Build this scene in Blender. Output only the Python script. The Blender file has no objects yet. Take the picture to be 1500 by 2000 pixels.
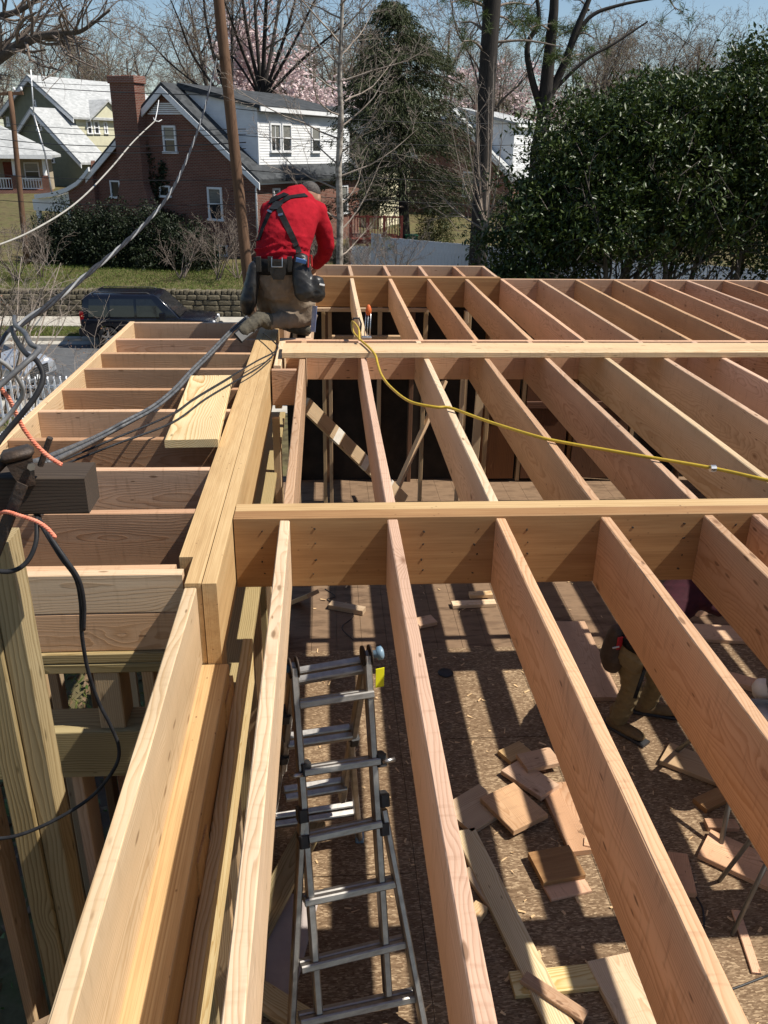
import bpy, bmesh, math, random
import numpy as np
from mathutils import Vector, Matrix, Quaternion
from mathutils.bvhtree import BVHTree

S = bpy.context.scene
COL = S.collection
R = math.radians

# ------------------------------------------------------------------ camera, sky, sun, exposure
DECK = 5.1                       # top of the joists above the street
FLOOR = DECK - 2.72              # sheathed subfloor
CAM = Vector((0, 0, DECK + 1.2748))
F_PX = 1629.86
A_R = Vector((0.99771815, -0.06561317, 0.01591848))
A_U = Vector((0.01179505, 0.401532, 0.91576904))
A_F = Vector((0.06647829, 0.91349164, -0.40138967))
cam = bpy.data.cameras.new('camera')
cam.sensor_fit = 'VERTICAL'
cam.sensor_height = 36.0
cam.lens = 36.0 * F_PX / 2000.0
cam.clip_start = 0.05
cam.clip_end = 3000
cam_ob = bpy.data.objects.new('camera', cam)
COL.objects.link(cam_ob)
m3 = Matrix((A_R, A_U, -A_F)).transposed()
cam_ob.matrix_world = Matrix.Translation(CAM) @ m3.to_4x4()
S.camera = cam_ob

LIGHT = Vector((-0.69, 0.125, -1.0)).normalized()
world = bpy.data.worlds.new('World')
S.world = world
world.use_nodes = True
wn = world.node_tree.nodes
sky = wn.new('ShaderNodeTexSky')
sky.sky_type = 'NISHITA'
sky.sun_disc = False
sky.sun_elevation = math.asin(-LIGHT.z)
sky.sun_rotation = math.atan2(-LIGHT.x, -LIGHT.y)
sky.air_density = 1.0
sky.dust_density = 0.25
sky.ozone_density = 2.5
wn['Background'].inputs['Strength'].default_value = 0.078
world.node_tree.links.new(sky.outputs[0], wn['Background'].inputs['Color'])
sun = bpy.data.lights.new('sun', 'SUN')
sun.energy = 5.0
sun.angle = R(0.53)
sun.color = (1.0, 0.94, 0.84)
sun_ob = bpy.data.objects.new('sun', sun)
COL.objects.link(sun_ob)
sun_ob.rotation_euler = LIGHT.to_track_quat('-Z', 'Y').to_euler()
sun_ob.location = (20, -4, 30)
S.view_settings.view_transform = 'Standard'
S.view_settings.look = 'None'
S.view_settings.gamma = 1.0
S.view_settings.use_curve_mapping = False
S.view_settings.exposure = 0.47
S.render.engine = 'CYCLES'
S.cycles.max_bounces = 8
S.cycles.diffuse_bounces = 5


def ray(u, w):
    return A_F + A_R * ((u - 750) / F_PX) - A_U * ((w - 1000) / F_PX)


def at(u, w, y):
    """world point seen at photo position (u, w) at the distance y"""
    d = ray(u, w)
    return CAM + d * (y / d.y)


def atz(u, w, z=DECK):
    d = ray(u, w)
    return CAM + d * ((z - CAM.z) / d.z)


# ------------------------------------------------------------------ materials
def nodes_of(name):
    m = bpy.data.materials.new(name)
    m.use_nodes = True
    nt = m.node_tree
    b = nt.nodes['Principled BSDF']
    return m, nt, b, nt.nodes.new, nt.links.new


def ramp(nt, stops):
    r = nt.nodes.new('ShaderNodeValToRGB')
    e = r.color_ramp.elements
    while len(e) < len(stops):
        e.new(0.5)
    for el, (p, c) in zip(e, stops):
        el.position = p
        el.color = (*c, 1)
    return r


def setspec(b, v):
    b.inputs['Specular IOR Level'].default_value = v


def mat(name, c1, c2=None, scale=6.0, rough=0.7, metal=0.0, bump=0.0, stretch=(1, 1, 1), detail=5, spec=0.35,
        lo=0.35, hi=0.65, c3=None, bscale=None):
    """two or three tones mixed by noise"""
    m, nt, b, N, L = nodes_of(name)
    b.inputs['Roughness'].default_value = rough
    b.inputs['Metallic'].default_value = metal
    setspec(b, spec)
    if c2 is None:
        c2 = tuple(x * 0.78 for x in c1)
    tc = N('ShaderNodeTexCoord')
    mp = N('ShaderNodeMapping')
    mp.inputs['Scale'].default_value = stretch
    L(tc.outputs['Object'], mp.inputs['Vector'])
    no = N('ShaderNodeTexNoise')
    no.inputs['Scale'].default_value = scale
    no.inputs['Detail'].default_value = detail
    no.inputs['Roughness'].default_value = 0.65
    L(mp.outputs[0], no.inputs['Vector'])
    st = [(lo, c1), (hi, c2)] if c3 is None else [(lo, c1), (0.5 * (lo + hi), c2), (hi, c3)]
    r = ramp(nt, st)
    L(no.outputs['Fac'], r.inputs[0])
    L(r.outputs[0], b.inputs['Base Color'])
    if bump:
        n2 = no
        if bscale:
            n2 = N('ShaderNodeTexNoise')
            n2.inputs['Scale'].default_value = bscale
            n2.inputs['Detail'].default_value = 4
            L(mp.outputs[0], n2.inputs['Vector'])
        bp = N('ShaderNodeBump')
        bp.inputs['Strength'].default_value = bump
        bp.inputs['Distance'].default_value = 0.02
        L(n2.outputs['Fac'], bp.inputs['Height'])
        L(bp.outputs[0], b.inputs['Normal'])
    return m


def math_node(nt, op, a, b=None, c=None):
    n = nt.nodes.new('ShaderNodeMath')
    n.operation = op
    for i, v in enumerate((a, b, c)):
        if v is None:
            continue
        if isinstance(v, (int, float)):
            n.inputs[i].default_value = v
        else:
            nt.links.new(v, n.inputs[i])
    return n.outputs[0]


def wood(name, light, dark, ring=0.0065, contrast=1.0, knot=(0.16, 0.07, 0.03), vary=0.25, rough=0.62, warp=0.03,
         pith=0.09, tint=None, marks=0.0, knots=0.075, flecks=0.5):
    """sawn softwood: growth rings round a pith that lies off the board, fibres, knots, per-board tone"""
    m, nt, b, N, L = nodes_of(name)
    b.inputs['Roughness'].default_value = rough
    setspec(b, 0.28)
    M = lambda *a: math_node(nt, *a)
    tc = N('ShaderNodeTexCoord')
    oi = N('ShaderNodeObjectInfo')
    rnd = oi.outputs['Random']
    sp = N('ShaderNodeSeparateXYZ')
    L(tc.outputs['Object'], sp.inputs[0])
    r1 = M('FRACT', M('MULTIPLY', rnd, 17.31))
    r2 = M('FRACT', M('MULTIPLY', rnd, 53.77))
    r3 = M('FRACT', M('MULTIPLY', rnd, 91.13))
    # shift the noise field per board
    off = N('ShaderNodeCombineXYZ')
    L(M('MULTIPLY', rnd, 40.0), off.inputs[0])
    L(M('MULTIPLY', r1, 20.0), off.inputs[1])
    L(M('MULTIPLY', r2, 20.0), off.inputs[2])
    va = N('ShaderNodeVectorMath')
    va.operation = 'ADD'
    L(tc.outputs['Object'], va.inputs[0])
    L(off.outputs[0], va.inputs[1])

    def noise(scale, stretch, detail=3):
        mp = N('ShaderNodeMapping')
        mp.inputs['Scale'].default_value = stretch
        L(va.outputs[0], mp.inputs['Vector'])
        n = N('ShaderNodeTexNoise')
        n.inputs['Scale'].default_value = scale
        n.inputs['Detail'].default_value = detail
        L(mp.outputs[0], n.inputs['Vector'])
        return n.outputs['Fac']
    # knots
    mp = N('ShaderNodeMapping')
    mp.inputs['Scale'].default_value = (2.2, 5.0, 5.0)
    L(va.outputs[0], mp.inputs['Vector'])
    vo = N('ShaderNodeTexVoronoi')
    vo.inputs['Scale'].default_value = 1.0
    L(mp.outputs[0], vo.inputs['Vector'])
    kd = vo.outputs['Distance']
    kn = M('SUBTRACT', 1.0, M('SMOOTH_MIN', M('DIVIDE', kd, knots * 4), 1.0, 0.3))
    kwarp = M('MULTIPLY', M('POWER', M('MAXIMUM', kn, 0.0), 2.0), 0.035)
    w = M('MULTIPLY', M('SUBTRACT', noise(1.0, (0.9, 4, 4), 2), 0.5), warp * 2)
    w2 = M('MULTIPLY', M('SUBTRACT', noise(1.0, (3.5, 15, 15), 3), 0.5), 0.02)
    py = M('ADD', sp.outputs[1], M('ADD', M('MULTIPLY', M('SUBTRACT', r1, 0.5), 0.05), pith))
    pz = M('ADD', sp.outputs[2], M('MULTIPLY', M('SUBTRACT', r2, 0.5), 0.2))
    rad = M('SQRT', M('ADD', M('MULTIPLY', py, py), M('MULTIPLY', pz, pz)))
    rad = M('ADD', M('ADD', rad, w), M('ADD', w2, kwarp))
    t = M('FRACT', M('DIVIDE', rad, ring))
    late = M('POWER', t, 2.6)
    late = M('MULTIPLY', late, M('SUBTRACT', 1.0, M('POWER', t, 16.0)))
    fib = noise(1.0, (3, 260, 260), 2)
    fade = M('ADD', 0.25, M('MULTIPLY', noise(1.0, (1.1, 9, 9), 2), 1.35))
    fac = M('ADD', M('MULTIPLY', M('MULTIPLY', late, fade), 1.1 * contrast), M('MULTIPLY', M('SUBTRACT', fib, 0.5), 0.5))
    r = ramp(nt, [(0.0, light), (1.0, dark)])
    L(fac, r.inputs[0])
    # stain clouds and tone per board
    hs = N('ShaderNodeHueSaturation')
    L(r.outputs[0], hs.inputs['Color'])
    cloud = noise(1.0, (1.3, 7, 7), 4)
    L(M('ADD', M('ADD', 1.0 - vary * 0.75, M('MULTIPLY', r3, vary)), M('MULTIPLY', M('SUBTRACT', cloud, 0.5), 0.55)),
      hs.inputs['Value'])
    L(M('ADD', 0.88, M('MULTIPLY', r1, 0.24)), hs.inputs['Saturation'])
    L(M('ADD', 0.494, M('MULTIPLY', r2, 0.012)), hs.inputs['Hue'])
    # dark knot hearts
    mx = N('ShaderNodeMix')
    mx.data_type = 'RGBA'
    kfac = M('MULTIPLY', M('SUBTRACT', 1.0, M('SMOOTH_MIN', M('DIVIDE', kd, knots), 1.0, 0.25)), 1.1)
    L(M('MINIMUM', M('MAXIMUM', kfac, 0.0), 0.85), mx.inputs[0])
    L(hs.outputs[0], mx.inputs[6])
    mx.inputs[7].default_value = (*knot, 1)
    out = mx.outputs[2]
    if marks:
        # saw and roller marks, scuffs
        mk = noise(1.0, (60, 9, 9), 2)
        m2 = N('ShaderNodeMix')
        m2.data_type = 'RGBA'
        L(M('MULTIPLY', M('MAXIMUM', M('SUBTRACT', mk, 0.56), 0.0), marks), m2.inputs[0])
        L(out, m2.inputs[6])
        m2.inputs[7].default_value = (*[x * 0.5 for x in dark], 1)
        out = m2.outputs[2]
    # nail dents, torn grain and dirt flecks
    mf = N('ShaderNodeMapping')
    mf.inputs['Scale'].default_value = (11, 34, 34)
    L(va.outputs[0], mf.inputs['Vector'])
    vf = N('ShaderNodeTexVoronoi')
    vf.inputs['Scale'].default_value = 1.0
    L(mf.outputs[0], vf.inputs['Vector'])
    sf = N('ShaderNodeSeparateColor')
    L(vf.outputs['Color'], sf.inputs[0])
    near_ = M('MAXIMUM', M('SUBTRACT', 1.0, M('DIVIDE', vf.outputs['Distance'], M('ADD', 0.10, M('MULTIPLY', sf.outputs[1], 0.22)))), 0.0)
    pick = M('GREATER_THAN', sf.outputs[0], 0.80)
    m3_ = N('ShaderNodeMix')
    m3_.data_type = 'RGBA'
    L(M('MINIMUM', M('MULTIPLY', M('MULTIPLY', near_, pick), 2.0 * flecks), 0.8), m3_.inputs[0])
    L(out, m3_.inputs[6])
    m3_.inputs[7].default_value = (*[x * 0.42 for x in dark], 1)
    out = m3_.outputs[2]
    L(out, b.inputs['Base Color'])
    bp = N('ShaderNodeBump')
    bp.inputs['Strength'].default_value = 0.25
    bp.inputs['Distance'].default_value = 0.002
    L(fac, bp.inputs['Height'])
    L(bp.outputs[0], b.inputs['Normal'])
    return m


def lvl(name, c1, c2, c3):
    """laminated veneer: thin plies across the thickness, plywood figure on the faces"""
    m, nt, b, N, L = nodes_of(name)
    b.inputs['Roughness'].default_value = 0.6
    setspec(b, 0.25)
    M = lambda *a: math_node(nt, *a)
    tc = N('ShaderNodeTexCoord')
    oi = N('ShaderNodeObjectInfo')
    sp = N('ShaderNodeSeparateXYZ')
    L(tc.outputs['Object'], sp.inputs[0])

    def noise(scale, stretch, detail=3):
        mp = N('ShaderNodeMapping')
        mp.inputs['Scale'].default_value = stretch
        cx = N('ShaderNodeCombineXYZ')
        L(M('MULTIPLY', oi.outputs['Random'], 30.0), cx.inputs[0])
        L(cx.outputs[0], mp.inputs['Location'])
        L(tc.outputs['Object'], mp.inputs['Vector'])
        n = N('ShaderNodeTexNoise')
        n.inputs['Scale'].default_value = scale
        n.inputs['Detail'].default_value = detail
        L(mp.outputs[0], n.inputs['Vector'])
        return n.outputs['Fac']
    ply = noise(1.0, (0.15, 330, 0.15), 1)
    fig = noise(1.0, (1.6, 12, 26), 5)
    fine = noise(1.0, (6, 120, 160), 3)
    fac = M('ADD', M('MULTIPLY', ply, 0.5), M('ADD', M('MULTIPLY', fig, 0.42), M('MULTIPLY', fine, 0.3)))
    r = ramp(nt, [(0.38, c1), (0.6, c2), (0.82, c3)])
    L(fac, r.inputs[0])
    # small knots and grey weather clouds
    mp = N('ShaderNodeMapping')
    mp.inputs['Scale'].default_value = (3.4, 5, 7)
    L(tc.outputs['Object'], mp.inputs['Vector'])
    vo = N('ShaderNodeTexVoronoi')
    L(mp.outputs[0], vo.inputs['Vector'])
    mx = N('ShaderNodeMix')
    mx.data_type = 'RGBA'
    L(M('MAXIMUM', M('SUBTRACT', 1.0, M('DIVIDE', vo.outputs['Distance'], 0.10)), 0.0), mx.inputs[0])
    L(r.outputs[0], mx.inputs[6])
    mx.inputs[7].default_value = (0.10, 0.045, 0.02, 1)
    L(mx.outputs[2], b.inputs['Base Color'])
    bp = N('ShaderNodeBump')
    bp.inputs['Strength'].default_value = 0.2
    bp.inputs['Distance'].default_value = 0.002
    L(fac, bp.inputs['Height'])
    L(bp.outputs[0], b.inputs['Normal'])
    return m


def osb_material():
    m, nt, b, N, L = nodes_of('strand_board')
    b.inputs['Roughness'].default_value = 0.75
    setspec(b, 0.2)
    tc = N('ShaderNodeTexCoord')
    cols = None
    prev = None
    for i, (ang, sx, sy, sc) in enumerate(((0.3, 1, 3.6, 34), (1.5, 1, 3.8, 41), (2.5, 1, 3.2, 50))):
        mp = N('ShaderNodeMapping')
        mp.inputs['Rotation'].default_value = (0, 0, ang)
        mp.inputs['Scale'].default_value = (sx, sy, 1)
        L(tc.outputs['Object'], mp.inputs['Vector'])
        vo = N('ShaderNodeTexVoronoi')
        vo.inputs['Scale'].default_value = sc
        L(mp.outputs[0], vo.inputs['Vector'])
        sp = N('ShaderNodeSeparateColor')
        L(vo.outputs['Color'], sp.inputs[0])
        if prev is None:
            prev = sp.outputs[0]
            sel = sp.outputs[1]
        else:
            mx = N('ShaderNodeMix')
            L(math_node(nt, 'GREATER_THAN', sp.outputs[1], 0.55), mx.inputs[0])
            L(prev, mx.inputs[2])
            L(sp.outputs[0], mx.inputs[3])
            prev = mx.outputs[0]
    no = N('ShaderNodeTexNoise')
    no.inputs['Scale'].default_value = 1.7
    no.inputs['Detail'].default_value = 6
    L(tc.outputs['Object'], no.inputs['Vector'])
    f = math_node(nt, 'ADD', math_node(nt, 'MULTIPLY', prev, 0.8), math_node(nt, 'MULTIPLY', no.outputs['Fac'], 0.5))
    r = ramp(nt, [(0.2, (0.115, 0.069, 0.037)), (0.5, (0.16, 0.102, 0.058)), (0.85, (0.235, 0.16, 0.095)),
                  (1.05, (0.38, 0.275, 0.17))])
    L(f, r.inputs[0])
    L(r.outputs[0], b.inputs['Base Color'])
    bp = N('ShaderNodeBump')
    bp.inputs['Strength'].default_value = 0.3
    bp.inputs['Distance'].default_value = 0.002
    L(prev, bp.inputs['Height'])
    L(bp.outputs[0], b.inputs['Normal'])
    return m


def brick_material(name, c1, c2, mortar, bw=0.205, bh=0.068, gap=0.011):
    m, nt, b, N, L = nodes_of(name)
    b.inputs['Roughness'].default_value = 0.85
    setspec(b, 0.2)
    tc = N('ShaderNodeTexCoord')
    sp = N('ShaderNodeSeparateXYZ')
    L(tc.outputs['Object'], sp.inputs[0])
    cx = N('ShaderNodeCombineXYZ')
    L(math_node(nt, 'ADD', sp.outputs[0], sp.outputs[1]), cx.inputs[0])
    L(sp.outputs[2], cx.inputs[1])
    br = N('ShaderNodeTexBrick')
    br.inputs['Scale'].default_value = 1.0
    br.inputs['Brick Width'].default_value = bw
    br.inputs['Row Height'].default_value = bh
    br.inputs['Mortar Size'].default_value = gap
    br.inputs['Color1'].default_value = (*c1, 1)
    br.inputs['Color2'].default_value = (*c2, 1)
    br.inputs['Mortar'].default_value = (*mortar, 1)
    L(cx.outputs[0], br.inputs['Vector'])
    no = N('ShaderNodeTexNoise')
    no.inputs['Scale'].default_value = 0.9
    no.inputs['Detail'].default_value = 7
    L(tc.outputs['Object'], no.inputs['Vector'])
    hs = N('ShaderNodeHueSaturation')
    L(br.outputs['Color'], hs.inputs['Color'])
    L(math_node(nt, 'ADD', 0.55, math_node(nt, 'MULTIPLY', no.outputs['Fac'], 0.9)), hs.inputs['Value'])
    L(hs.outputs[0], b.inputs['Base Color'])
    bp = N('ShaderNodeBump')
    bp.inputs['Strength'].default_value = 0.6
    bp.inputs['Distance'].default_value = 0.01
    bp.invert = True
    L(br.outputs['Fac'], bp.inputs['Height'])
    L(bp.outputs[0], b.inputs['Normal'])
    return m


def shingle_material(name, c1, c2):
    m, nt, b, N, L = nodes_of(name)
    b.inputs['Roughness'].default_value = 0.9
    setspec(b, 0.15)
    tc = N('ShaderNodeTexCoord')
    mp = N('ShaderNodeMapping')
    mp.inputs['Scale'].default_value = (3.2, 3.2, 7.5)
    L(tc.outputs['Object'], mp.inputs['Vector'])
    vo = N('ShaderNodeTexVoronoi')
    vo.inputs['Scale'].default_value = 1.0
    L(mp.outputs[0], vo.inputs['Vector'])
    sp = N('ShaderNodeSeparateColor')
    L(vo.outputs['Color'], sp.inputs[0])
    no = N('ShaderNodeTexNoise')
    no.inputs['Scale'].default_value = 30
    no.inputs['Detail'].default_value = 3
    L(tc.outputs['Object'], no.inputs['Vector'])
    f = math_node(nt, 'ADD', math_node(nt, 'MULTIPLY', sp.outputs[0], 0.6), math_node(nt, 'MULTIPLY', no.outputs['Fac'], 0.4))
    r = ramp(nt, [(0.1, c1), (0.9, c2)])
    L(f, r.inputs[0])
    L(r.outputs[0], b.inputs['Base Color'])
    return m


def leaf_material(name, c1, c2, rough=0.45, spec=0.5, trans=0.25):
    m, nt, b, N, L = nodes_of(name)
    b.inputs['Roughness'].default_value = rough
    setspec(b, spec)
    tc = N('ShaderNodeTexCoord')
    no = N('ShaderNodeTexNoise')
    no.inputs['Scale'].default_value = 3.5
    no.inputs['Detail'].default_value = 5
    L(tc.outputs['Object'], no.inputs['Vector'])
    r = ramp(nt, [(0.35, c1), (0.65, c2)])
    L(no.outputs['Fac'], r.inputs[0])
    L(r.outputs[0], b.inputs['Base Color'])
    tr = N('ShaderNodeBsdfTranslucent')
    L(r.outputs[0], tr.inputs['Color'])
    mx = N('ShaderNodeMixShader')
    mx.inputs[0].default_value = trans
    L(b.outputs[0], mx.inputs[1])
    L(tr.outputs[0], mx.inputs[2])
    L(mx.outputs[0], nt.nodes['Material Output'].inputs[0])
    return m


FIR = wood('fir_lumber', (0.595, 0.378, 0.238), (0.385, 0.20, 0.10), ring=0.0065, contrast=.85, marks=1.5, warp=.06, vary=.38, knots=.085, flecks=1.1)
FIR2 = wood('fir_lumber_pale', (0.66, 0.48, 0.30), (0.47, 0.285, 0.14), ring=0.0075, marks=1.0, warp=.05, flecks=.8, knots=.085)
TREATED = wood('treated_lumber', (0.37, 0.29, 0.155), (0.21, 0.15, 0.065), ring=0.0085, contrast=1.15, vary=0.2)
PLANKW = wood('yellow_pine_plank', (0.68, 0.55, 0.31), (0.46, 0.28, 0.095), ring=0.0105, contrast=1.25, warp=0.06, pith=0.075, vary=0.1)
STUD = wood('stud_lumber', (0.50, 0.36, 0.22), (0.33, 0.20, 0.10), ring=0.007, vary=0.35)
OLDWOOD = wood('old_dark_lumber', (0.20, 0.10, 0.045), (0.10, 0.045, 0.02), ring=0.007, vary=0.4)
WEATHERED = wood('weathered_lumber', (0.065, 0.046, 0.03), (0.032, 0.022, 0.015), ring=0.008, vary=0.1, rough=0.85)
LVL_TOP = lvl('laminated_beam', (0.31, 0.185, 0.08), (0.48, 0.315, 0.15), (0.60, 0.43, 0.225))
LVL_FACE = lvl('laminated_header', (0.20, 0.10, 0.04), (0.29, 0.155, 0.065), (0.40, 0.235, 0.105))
OSB = osb_material()
STEEL = mat('bright_metal', (0.55, 0.55, 0.55), (0.4, 0.4, 0.4), rough=0.35, metal=1.0)
BLACKRUBBER = mat('black_rubber', (0.022, 0.022, 0.024), (0.04, 0.04, 0.042), rough=0.5, scale=20)
GREYCABLE = mat('grey_cable', (0.05, 0.053, 0.06), (0.13, 0.13, 0.13), scale=30, rough=0.5)
DARKIRON = mat('dark_iron', (0.035, 0.03, 0.028), (0.08, 0.055, 0.04), scale=30, rough=0.6, metal=0.4, bump=0.3)


# ------------------------------------------------------------------ scene helpers
def thing(name, label, cat, loc=(0, 0, 0), rotz=0.0, group=None, kind=None):
    o = bpy.data.objects.new(name, None)
    o.empty_display_size = 0.2
    COL.objects.link(o)
    o.location = loc
    o.rotation_euler = (0, 0, rotz)
    return tag(o, label, cat, group, kind)


def tag(o, label=None, cat=None, group=None, kind=None):
    if label:
        o['label'] = label
    if cat:
        o['category'] = cat
    if group:
        o['group'] = group
    if kind:
        o['kind'] = kind
    return o


def link(o, parent=None):
    """parents keep world placement: parents of world-built parts are never rotated or are given at build time"""
    COL.objects.link(o)
    if parent is not None:
        o.parent = parent
        o.matrix_parent_inverse = world_of(parent).inverted()
    return o


def world_of(o):
    m = Matrix.LocRotScale(o.location, o.rotation_euler, o.scale)
    if o.parent is not None:
        m = world_of(o.parent) @ o.matrix_parent_inverse @ m
    return m


def np_mesh(name, V, F):
    """V (n,3), F list of index arrays (m,k)"""
    me = bpy.data.meshes.new(name)
    V = np.asarray(V, dtype=np.float32).reshape(-1, 3)
    if not isinstance(F, (list, tuple)):
        F = [F]
    F = [np.asarray(f, dtype=np.int32) for f in F if len(f)]
    me.vertices.add(len(V))
    me.vertices.foreach_set('co', V.ravel())
    nl = sum(f.size for f in F)
    npoly = sum(len(f) for f in F)
    me.loops.add(nl)
    me.loops.foreach_set('vertex_index', np.concatenate([f.ravel() for f in F]))
    me.polygons.add(npoly)
    tot = np.concatenate([np.full(len(f), f.shape[1], dtype=np.int32) for f in F])
    st = np.concatenate(([0], np.cumsum(tot)[:-1])).astype(np.int32)
    me.polygons.foreach_set('loop_start', st)
    me.polygons.foreach_set('loop_total', tot)
    me.update(calc_edges=True)
    me.validate()
    return me


def smooth(me):
    me.polygons.foreach_set('use_smooth', [True] * len(me.polygons))


def add_obj(name, me, material, parent=None, local=False):
    o = bpy.data.objects.new(name, me)
    if material is not None and not me.materials:
        me.materials.append(material)
    if local:
        COL.objects.link(o)
        o.parent = parent
    else:
        link(o, parent)
    return o


class MB:
    """collects shapes, then becomes one mesh object"""
    def __init__(s):
        s.v = []
        s.f = []

    def poly(s, pts, faces):
        k = len(s.v)
        s.v += [tuple(p) for p in pts]
        s.f += [tuple(i + k for i in f) for f in faces]
        return s

    def box(s, x0, x1, y0, y1, z0, z1, M=None, ch=0.0):
        if ch:
            P, Fc = chamfer_box(x1 - x0, y1 - y0, z1 - z0, ch)
            c = Vector(((x0 + x1) / 2, (y0 + y1) / 2, (z0 + z1) / 2))
            P = [Vector(p) + c for p in P]
        else:
            P = [(x, y, z) for z in (z0, z1) for y in (y0, y1) for x in (x0, x1)]
            Fc = [(0, 2, 3, 1), (4, 5, 7, 6), (0, 1, 5, 4), (2, 6, 7, 3), (0, 4, 6, 2), (1, 3, 7, 5)]
        if M is not None:
            P = [M @ Vector(p) for p in P]
        return s.poly(P, Fc)

    def tube(s, pts, r, sides=8, caps=True, closed=False):
        V, Fq, Fc = tube_geo(pts, r, sides, caps)
        k = len(s.v)
        s.v += [tuple(p) for p in V]
        s.f += [tuple(i + k for i in f) for f in Fq]
        s.f += [tuple(i + k for i in f) for f in Fc]
        return s

    def prism(s, prof, depth, M=None):
        """profile [(a,b)] in local XZ, extruded along local Y from 0 to depth"""
        n = len(prof)
        P = [(a, 0, b) for a, b in prof] + [(a, depth, b) for a, b in prof]
        Fc = [tuple(range(n)), tuple(range(2 * n - 1, n - 1, -1))]
        Fc += [(i, i + n, (i + 1) % n + n, (i + 1) % n) for i in range(n)]
        if M is not None:
            P = [M @ Vector(p) for p in P]
        return s.poly(P, Fc)

    def lathe(s, prof, M, sides=16):
        """profile [(r,z)]"""
        P = []
        for r, z in prof:
            for i in range(sides):
                a = 2 * math.pi * i / sides
                P.append(M @ Vector((r * math.cos(a), r * math.sin(a), z)))
        Fc = []
        for j in range(len(prof) - 1):
            for i in range(sides):
                k = (i + 1) % sides
                Fc.append((j * sides + i, j * sides + k, (j + 1) * sides + k, (j + 1) * sides + i))
        Fc.append(tuple(range(sides - 1, -1, -1)))
        Fc.append(tuple((len(prof) - 1) * sides + i for i in range(sides)))
        return s.poly(P, Fc)

    def mesh(s, name, sm=False):
        me = bpy.data.meshes.new(name)
        me.from_pydata(s.v, [], s.f)
        me.update()
        if sm:
            smooth(me)
        return me

    def obj(s, name, material, parent=None, sm=False, local=False):
        return add_obj(name, s.mesh(name, sm), material, parent, local)


def tube_geo(pts, r, sides=8, caps=True):
    P = [Vector(p) for p in pts]
    n = len(P)
    rr = r if isinstance(r, (list, tuple, np.ndarray)) else [r] * n
    V = []
    nrm = None
    for i in range(n):
        t = (P[min(i + 1, n - 1)] - P[max(i - 1, 0)])
        if t.length < 1e-9:
            t = Vector((0, 0, 1))
        t.normalize()
        if nrm is None:
            nrm = t.orthogonal().normalized()
        else:
            nrm = (nrm - t * nrm.dot(t))
            if nrm.length < 1e-6:
                nrm = t.orthogonal()
            nrm.normalize()
        b = t.cross(nrm)
        for k in range(sides):
            a = 2 * math.pi * k / sides
            V.append(P[i] + (nrm * math.cos(a) + b * math.sin(a)) * rr[i])
    Fq = []
    for i in range(n - 1):
        for k in range(sides):
            q = (k + 1) % sides
            Fq.append((i * sides + k, i * sides + q, (i + 1) * sides + q, (i + 1) * sides + k))
    Fc = [tuple(range(sides - 1, -1, -1)), tuple((n - 1) * sides + k for k in range(sides))] if caps else []
    return V, Fq, Fc


def chamfer_box(lx, ly, lz, c):
    hx, hy, hz = lx / 2, ly / 2, lz / 2
    c = min(c, hx * .9, hy * .9, hz * .9)
    bm = bmesh.new()
    bmesh.ops.create_cube(bm, size=1)
    bmesh.ops.scale(bm, vec=(lx, ly, lz), verts=bm.verts)
    bmesh.ops.bevel(bm, geom=list(bm.edges), offset=c, segments=1, affect='EDGES')
    bm.verts.index_update()
    P = [tuple(v.co) for v in bm.verts]
    Fc = [tuple(v.index for v in f.verts) for f in bm.faces]
    bm.free()
    return P, Fc


def spline(pts, n=8):
    """Catmull-Rom through the points"""
    P = [Vector(p) for p in pts]
    P = [P[0] * 2 - P[1]] + P + [P[-1] * 2 - P[-2]]
    out = []
    for i in range(1, len(P) - 2):
        for k in range(n):
            t = k / n
            a, b, c, d = P[i - 1], P[i], P[i + 1], P[i + 2]
            out.append(0.5 * ((2 * b) + (c - a) * t + (2 * a - 5 * b + 4 * c - d) * t * t + (3 * b - a - 3 * c + d) * t ** 3))
    out.append(P[-2])
    return out


# sawn boards: local X is the length, Y the thickness, Z the width, so the grain follows the board
BR = random.Random(4)
_boards = {}


def board_mesh(length, t, w, segs=1, wob=0.0, ch=0.0035, key=None):
    k = (round(length, 3), round(t, 4), round(w, 4), segs, wob, key)
    if k in _boards:
        return _boards[k]
    V, F = [], []
    c = ch
    cs = [(-t / 2 + c, -w / 2), (t / 2 - c, -w / 2), (t / 2, -w / 2 + c), (t / 2, w / 2 - c),
          (t / 2 - c, w / 2), (-t / 2 + c, w / 2), (-t / 2, w / 2 - c), (-t / 2, -w / 2 + c)]
    ph = BR.uniform(0, 6)
    for i in range(segs + 1):
        f = i / segs
        x = (f - .5) * length
        dy = wob * math.sin(f * 3.1 + ph)
        for (y, z) in cs:
            V.append((x, y + dy + BR.uniform(-1, 1) * wob * .35, z + BR.uniform(-1, 1) * wob * .45))
    for i in range(segs):
        for q in range(8):
            a, b = i * 8 + q, i * 8 + (q + 1) % 8
            F.append((a, a + 8, b + 8, b))
    F.append(tuple(range(0, 8)))
    F.append(tuple(segs * 8 + q for q in range(7, -1, -1)))
    me = bpy.data.meshes.new('board')
    me.from_pydata(V, [], F)
    me.update()
    _boards[k] = me
    return me


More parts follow.
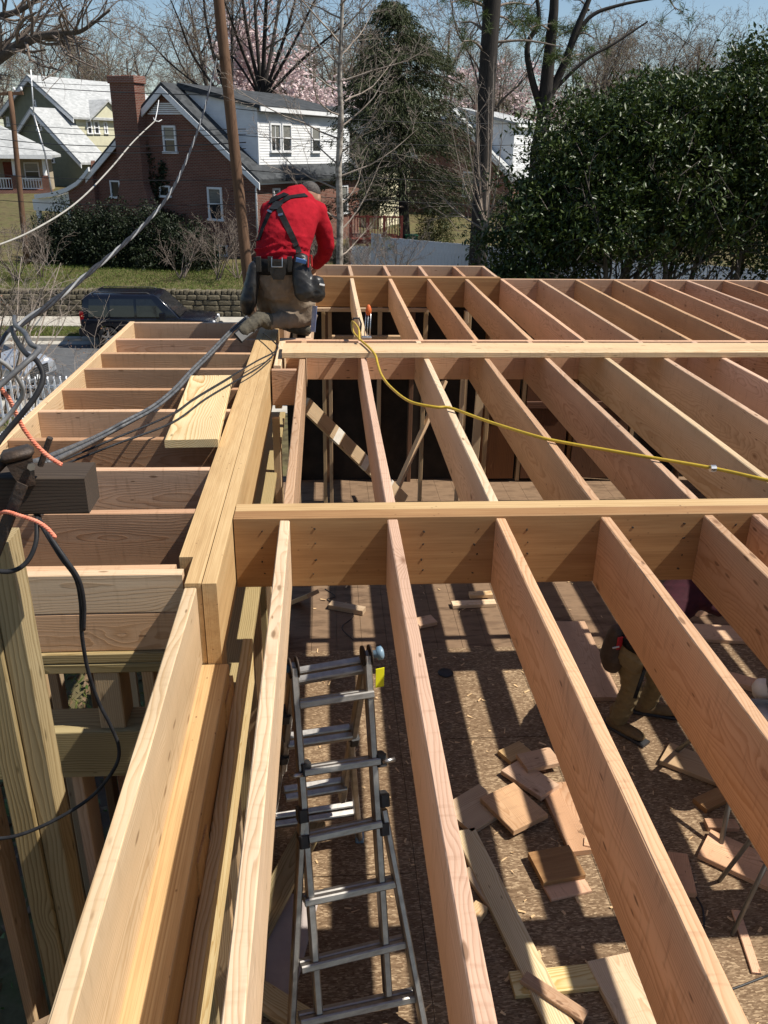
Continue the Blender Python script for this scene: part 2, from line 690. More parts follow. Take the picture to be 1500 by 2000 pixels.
def board(name, p0, p1, t, w, material, parent=None, side=None, segs=1, wob=0.0, key=None, ch=0.0035):
    """board from p0 to p1 (centre line); side = direction of its width (default up)"""
    p0, p1 = Vector(p0), Vector(p1)
    x = p1 - p0
    ln = x.length
    x.normalize()
    z = Vector(side) if side else Vector((0, 0, 1))
    z = z - x * z.dot(x)
    if z.length < 1e-4:
        z = x.orthogonal()
    z.normalize()
    y = z.cross(x)
    me = board_mesh(ln, t, w, segs, wob, ch, key)
    if me.materials and me.materials[0] != material:
        me = me.copy()
        me.materials.clear()
    o = bpy.data.objects.new(name, me)
    if not me.materials:
        me.materials.append(material)
    rot = Matrix((x, y, z)).transposed().to_4x4()
    o.matrix_basis = Matrix.Translation((p0 + p1) / 2) @ rot
    return link(o, parent)


def bx(name, x0, x1, y0, y1, z0, z1, material, parent=None, axis='y', segs=1, wob=0.0, key=None, ch=.0035):
    """axis aligned board, grain along axis"""
    cx, cy, cz = (x0 + x1) / 2, (y0 + y1) / 2, (z0 + z1) / 2
    if axis == 'y':
        return board(name, (cx, y0, cz), (cx, y1, cz), x1 - x0, z1 - z0, material, parent, None, segs, wob, key, ch)
    if axis == 'x':
        return board(name, (x0, cy, cz), (x1, cy, cz), y1 - y0, z1 - z0, material, parent, None, segs, wob, key)
    return board(name, (cx, cy, z0), (cx, cy, z1), x1 - x0, y1 - y0, material, parent, (0, 1, 0), segs, wob, key)
# ------------------------------------------------------------------ terrain, street, kerbs
GROUND = mat('yard_soil_grass', (0.07, 0.08, 0.026), (0.125, 0.105, 0.052), scale=1.4, rough=0.95, bump=0.6, c3=(0.06, 0.046, 0.025), detail=9, spec=0.1, bscale=14)
ASPHALT = mat('asphalt', (0.075, 0.077, 0.082), (0.11, 0.112, 0.115), scale=3.0, rough=0.85, bump=0.3, detail=10, bscale=120, spec=0.25)
CONCRETE = mat('concrete', (0.46, 0.43, 0.37), (0.34, 0.32, 0.28), scale=2.5, rough=0.9, detail=9, bump=0.2, bscale=60, spec=0.2)


def ground_h(x, y):
    bankx = min(max((x - 1.0) / 5.0, 0.0), 1.0)
    if y < 16.5:
        h = 1.05
    elif y < 20.6:
        h = 1.05 - (y - 16.5) / 4.1 * 0.97
    elif y < 22.0:
        h = 0.08
    elif y < 29.6:
        h = -0.06
    elif y < 33.65:
        h = 0.12
    else:
        h = 1.02 + min(y - 33.65, 30) * 0.035 + max(0.0, y - 63.65) * 0.02
    if 33.65 > y > 29.6:
        h += bankx * 0.9 * (y - 29.6) / 4
    return h


def make_terrain():
    ys = list(np.arange(-30, 16, 2.0)) + [16.5, 18, 19.5, 20.6, 21.99, 22.01, 24, 26, 28, 29.59, 29.61, 31, 32.3, 33.6, 33.7, 34.5, 36, 38, 40, 43, 46, 50, 55,
                                           60, 66, 75, 90, 110, 140, 180, 240, 330, 450, 700]
    xs = list(np.arange(-60, -16, 4.0)) + list(np.arange(-16, 20, 1.0)) + list(np.arange(20, 61, 4.0))
    xs = [-700, -300, -150, -90] + xs + [90, 150, 300, 700]
    rg = random.Random(3)
    V = [(x, y, ground_h(x, y) + (rg.uniform(-.06, .06) if (y > 34 or y < 18) else 0)) for y in ys for x in xs]
    n = len(xs)
    F = [(j * n + i, j * n + i + 1, (j + 1) * n + i + 1, (j + 1) * n + i) for j in range(len(ys) - 1) for i in range(n - 1)]
    o = add_obj('ground', np_mesh('ground', V, np.array(F)), GROUND)
    tag(o, 'grassy ground rising behind the street', kind='structure')


make_terrain()


def slab(name, x0, x1, y0, y1, z, material, label, zb=-0.05, segs=60):
    mb = MB()
    mb.box(x0, x1, y0, y1, zb, z)
    return tag(mb.obj(name, material), label, kind='structure')


slab('street', -120, 120, 21.98, 29.58, 0.0, ASPHALT, 'grey asphalt street', -0.2)
slab('gutter', -120, 120, 29.05, 29.57, 0.006, CONCRETE, 'pale concrete gutter strip along the kerb', -0.1)
slab('pavement', -120, 2.5, 31.45, 33.3, 0.16, CONCRETE, 'pale concrete pavement below the stone wall')
slab('pavement', -120, 120, 20.55, 21.75, 0.13, CONCRETE, 'near side pavement')
for k in range(30):
    x = -22 + k * 1.5
    mb = MB()
    mb.box(x, x + 1.492, 29.58, 29.74, -0.1, 0.14, ch=0.02)
    tag(mb.obj('kerb', CONCRETE), 'concrete kerb stone along the far side of the street', kind='structure')

# ------------------------------------------------------------------ subfloor of strand board sheets
floor_ob = MB().box(-0.62, 6.0, -1.2, 10.35, FLOOR - 0.25, FLOOR - 0.019).obj('floor', STUD)
tag(floor_ob, 'subfloor deck of the unfinished room', kind='structure')
CHALK = mat('faded_ink', (0.13, 0.08, 0.045), (0.26, 0.16, 0.09), scale=9)
OLDFLOOR = mat('old_dark_floor', (0.145, 0.09, 0.053), (0.21, 0.135, 0.08), scale=2.2, rough=.85, detail=9, c3=(0.10, 0.06, 0.034), stretch=(1, 4, 1))
for i in range(6):
    x0 = -0.6 + i * 1.1
    for j in range(4):
        y0 = -1.18 + j * 2.44 - (1.22 if i % 2 else 0)
        y1 = min(y0 + 2.436, 6.13)
        y0 = max(y0, -1.18)
        if y1 - y0 < .05:
            continue
        mb = MB()
        mb.box(x0 + .0015, x0 + 1.0985, y0 + .0015, y1 - .0015, FLOOR - .018, FLOOR + BR.uniform(-.0004, .0004))
        mb.obj('board_sheet', OSB, floor_ob)
        for q in range(1, 12):
            yy = y0 + q * .2034
            if yy < y1 - .02:
                MB().box(x0 + .004, x0 + 1.096, yy, yy + .004, FLOOR, FLOOR + .0012).obj('printed_line', CHALK, floor_ob)

for i in range(30):
    x0 = -0.6 + i * .22
    MB().box(x0 + .0015, x0 + .2185, 6.133, 10.3, FLOOR - .018, FLOOR - .002 + BR.uniform(-.0006, .0006)).obj('floor_plank', OLDFLOOR, floor_ob)

# ------------------------------------------------------------------ main roof joist frame
T = DECK
JD = 0.286
SP = 0.4064
X0 = 0.2426
frame = thing('roof_joist_frame', 'large open frame of parallel fir roof joists hung between cross beams', 'joist frame', (2, 4, FLOOR))
JT = 0.038


def joist(x, y0, y1, top, material=FIR, parent=None, name='joist', key=None, d=JD):
    return bx(name, x - JT / 2, x + JT / 2, y0, y1, top - d, top, material, parent or frame, 'y', 8, 0.0022, key)


for k in range(-1, 8):
    joist(X0 + k * SP, -0.7, 2.850, T - 0.008 + BR.uniform(-.002, .002), FIR2 if k in (-1,) else FIR, key=('n', k))
joist(1.655, -0.7, 2.850, T - 0.006, FIR, key='extra')
for k in range(-1, 13):
    joist(X0 + k * SP + (0.006 if k else 0), 2.998, 5.955, T - 0.002 + BR.uniform(-.002, .002), FIR2 if k in (1, 4) else FIR, key=('m', k))
for j in range(0, 4):
    joist(0.276 + j * SP, 5.997, 9.032, T - 0.003 + BR.uniform(-.002, .002), FIR2 if j == 0 else FIR, key=('h', j))
for j in range(0, 9):
    joist(1.879 + j * SP, 5.997, 9.032, T - 0.002 + BR.uniform(-.002, .002), key=('f', j))
joist(-0.13, 5.997, 9.032, T - .004, FIR2, key='fl')
# cross beams
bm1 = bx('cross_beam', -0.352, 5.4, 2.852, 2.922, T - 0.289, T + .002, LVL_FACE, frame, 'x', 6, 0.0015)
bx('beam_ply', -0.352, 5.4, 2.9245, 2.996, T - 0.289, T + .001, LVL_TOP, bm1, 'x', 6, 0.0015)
bx('cross_beam', -0.31, 5.4, 5.957, 5.995, T - JD, T - .001, FIR, frame, 'x', 6, 0.002)
# far header with bump-out bay
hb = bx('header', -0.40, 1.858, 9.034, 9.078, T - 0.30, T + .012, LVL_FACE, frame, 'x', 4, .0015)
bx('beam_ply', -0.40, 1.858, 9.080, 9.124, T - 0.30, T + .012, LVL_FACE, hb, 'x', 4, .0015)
bx('ledger', -0.40, 1.2, 8.985, 9.032, T - 0.345, T - 0.305, STUD, frame, 'x')
for j in range(-1, 4):
    joist(0.276 + j * SP, 9.126, 9.985, T + .004, key=('b', j))
joist(1.84, 9.126, 9.985, T + .006, key='bend')
joist(-0.38, 9.126, 9.985, T + .006, key='bend2')
bx('rim_joist', -0.40, 1.86, 9.987, 10.025, T - JD, T + .008, FIR, frame, 'x', 4, .0015)
bx('rim_joist', 1.861, 5.6, 9.034, 9.072, T - JD, T, FIR, frame, 'x', 5, .002)
bx('rim_joist', 5.402, 5.44, -0.7, 9.03, T - JD, T, FIR, frame, 'y', 5, .002)
bx('rim_joist', -0.46, 5.4, -0.74, -0.702, T - JD, T, FIR, frame, 'x', 5, .002)
bx('rim_joist', -0.36, -0.322, 6.42, 9.03, T - JD, T, FIR, frame, 'y', 4, .002)
# blocking beside the main beam
bx('blocking', -0.345, -0.19, 5.18, 5.218, T - .25, T - .02, FIR, frame, 'x')
bx('blocking', -0.335, -0.10, 6.02, 6.058, T - JD, T - .004, FIR, frame, 'x')
bx('blocking', -0.335, -0.29, 5.23, 6.015, T - JD, T - .004, FIR2, frame, 'y')

# nail groups driven through the cross beam
nail_me = MB().lathe([(.001, -.001), (.0042, -.001), (.004, .0012), (.001, .0015)], Matrix.Rotation(R(90), 4, 'X'), 7).mesh('nail')
nail_me.materials.append(DARKIRON)
for k in range(-1, 8):
    for dx in (-.085, .11) if k % 2 else (.12,):
        for j in range(4):
            o = bpy.data.objects.new('nail', nail_me)
            o.location = (X0 + k * SP + dx + BR.uniform(-.008, .008), 2.851, T - .05 - j * .06 + BR.uniform(-.012, .012))
            o.rotation_euler = (0, BR.uniform(0, 6), 0)
            s_ = BR.uniform(.6, 1.15)
            o.scale = (s_ * 1.3, 1, s_ * .8)
            link(o, bm1)

# main laminated beam of three plies, stepped at its end
mbm = thing('main_beam', 'thick laminated beam of three stepped plies that the kneeling man rests on', 'beam', (-0.43, 4.4, T - .302))
bx('ply', -0.503, -0.4562, 2.545, 6.62, T - .302, T, LVL_TOP, mbm, 'y', 6, .0006, None, .0012)
bx('ply', -0.4556, -0.4045, 2.357, 6.62, T - .302, T + .0005, LVL_TOP, mbm, 'y', 6, .0006, None, .0012)
bx('ply', -0.4025, -0.357, 2.355, 6.62, T - .302, T, LVL_TOP, mbm, 'y', 6, .0006, None, .0012)

# edge joist that runs on toward the old house, on its own wall
bx('joist', -0.455, -0.417, -0.7, 2.353, T - JD - .012, T - .014, FIR2, frame, 'y', 12, .003)

# ------------------------------------------------------------------ wall under the edge joist
wl = thing('stud_wall', 'stud wall with stacked top plates and blocks under the edge joist', 'stud wall', (-0.4, 1, FLOOR))
bx('top_plate', -0.458, -0.335, -0.7, 2.35, T - .345, T - .300, LVL_TOP, wl, 'y', 4, .001)
bx('top_plate', -0.452, -0.338, -0.7, 2.36, T - .585, T - .347, LVL_TOP, wl, 'y', 4, .001)
bx('ledger_board', -0.336, -0.300, -0.7, 2.75, T - .66, T - .455, PLANKW, wl, 'y', 6, .004)
for y, l in ((1.55, .2), (0.95, .17), (2.2, .24), (0.45, .2)):
    mb = MB()
    mb.prism([(0, -.03), (l, -.06), (l * .9, .10), (.02, .13)], 0.022, Matrix.Translation((-0.332, y, T - .49)) @ Matrix.Rotation(R(90), 4, 'Z'))
    mb.obj('block', LVL_TOP, wl)
bx('top_plate', -0.46, -0.33, -0.7, 6.4, T - .70, T - .662, TREATED, wl, 'y')
for k in range(19):
    y = -0.68 + k * .4064
    if y > 6.4:
        break
    bx('stud', -0.45, -0.36, y, y + .038, FLOOR, T - .702, STUD if k % 3 else TREATED, wl, 'z', key=k)
bx('post', -0.46, -0.36, 2.40, 2.50, FLOOR + .04, T - .304, STUD, wl, 'z')
bx('bottom_plate', -0.46, -0.355, -0.7, 6.4, FLOOR + .001, FLOOR + .039, STUD, wl, 'y')
bx('sheathing', -0.475, -0.461, 2.56, 6.4, FLOOR - .1, T - .71, OLDWOOD, wl, 'y')  # dark sheathing panel added so that the room inside stays dark
bx('stud', -0.345, -0.30, 5.06, 5.10, FLOOR + .001, T - .30, STUD, wl, 'z')

# ------------------------------------------------------------------ porch frame left of the main beam
pf = thing('porch_joist_frame', 'narrow side bay of short fir joists between main beam and outer rim board', 'joist frame', (-1.0, 4.5, T - JD))
bx('rim_joist', -1.521, -1.483, 2.425, 6.63, T - JD, T, FIR2, pf, 'y', 8, .002)
for i, y in enumerate((2.927, 3.373, 3.787, 4.234, 4.661, 5.134, 5.548, 5.976)):
    bx('joist', -1.481, -0.505, y, y + JT, T - JD, T - .002 + BR.uniform(-.002, .002), FIR, pf, 'x', 4, .002, key=('p', i))
bx('rim_joist', -1.481, -0.505, 6.59, 6.628, T - JD, T - .002, FIR, pf, 'x', 3, .002)
bx('joist', -1.481, -0.505, 2.468, 2.506, T - JD, T - .004, FIR, pf, 'x', 3, .002)
bx('joist', -1.481, -0.475, 2.427, 2.465, T - .145, T - .002, FIR2, pf, 'x', 3, .002)
bx('joist', -1.481, -0.475, 2.427, 2.465, T - .29, T - .147, FIR, pf, 'x', 3, .002)

pw = thing('porch_wall', 'low porch wall of treated plates, short studs and a heavy header', 'stud wall', (-1, 2.5, 1.1))
for zt in (T - .291, T - .331):
    bx('top_plate', -1.52, -0.475, 2.415, 2.555, zt - .038, zt, TREATED, pw, 'x', 2, .001)
for x in (-1.50, -1.16, -0.80, -0.64, -0.52):
    bx('short_stud', x, x + (.085 if x == -.80 else .04), 2.42, 2.55, T - .60, T - .371, STUD, pw, 'z', key=x)
bx('header', -1.52, -0.47, 2.405, 2.545, T - .80, T - .602, TREATED, pw, 'x', 2, .001)
for i, x in enumerate((-1.50, -1.28, -1.09, -0.93, -0.77, -0.61, -0.52)):
    bx('stud', x, x + .038, 2.42, 2.55, 1.06, T - .802, STUD if i % 2 else OLDWOOD, pw, 'z', key=('ps', i))
board('brace', (-1.22, 2.38, 3.0), (-0.52, 2.38, 3.42), .038, .089, STUD, pw)
board('sill', (-1.55, 2.48, 2.35), (-0.47, 2.48, 2.35), .14, .05, STUD, pw, key='sill')
# outer porch wall on the left
ow = thing('porch_wall', 'dark old wood porch wall standing along the outer rim board', 'stud wall', (-1.55, 1.0, 1.06))
for i in range(18):
    y = -0.9 + i * .42
    bx('stud', -1.56, -1.47, y, y + .04, 1.06, T - JD - .002 if y > 2.4 else T - .5, OLDWOOD if y < 2.4 else STUD, ow, 'z', key=('ow', i)) if (y < 2.5 or i in (11, 15, 17)) else None
for i in range(15):
    z = 1.06 + i * .2
    bx('sheathing_board', -1.60, -1.575, -0.95, 2.40, z, z + .196, OLDWOOD, ow, 'y', key=('sb', i))
bx('rail', -1.565, -1.465, -0.95, 2.4, T - .5, T - .45, OLDWOOD, ow, 'y')
porch_floor = thing('porch_floor', 'dark plank porch floor beside the stud wall', 'porch floor', (-1, 1, 1.9))
for i in range(7):
    x = -1.46 + i * .14
    bx('plank', x, x + .137, -0.95, 2.40, 1.95, 1.98, OLDWOOD, porch_floor, 'y', key=('pl', i))
board('brace', (-1.44, 0.7, 2.1), (-0.6, 0.8, 3.2), .038, .14, OLDWOOD, ow, side=(0, 1, 0))

inner = thing('stud_wall', 'row of dark studs standing inside the porch behind the low header', 'stud wall', (-1, 3.4, 1.06))
for i in range(9):
    x = -1.5 + i * .118
    bx('stud', x, x + .045, 3.30 + (i % 3) * .22, 3.39 + (i % 3) * .22, 1.06, T - JD - .003, (OLDWOOD, STUD, OLDWOOD)[i % 3], inner, 'z', key=('in', i)) if i not in (3, 4) else None
soil = MB().box(-2.6, -0.62, -1.2, 6.9, 1.0, 1.068).obj('soil', mat('brown_soil', (0.10, 0.065, 0.04), (0.065, 0.042, 0.027), scale=6, rough=.95, bump=.5, detail=8))
tag(soil, 'bare brown soil under the porch', kind='structure')
# ------------------------------------------------------------------ back and right walls of the room
DARKPANEL = mat('dark_shade_backing', (0.022, 0.018, 0.015), (0.036, 0.028, 0.022), scale=4, rough=0.9, spec=0.1)  # near-black backing colour stands in for the deep shade of the room
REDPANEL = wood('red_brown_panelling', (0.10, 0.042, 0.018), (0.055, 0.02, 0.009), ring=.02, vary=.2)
bw = thing('back_wall', 'dark back wall of the room with pale studs against sheets coloured dark as shade', 'stud wall', (2, 10.1, FLOOR))
bx('shade_sheet', -0.5, 2.05, 10.16, 10.18, FLOOR - .1, T - .32, DARKPANEL, bw, 'x')
bx('shade_sheet', 2.06, 5.9, 10.161, 10.181, FLOOR - .1, T - .32, DARKPANEL, bw, 'x')
for i, x in enumerate((-0.40, -0.02, 0.62, 1.02, 1.70, 1.95, 2.45, 3.1, 3.9, 4.6)):
    bx('stud', x, x + .05, 10.06, 10.15, FLOOR, T - .33, STUD if i % 2 == 0 else OLDWOOD, bw, 'z', key=('bw', i))
bx('top_plate', -0.5, 5.9, 10.055, 10.155, T - .33, T - .292, STUD, bw, 'x')
bx('window_sill', 0.05, 1.0, 9.98, 10.055, T - .85, T - .81, STUD, bw, 'x')
bx('drawer_front', 0.62, 1.0, 9.99, 10.05, T - 1.30, T - 1.16, OLDWOOD, bw, 'x')
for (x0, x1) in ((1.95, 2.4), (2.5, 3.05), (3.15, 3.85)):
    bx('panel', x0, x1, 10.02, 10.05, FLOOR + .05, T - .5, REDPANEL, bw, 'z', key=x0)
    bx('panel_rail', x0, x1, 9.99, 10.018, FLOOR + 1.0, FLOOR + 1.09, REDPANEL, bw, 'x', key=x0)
fw = thing('stud_wall', 'short stud wall standing under the far header', 'stud wall', (0.6, 9.06, FLOOR))
for i, x in enumerate((-0.36, -0.05, 0.02, 1.06, 1.5, 1.80)):
    bx('stud', x, x + .04, 9.04, 9.12, FLOOR, T - .347, STUD, fw, 'z', key=('fw', i))
rw = thing('stud_wall', 'stud wall along the right side of the room with panelling behind', 'stud wall', (5.5, 4, FLOOR))
for i in range(26):
    y = -0.7 + i * .4064
    bx('stud', 5.40, 5.49, y, y + .038, FLOOR, T - .33, STUD if i % 2 else OLDWOOD, rw, 'z', key=('rw', i))
bx('top_plate', 5.40, 5.49, -0.7, 9.9, T - .328, T - .29, STUD, rw, 'y')
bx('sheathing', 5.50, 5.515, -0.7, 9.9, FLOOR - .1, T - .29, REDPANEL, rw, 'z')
# temporary braces in the dark room
br1 = board('diagonal_brace', at(596, 790, 7.4), at(790, 978, 8.6), .038, .14, STUD)
tag(br1, 'pale diagonal brace board with paper stickers in the dark room', 'brace board')
for f in (.28, .55, .80):
    p = at(596, 790, 7.4).lerp(at(790, 978, 8.6), f)
    o = board('paper_sticker', p - (at(790, 978, 8.6) - at(596, 790, 7.4)).normalized() * .055, p + (at(790, 978, 8.6) - at(596, 790, 7.4)).normalized() * .055,
              .0405, .141, mat('paper_label', (0.78, 0.74, 0.66), (0.7, 0.66, 0.58), scale=20), br1, key=('st', f))
br2 = board('diagonal_brace', at(868, 745, 9.4), at(775, 955, 8.6), .038, .09, STUD, side=(0, 1, 0.3))
tag(br2, 'thin diagonal stud leaning the other way across the dark room', 'brace board')
br3 = board('prop_stud', at(938, 760, 8.9), at(925, 905, 8.9) + Vector((0, 0, -.3)), .038, .09, STUD)
tag(br3, 'upright prop stud standing right of the leaning brace', 'stud')
# ------------------------------------------------------------------ loose boards on the joists
p0, p1 = Vector((-0.29, 5.543, T + .020)), Vector((4.6, 5.59, T + .020))
tag(board('loose_plank', p0, p1, .286, .038, FIR2, None, segs=8, wob=.0025, key='long'), 'long pale plank laid flat across the joists behind the near bay', 'plank')
a, b2, c2, d2 = atz(370, 733, T + .038), atz(455, 733, T + .038), atz(425, 860, T + .038), atz(322, 857, T + .038)
tag(board('loose_plank', (a + b2) / 2 - Vector((0, 0, .019)), (c2 + d2) / 2 - Vector((0, 0, .019)), .24, .038, PLANKW, None, key='short', segs=4, wob=.001),
    'short wide yellow pine plank lying on the porch joists beside the main beam', 'plank')

# ------------------------------------------------------------------ articulated ladder
ALU = mat('ladder_aluminium', (0.46, 0.44, 0.41), (0.30, 0.28, 0.26), scale=14, rough=0.42, metal=0.9, stretch=(1, 1, 4))
BLUEKNOB = mat('blue_plastic_metal', (0.10, 0.22, 0.36), (0.22, 0.30, 0.36), scale=20, rough=0.35)
ladder = thing('folding_ladder', 'aluminium articulated ladder standing open on the strand board floor', 'ladder', (0.1, 3.4, FLOOR))
HL, HR = at(573, 1304, 3.40), at(716, 1280, 3.49)


def plane_hit(u, w, P, n):
    d = ray(u, w)
    return CAM + d * ((P - CAM).dot(n) / d.dot(n))


FL, FR = atz(566, 2060, FLOOR), atz(832, 2030, FLOOR)
BL, BRr = atz(528, 1625, FLOOR), atz(702, 1640, FLOOR)
nf = (HR - HL).cross((FL + FR) / 2 - HL).normalized()
nb = (HR - HL).cross((BL + BRr) / 2 - HL).normalized()
fp = lambda u, w: plane_hit(u, w, HL, nf)
bp_ = lambda u, w: plane_hit(u, w, HL, nb)


def rail(a, b, w, t, n, name='rail'):
    board(name, a, b, w, t, ALU, ladder, side=n, ch=.006)


top = Vector((0, 0, 0))
IL, IR = fp(622, 1975), fp(757, 1940)
rail(HL, IL, .036, .062, nf)
rail(HR, IR, .036, .062, nf)
rail(fp(590, 1600), FL, .032, .066, nf, 'outer_leg')
rail(fp(748, 1580), FR, .032, .066, nf, 'outer_leg')
JL, JR = bp_(552, 1500), bp_(668, 1560)
rail(HL + nb * .001, JL, .036, .06, nb)
rail(HR + nb * .001, JR, .036, .06, nb)
rail(bp_(556, 1440), BL, .032, .062, nb, 'outer_leg')
rail(bp_(684, 1440), BRr, .032, .062, nb, 'outer_leg')


def rung(a, b, n, dbl=True):
    along = (b - a).normalized()
    up = along.cross(n)
    for s in ((-.026, .026) if dbl else (0,)):
        board('rung', a + n * s - along * .012, b + n * s + along * .012, .040, .036, ALU, ladder, side=up, ch=.006)


for (l, r) in (((588, 1374), (722, 1354)), ((597, 1505), (734, 1484)), ((606, 1634), (737, 1606)), ((598, 1757), (766, 1722)),
               ((592, 1886), (790, 1838)), ((590, 1990), (812, 1942))):
    rung(fp(*l), fp(*r), nf)
for (l, r) in (((574, 1322), (700, 1300)), ((564, 1447), (680, 1430)), ((560, 1550), (670, 1532)), ((538, 1603), (688, 1580))):
    rung(bp_(*l), bp_(*r), nb)
side_ax = (HR - HL).normalized()
for P, s in ((HL, -1), (HR, 1)):
    q = side_ax.to_track_quat('Z', 'Y').to_matrix().to_4x4()
    mb = MB()
    for o in (-.018, .018):
        mb.lathe([(.028, -.004), (.052, -.004), (.052, .004), (.028, .004)], Matrix.Translation(P + side_ax * o) @ q, 18)
    mb.obj('hinge', DARKIRON, ladder, True)
    mb = MB()
    mb.lathe([(.02, 0), (.02, .03), (.034, .034), (.036, .055), (.026, .062)], Matrix.Translation(P + side_ax * s * .022) @ (q if s > 0 else q @ Matrix.Rotation(math.pi, 4, 'X')), 16)
    mb.obj('lock_knob', BLUEKNOB, ladder, True)
for (u, w) in ((596, 1500), (742, 1482), (592, 1640), (748, 1615), (590, 1590), (748, 1560)):
    c = fp(u, w)
    d = (IL - HL).normalized()
    board('lock_collar', c - d * .03, c + d * .03, .05, .085, BLACKRUBBER, ladder, side=nf, ch=.008)
for (u, w) in ((556, 1395), (553, 1475), (690, 1440)):
    c = bp_(u, w)
    d = (JL - HL).normalized()
    board('lock_collar', c - d * .03, c + d * .03, .05, .085, BLACKRUBBER, ladder, side=nb, ch=.008)
for s, (u, w) in ((-1, (588, 1508)), (1, (742, 1484))):
    c = fp(u, w) - nf * .04
    MB().tube([c + side_ax * s * .0, c + side_ax * s * .065], .012, 10).obj('lock_pin', STEEL, ladder, True)
for P in (FL, FR, BL, BRr):
    MB().box(P.x - .028, P.x + .028, P.y - .038, P.y + .038, FLOOR + .001, FLOOR + .05, ch=.008).obj('foot', BLUEKNOB, ladder)
c = fp(740, 1322) + Vector((.005, 0, 0))
board('yellow_tag', c + Vector((0, 0, .05)), c - Vector((0, 0, .06)), .004, .045, mat('yellow_plastic', (0.80, 0.78, 0.02), (0.7, 0.65, 0.02), rough=.4), ladder, side=(1, .3, 0), ch=.001)

# ------------------------------------------------------------------ offcuts and rubbish on the floor
cut_n = [0]


def offcut(u, w, l, wd, ang, label, material=FIR, lift=0.0, t=.038, tilt=0.0, name='offcut'):
    P = atz(u, w, FLOOR) + Vector((0, 0, lift + t / 2 + .001))
    d = Vector((math.cos(R(ang)), math.sin(R(ang)), math.tan(R(tilt))))
    d.normalize()
    if tilt:
        P.z += abs(d.z) * l / 2
    side = Vector((-math.sin(R(ang)), math.cos(R(ang)), 0))
    cut_n[0] += 1
    o = board(name, P - d * l / 2, P + d * l / 2, t, wd, material, None, side=side, key=('cut', cut_n[0]))
    return tag(o, label, 'offcut', 'offcuts on the floor')


offcut(928, 1585, .34, .286, 35, 'square pink fir offcut half under another square piece by the long joist', STUD)
offcut(1002, 1592, .34, .286, -62, 'square fir offcut with a stripe of sun, on top of a matching piece', lift=.040)
offcut(1034, 1532, .36, .19, -55, 'narrow fir offcut leaning behind the two square offcuts', tilt=4, lift=.01)
offcut(1050, 1500, .26, .17, 15, 'small fir offcut on top of the offcut heap', lift=.05)
offcut(1005, 1475, .2, .14, 30, 'split chunk of fir at the back of the offcut heap', LVL_TOP)
offcut(1085, 1700, .27, .235, 10, 'lone fir offcut block with waxy dark face', LVL_FACE, lift=.022)
offcut(1105, 1735, .26, .14, 12, 'thin fir offcut lying under the lone block', t=.02)
offcut(990, 1800, 1.35, .14, -78, 'long yellow pine board lying along the floor by the offcuts', PLANKW)
offcut(1130, 1915, .72, .14, 3, 'yellow pine board lying crosswise over the floor', PLANKW, t=.03)
offcut(938, 1738, .30, .07, -68, 'white pine strip lying beside the long board', FIR2, t=.03)
offcut(926, 1797, .15, .08, 50, 'pale end block standing below the white strip', FIR2, t=.06)
offcut(1118, 1600, .60, .26, -85, 'wide fir board half hidden by a joist near the offcut heap', lift=.002)
offcut(1165, 1660, .16, .07, -20, 'pair of short fir sticks at the foot of the wide board', t=.05)
offcut(1150, 1640, .13, .06, -45, 'short stub lying against the wide fir board', lift=.0, t=.04)
offcut(1142, 1290, 1.15, .286, 88, 'long pink fir board lying beside the standing worker', lift=.002)
offcut(678, 1192, .34, .09, -22, 'pale stick lying near the ladder top', STUD, t=.05)
offcut(592, 1190, .36, .14, -48, 'short treated block leaning beneath the cross beam', STUD, tilt=35)
offcut(830, 1218, .18, .14, 20, 'small triangular scrap near the cross beam', FIR)
offcut(925, 1183, .42, .09, 3, 'narrow board with a second piece on it below the cross beam', FIR2)
offcut(938, 1172, .22, .08, 3, 'short piece stacked on a narrow board below the cross beam', FIR2, lift=.04)
offcut(1355, 1498, .42, .24, -38, 'fir board on the floor behind the long joist', STUD, lift=.002)
offcut(1392, 1566, .26, .12, 25, 'dark fir scrap by the saw stand', LVL_FACE)
offcut(1408, 1616, .2, .08, -5, 'little orange fir block by the saw stand', FIR)
offcut(1330, 1712, .30, .12, 78, 'small fir board lying near the black cable', FIR)
offcut(1410, 1242, .5, .26, -8, 'fir board on the sunny floor behind the maroon shirt', FIR)
offcut(1385, 1190, .4, .2, 12, 'fir piece under the far end of the cross beam', FIR, t=.06)
offcut(1405, 1325, .55, .14, -32, 'fir stick across the sunlit floor beside the saw', FIR, t=.05)
offcut(1455, 1690, .5, .26, -40, 'fir board under the legs of the saw stand', FIR, lift=.002)
offcut(1456, 1840, .4, .05, 80, 'thin fir lath on the floor below the saw stand', FIR, t=.015)
offcut(545, 1760, 1.0, .15, 66, 'treated board leaning on the left foot of the ladder', TREATED, tilt=8)
offcut(548, 1840, .62, .3, 78, 'grey board lying left of the ladder', mat('grey_board', (0.42, 0.36, 0.33), (0.36, 0.31, 0.29), scale=9), t=.018)
offcut(510, 1950, .7, .14, -35, 'yellow board in the corner left of the ladder foot', PLANKW)
offcut(1240, 1960, .5, .3, 100, 'pale sheet offcut lying half under a joist', FIR2)
offcut(1080, 1960, .35, .07, -42, 'slim fir stick lying across the pine boards', FIR, lift=.032, t=.03)

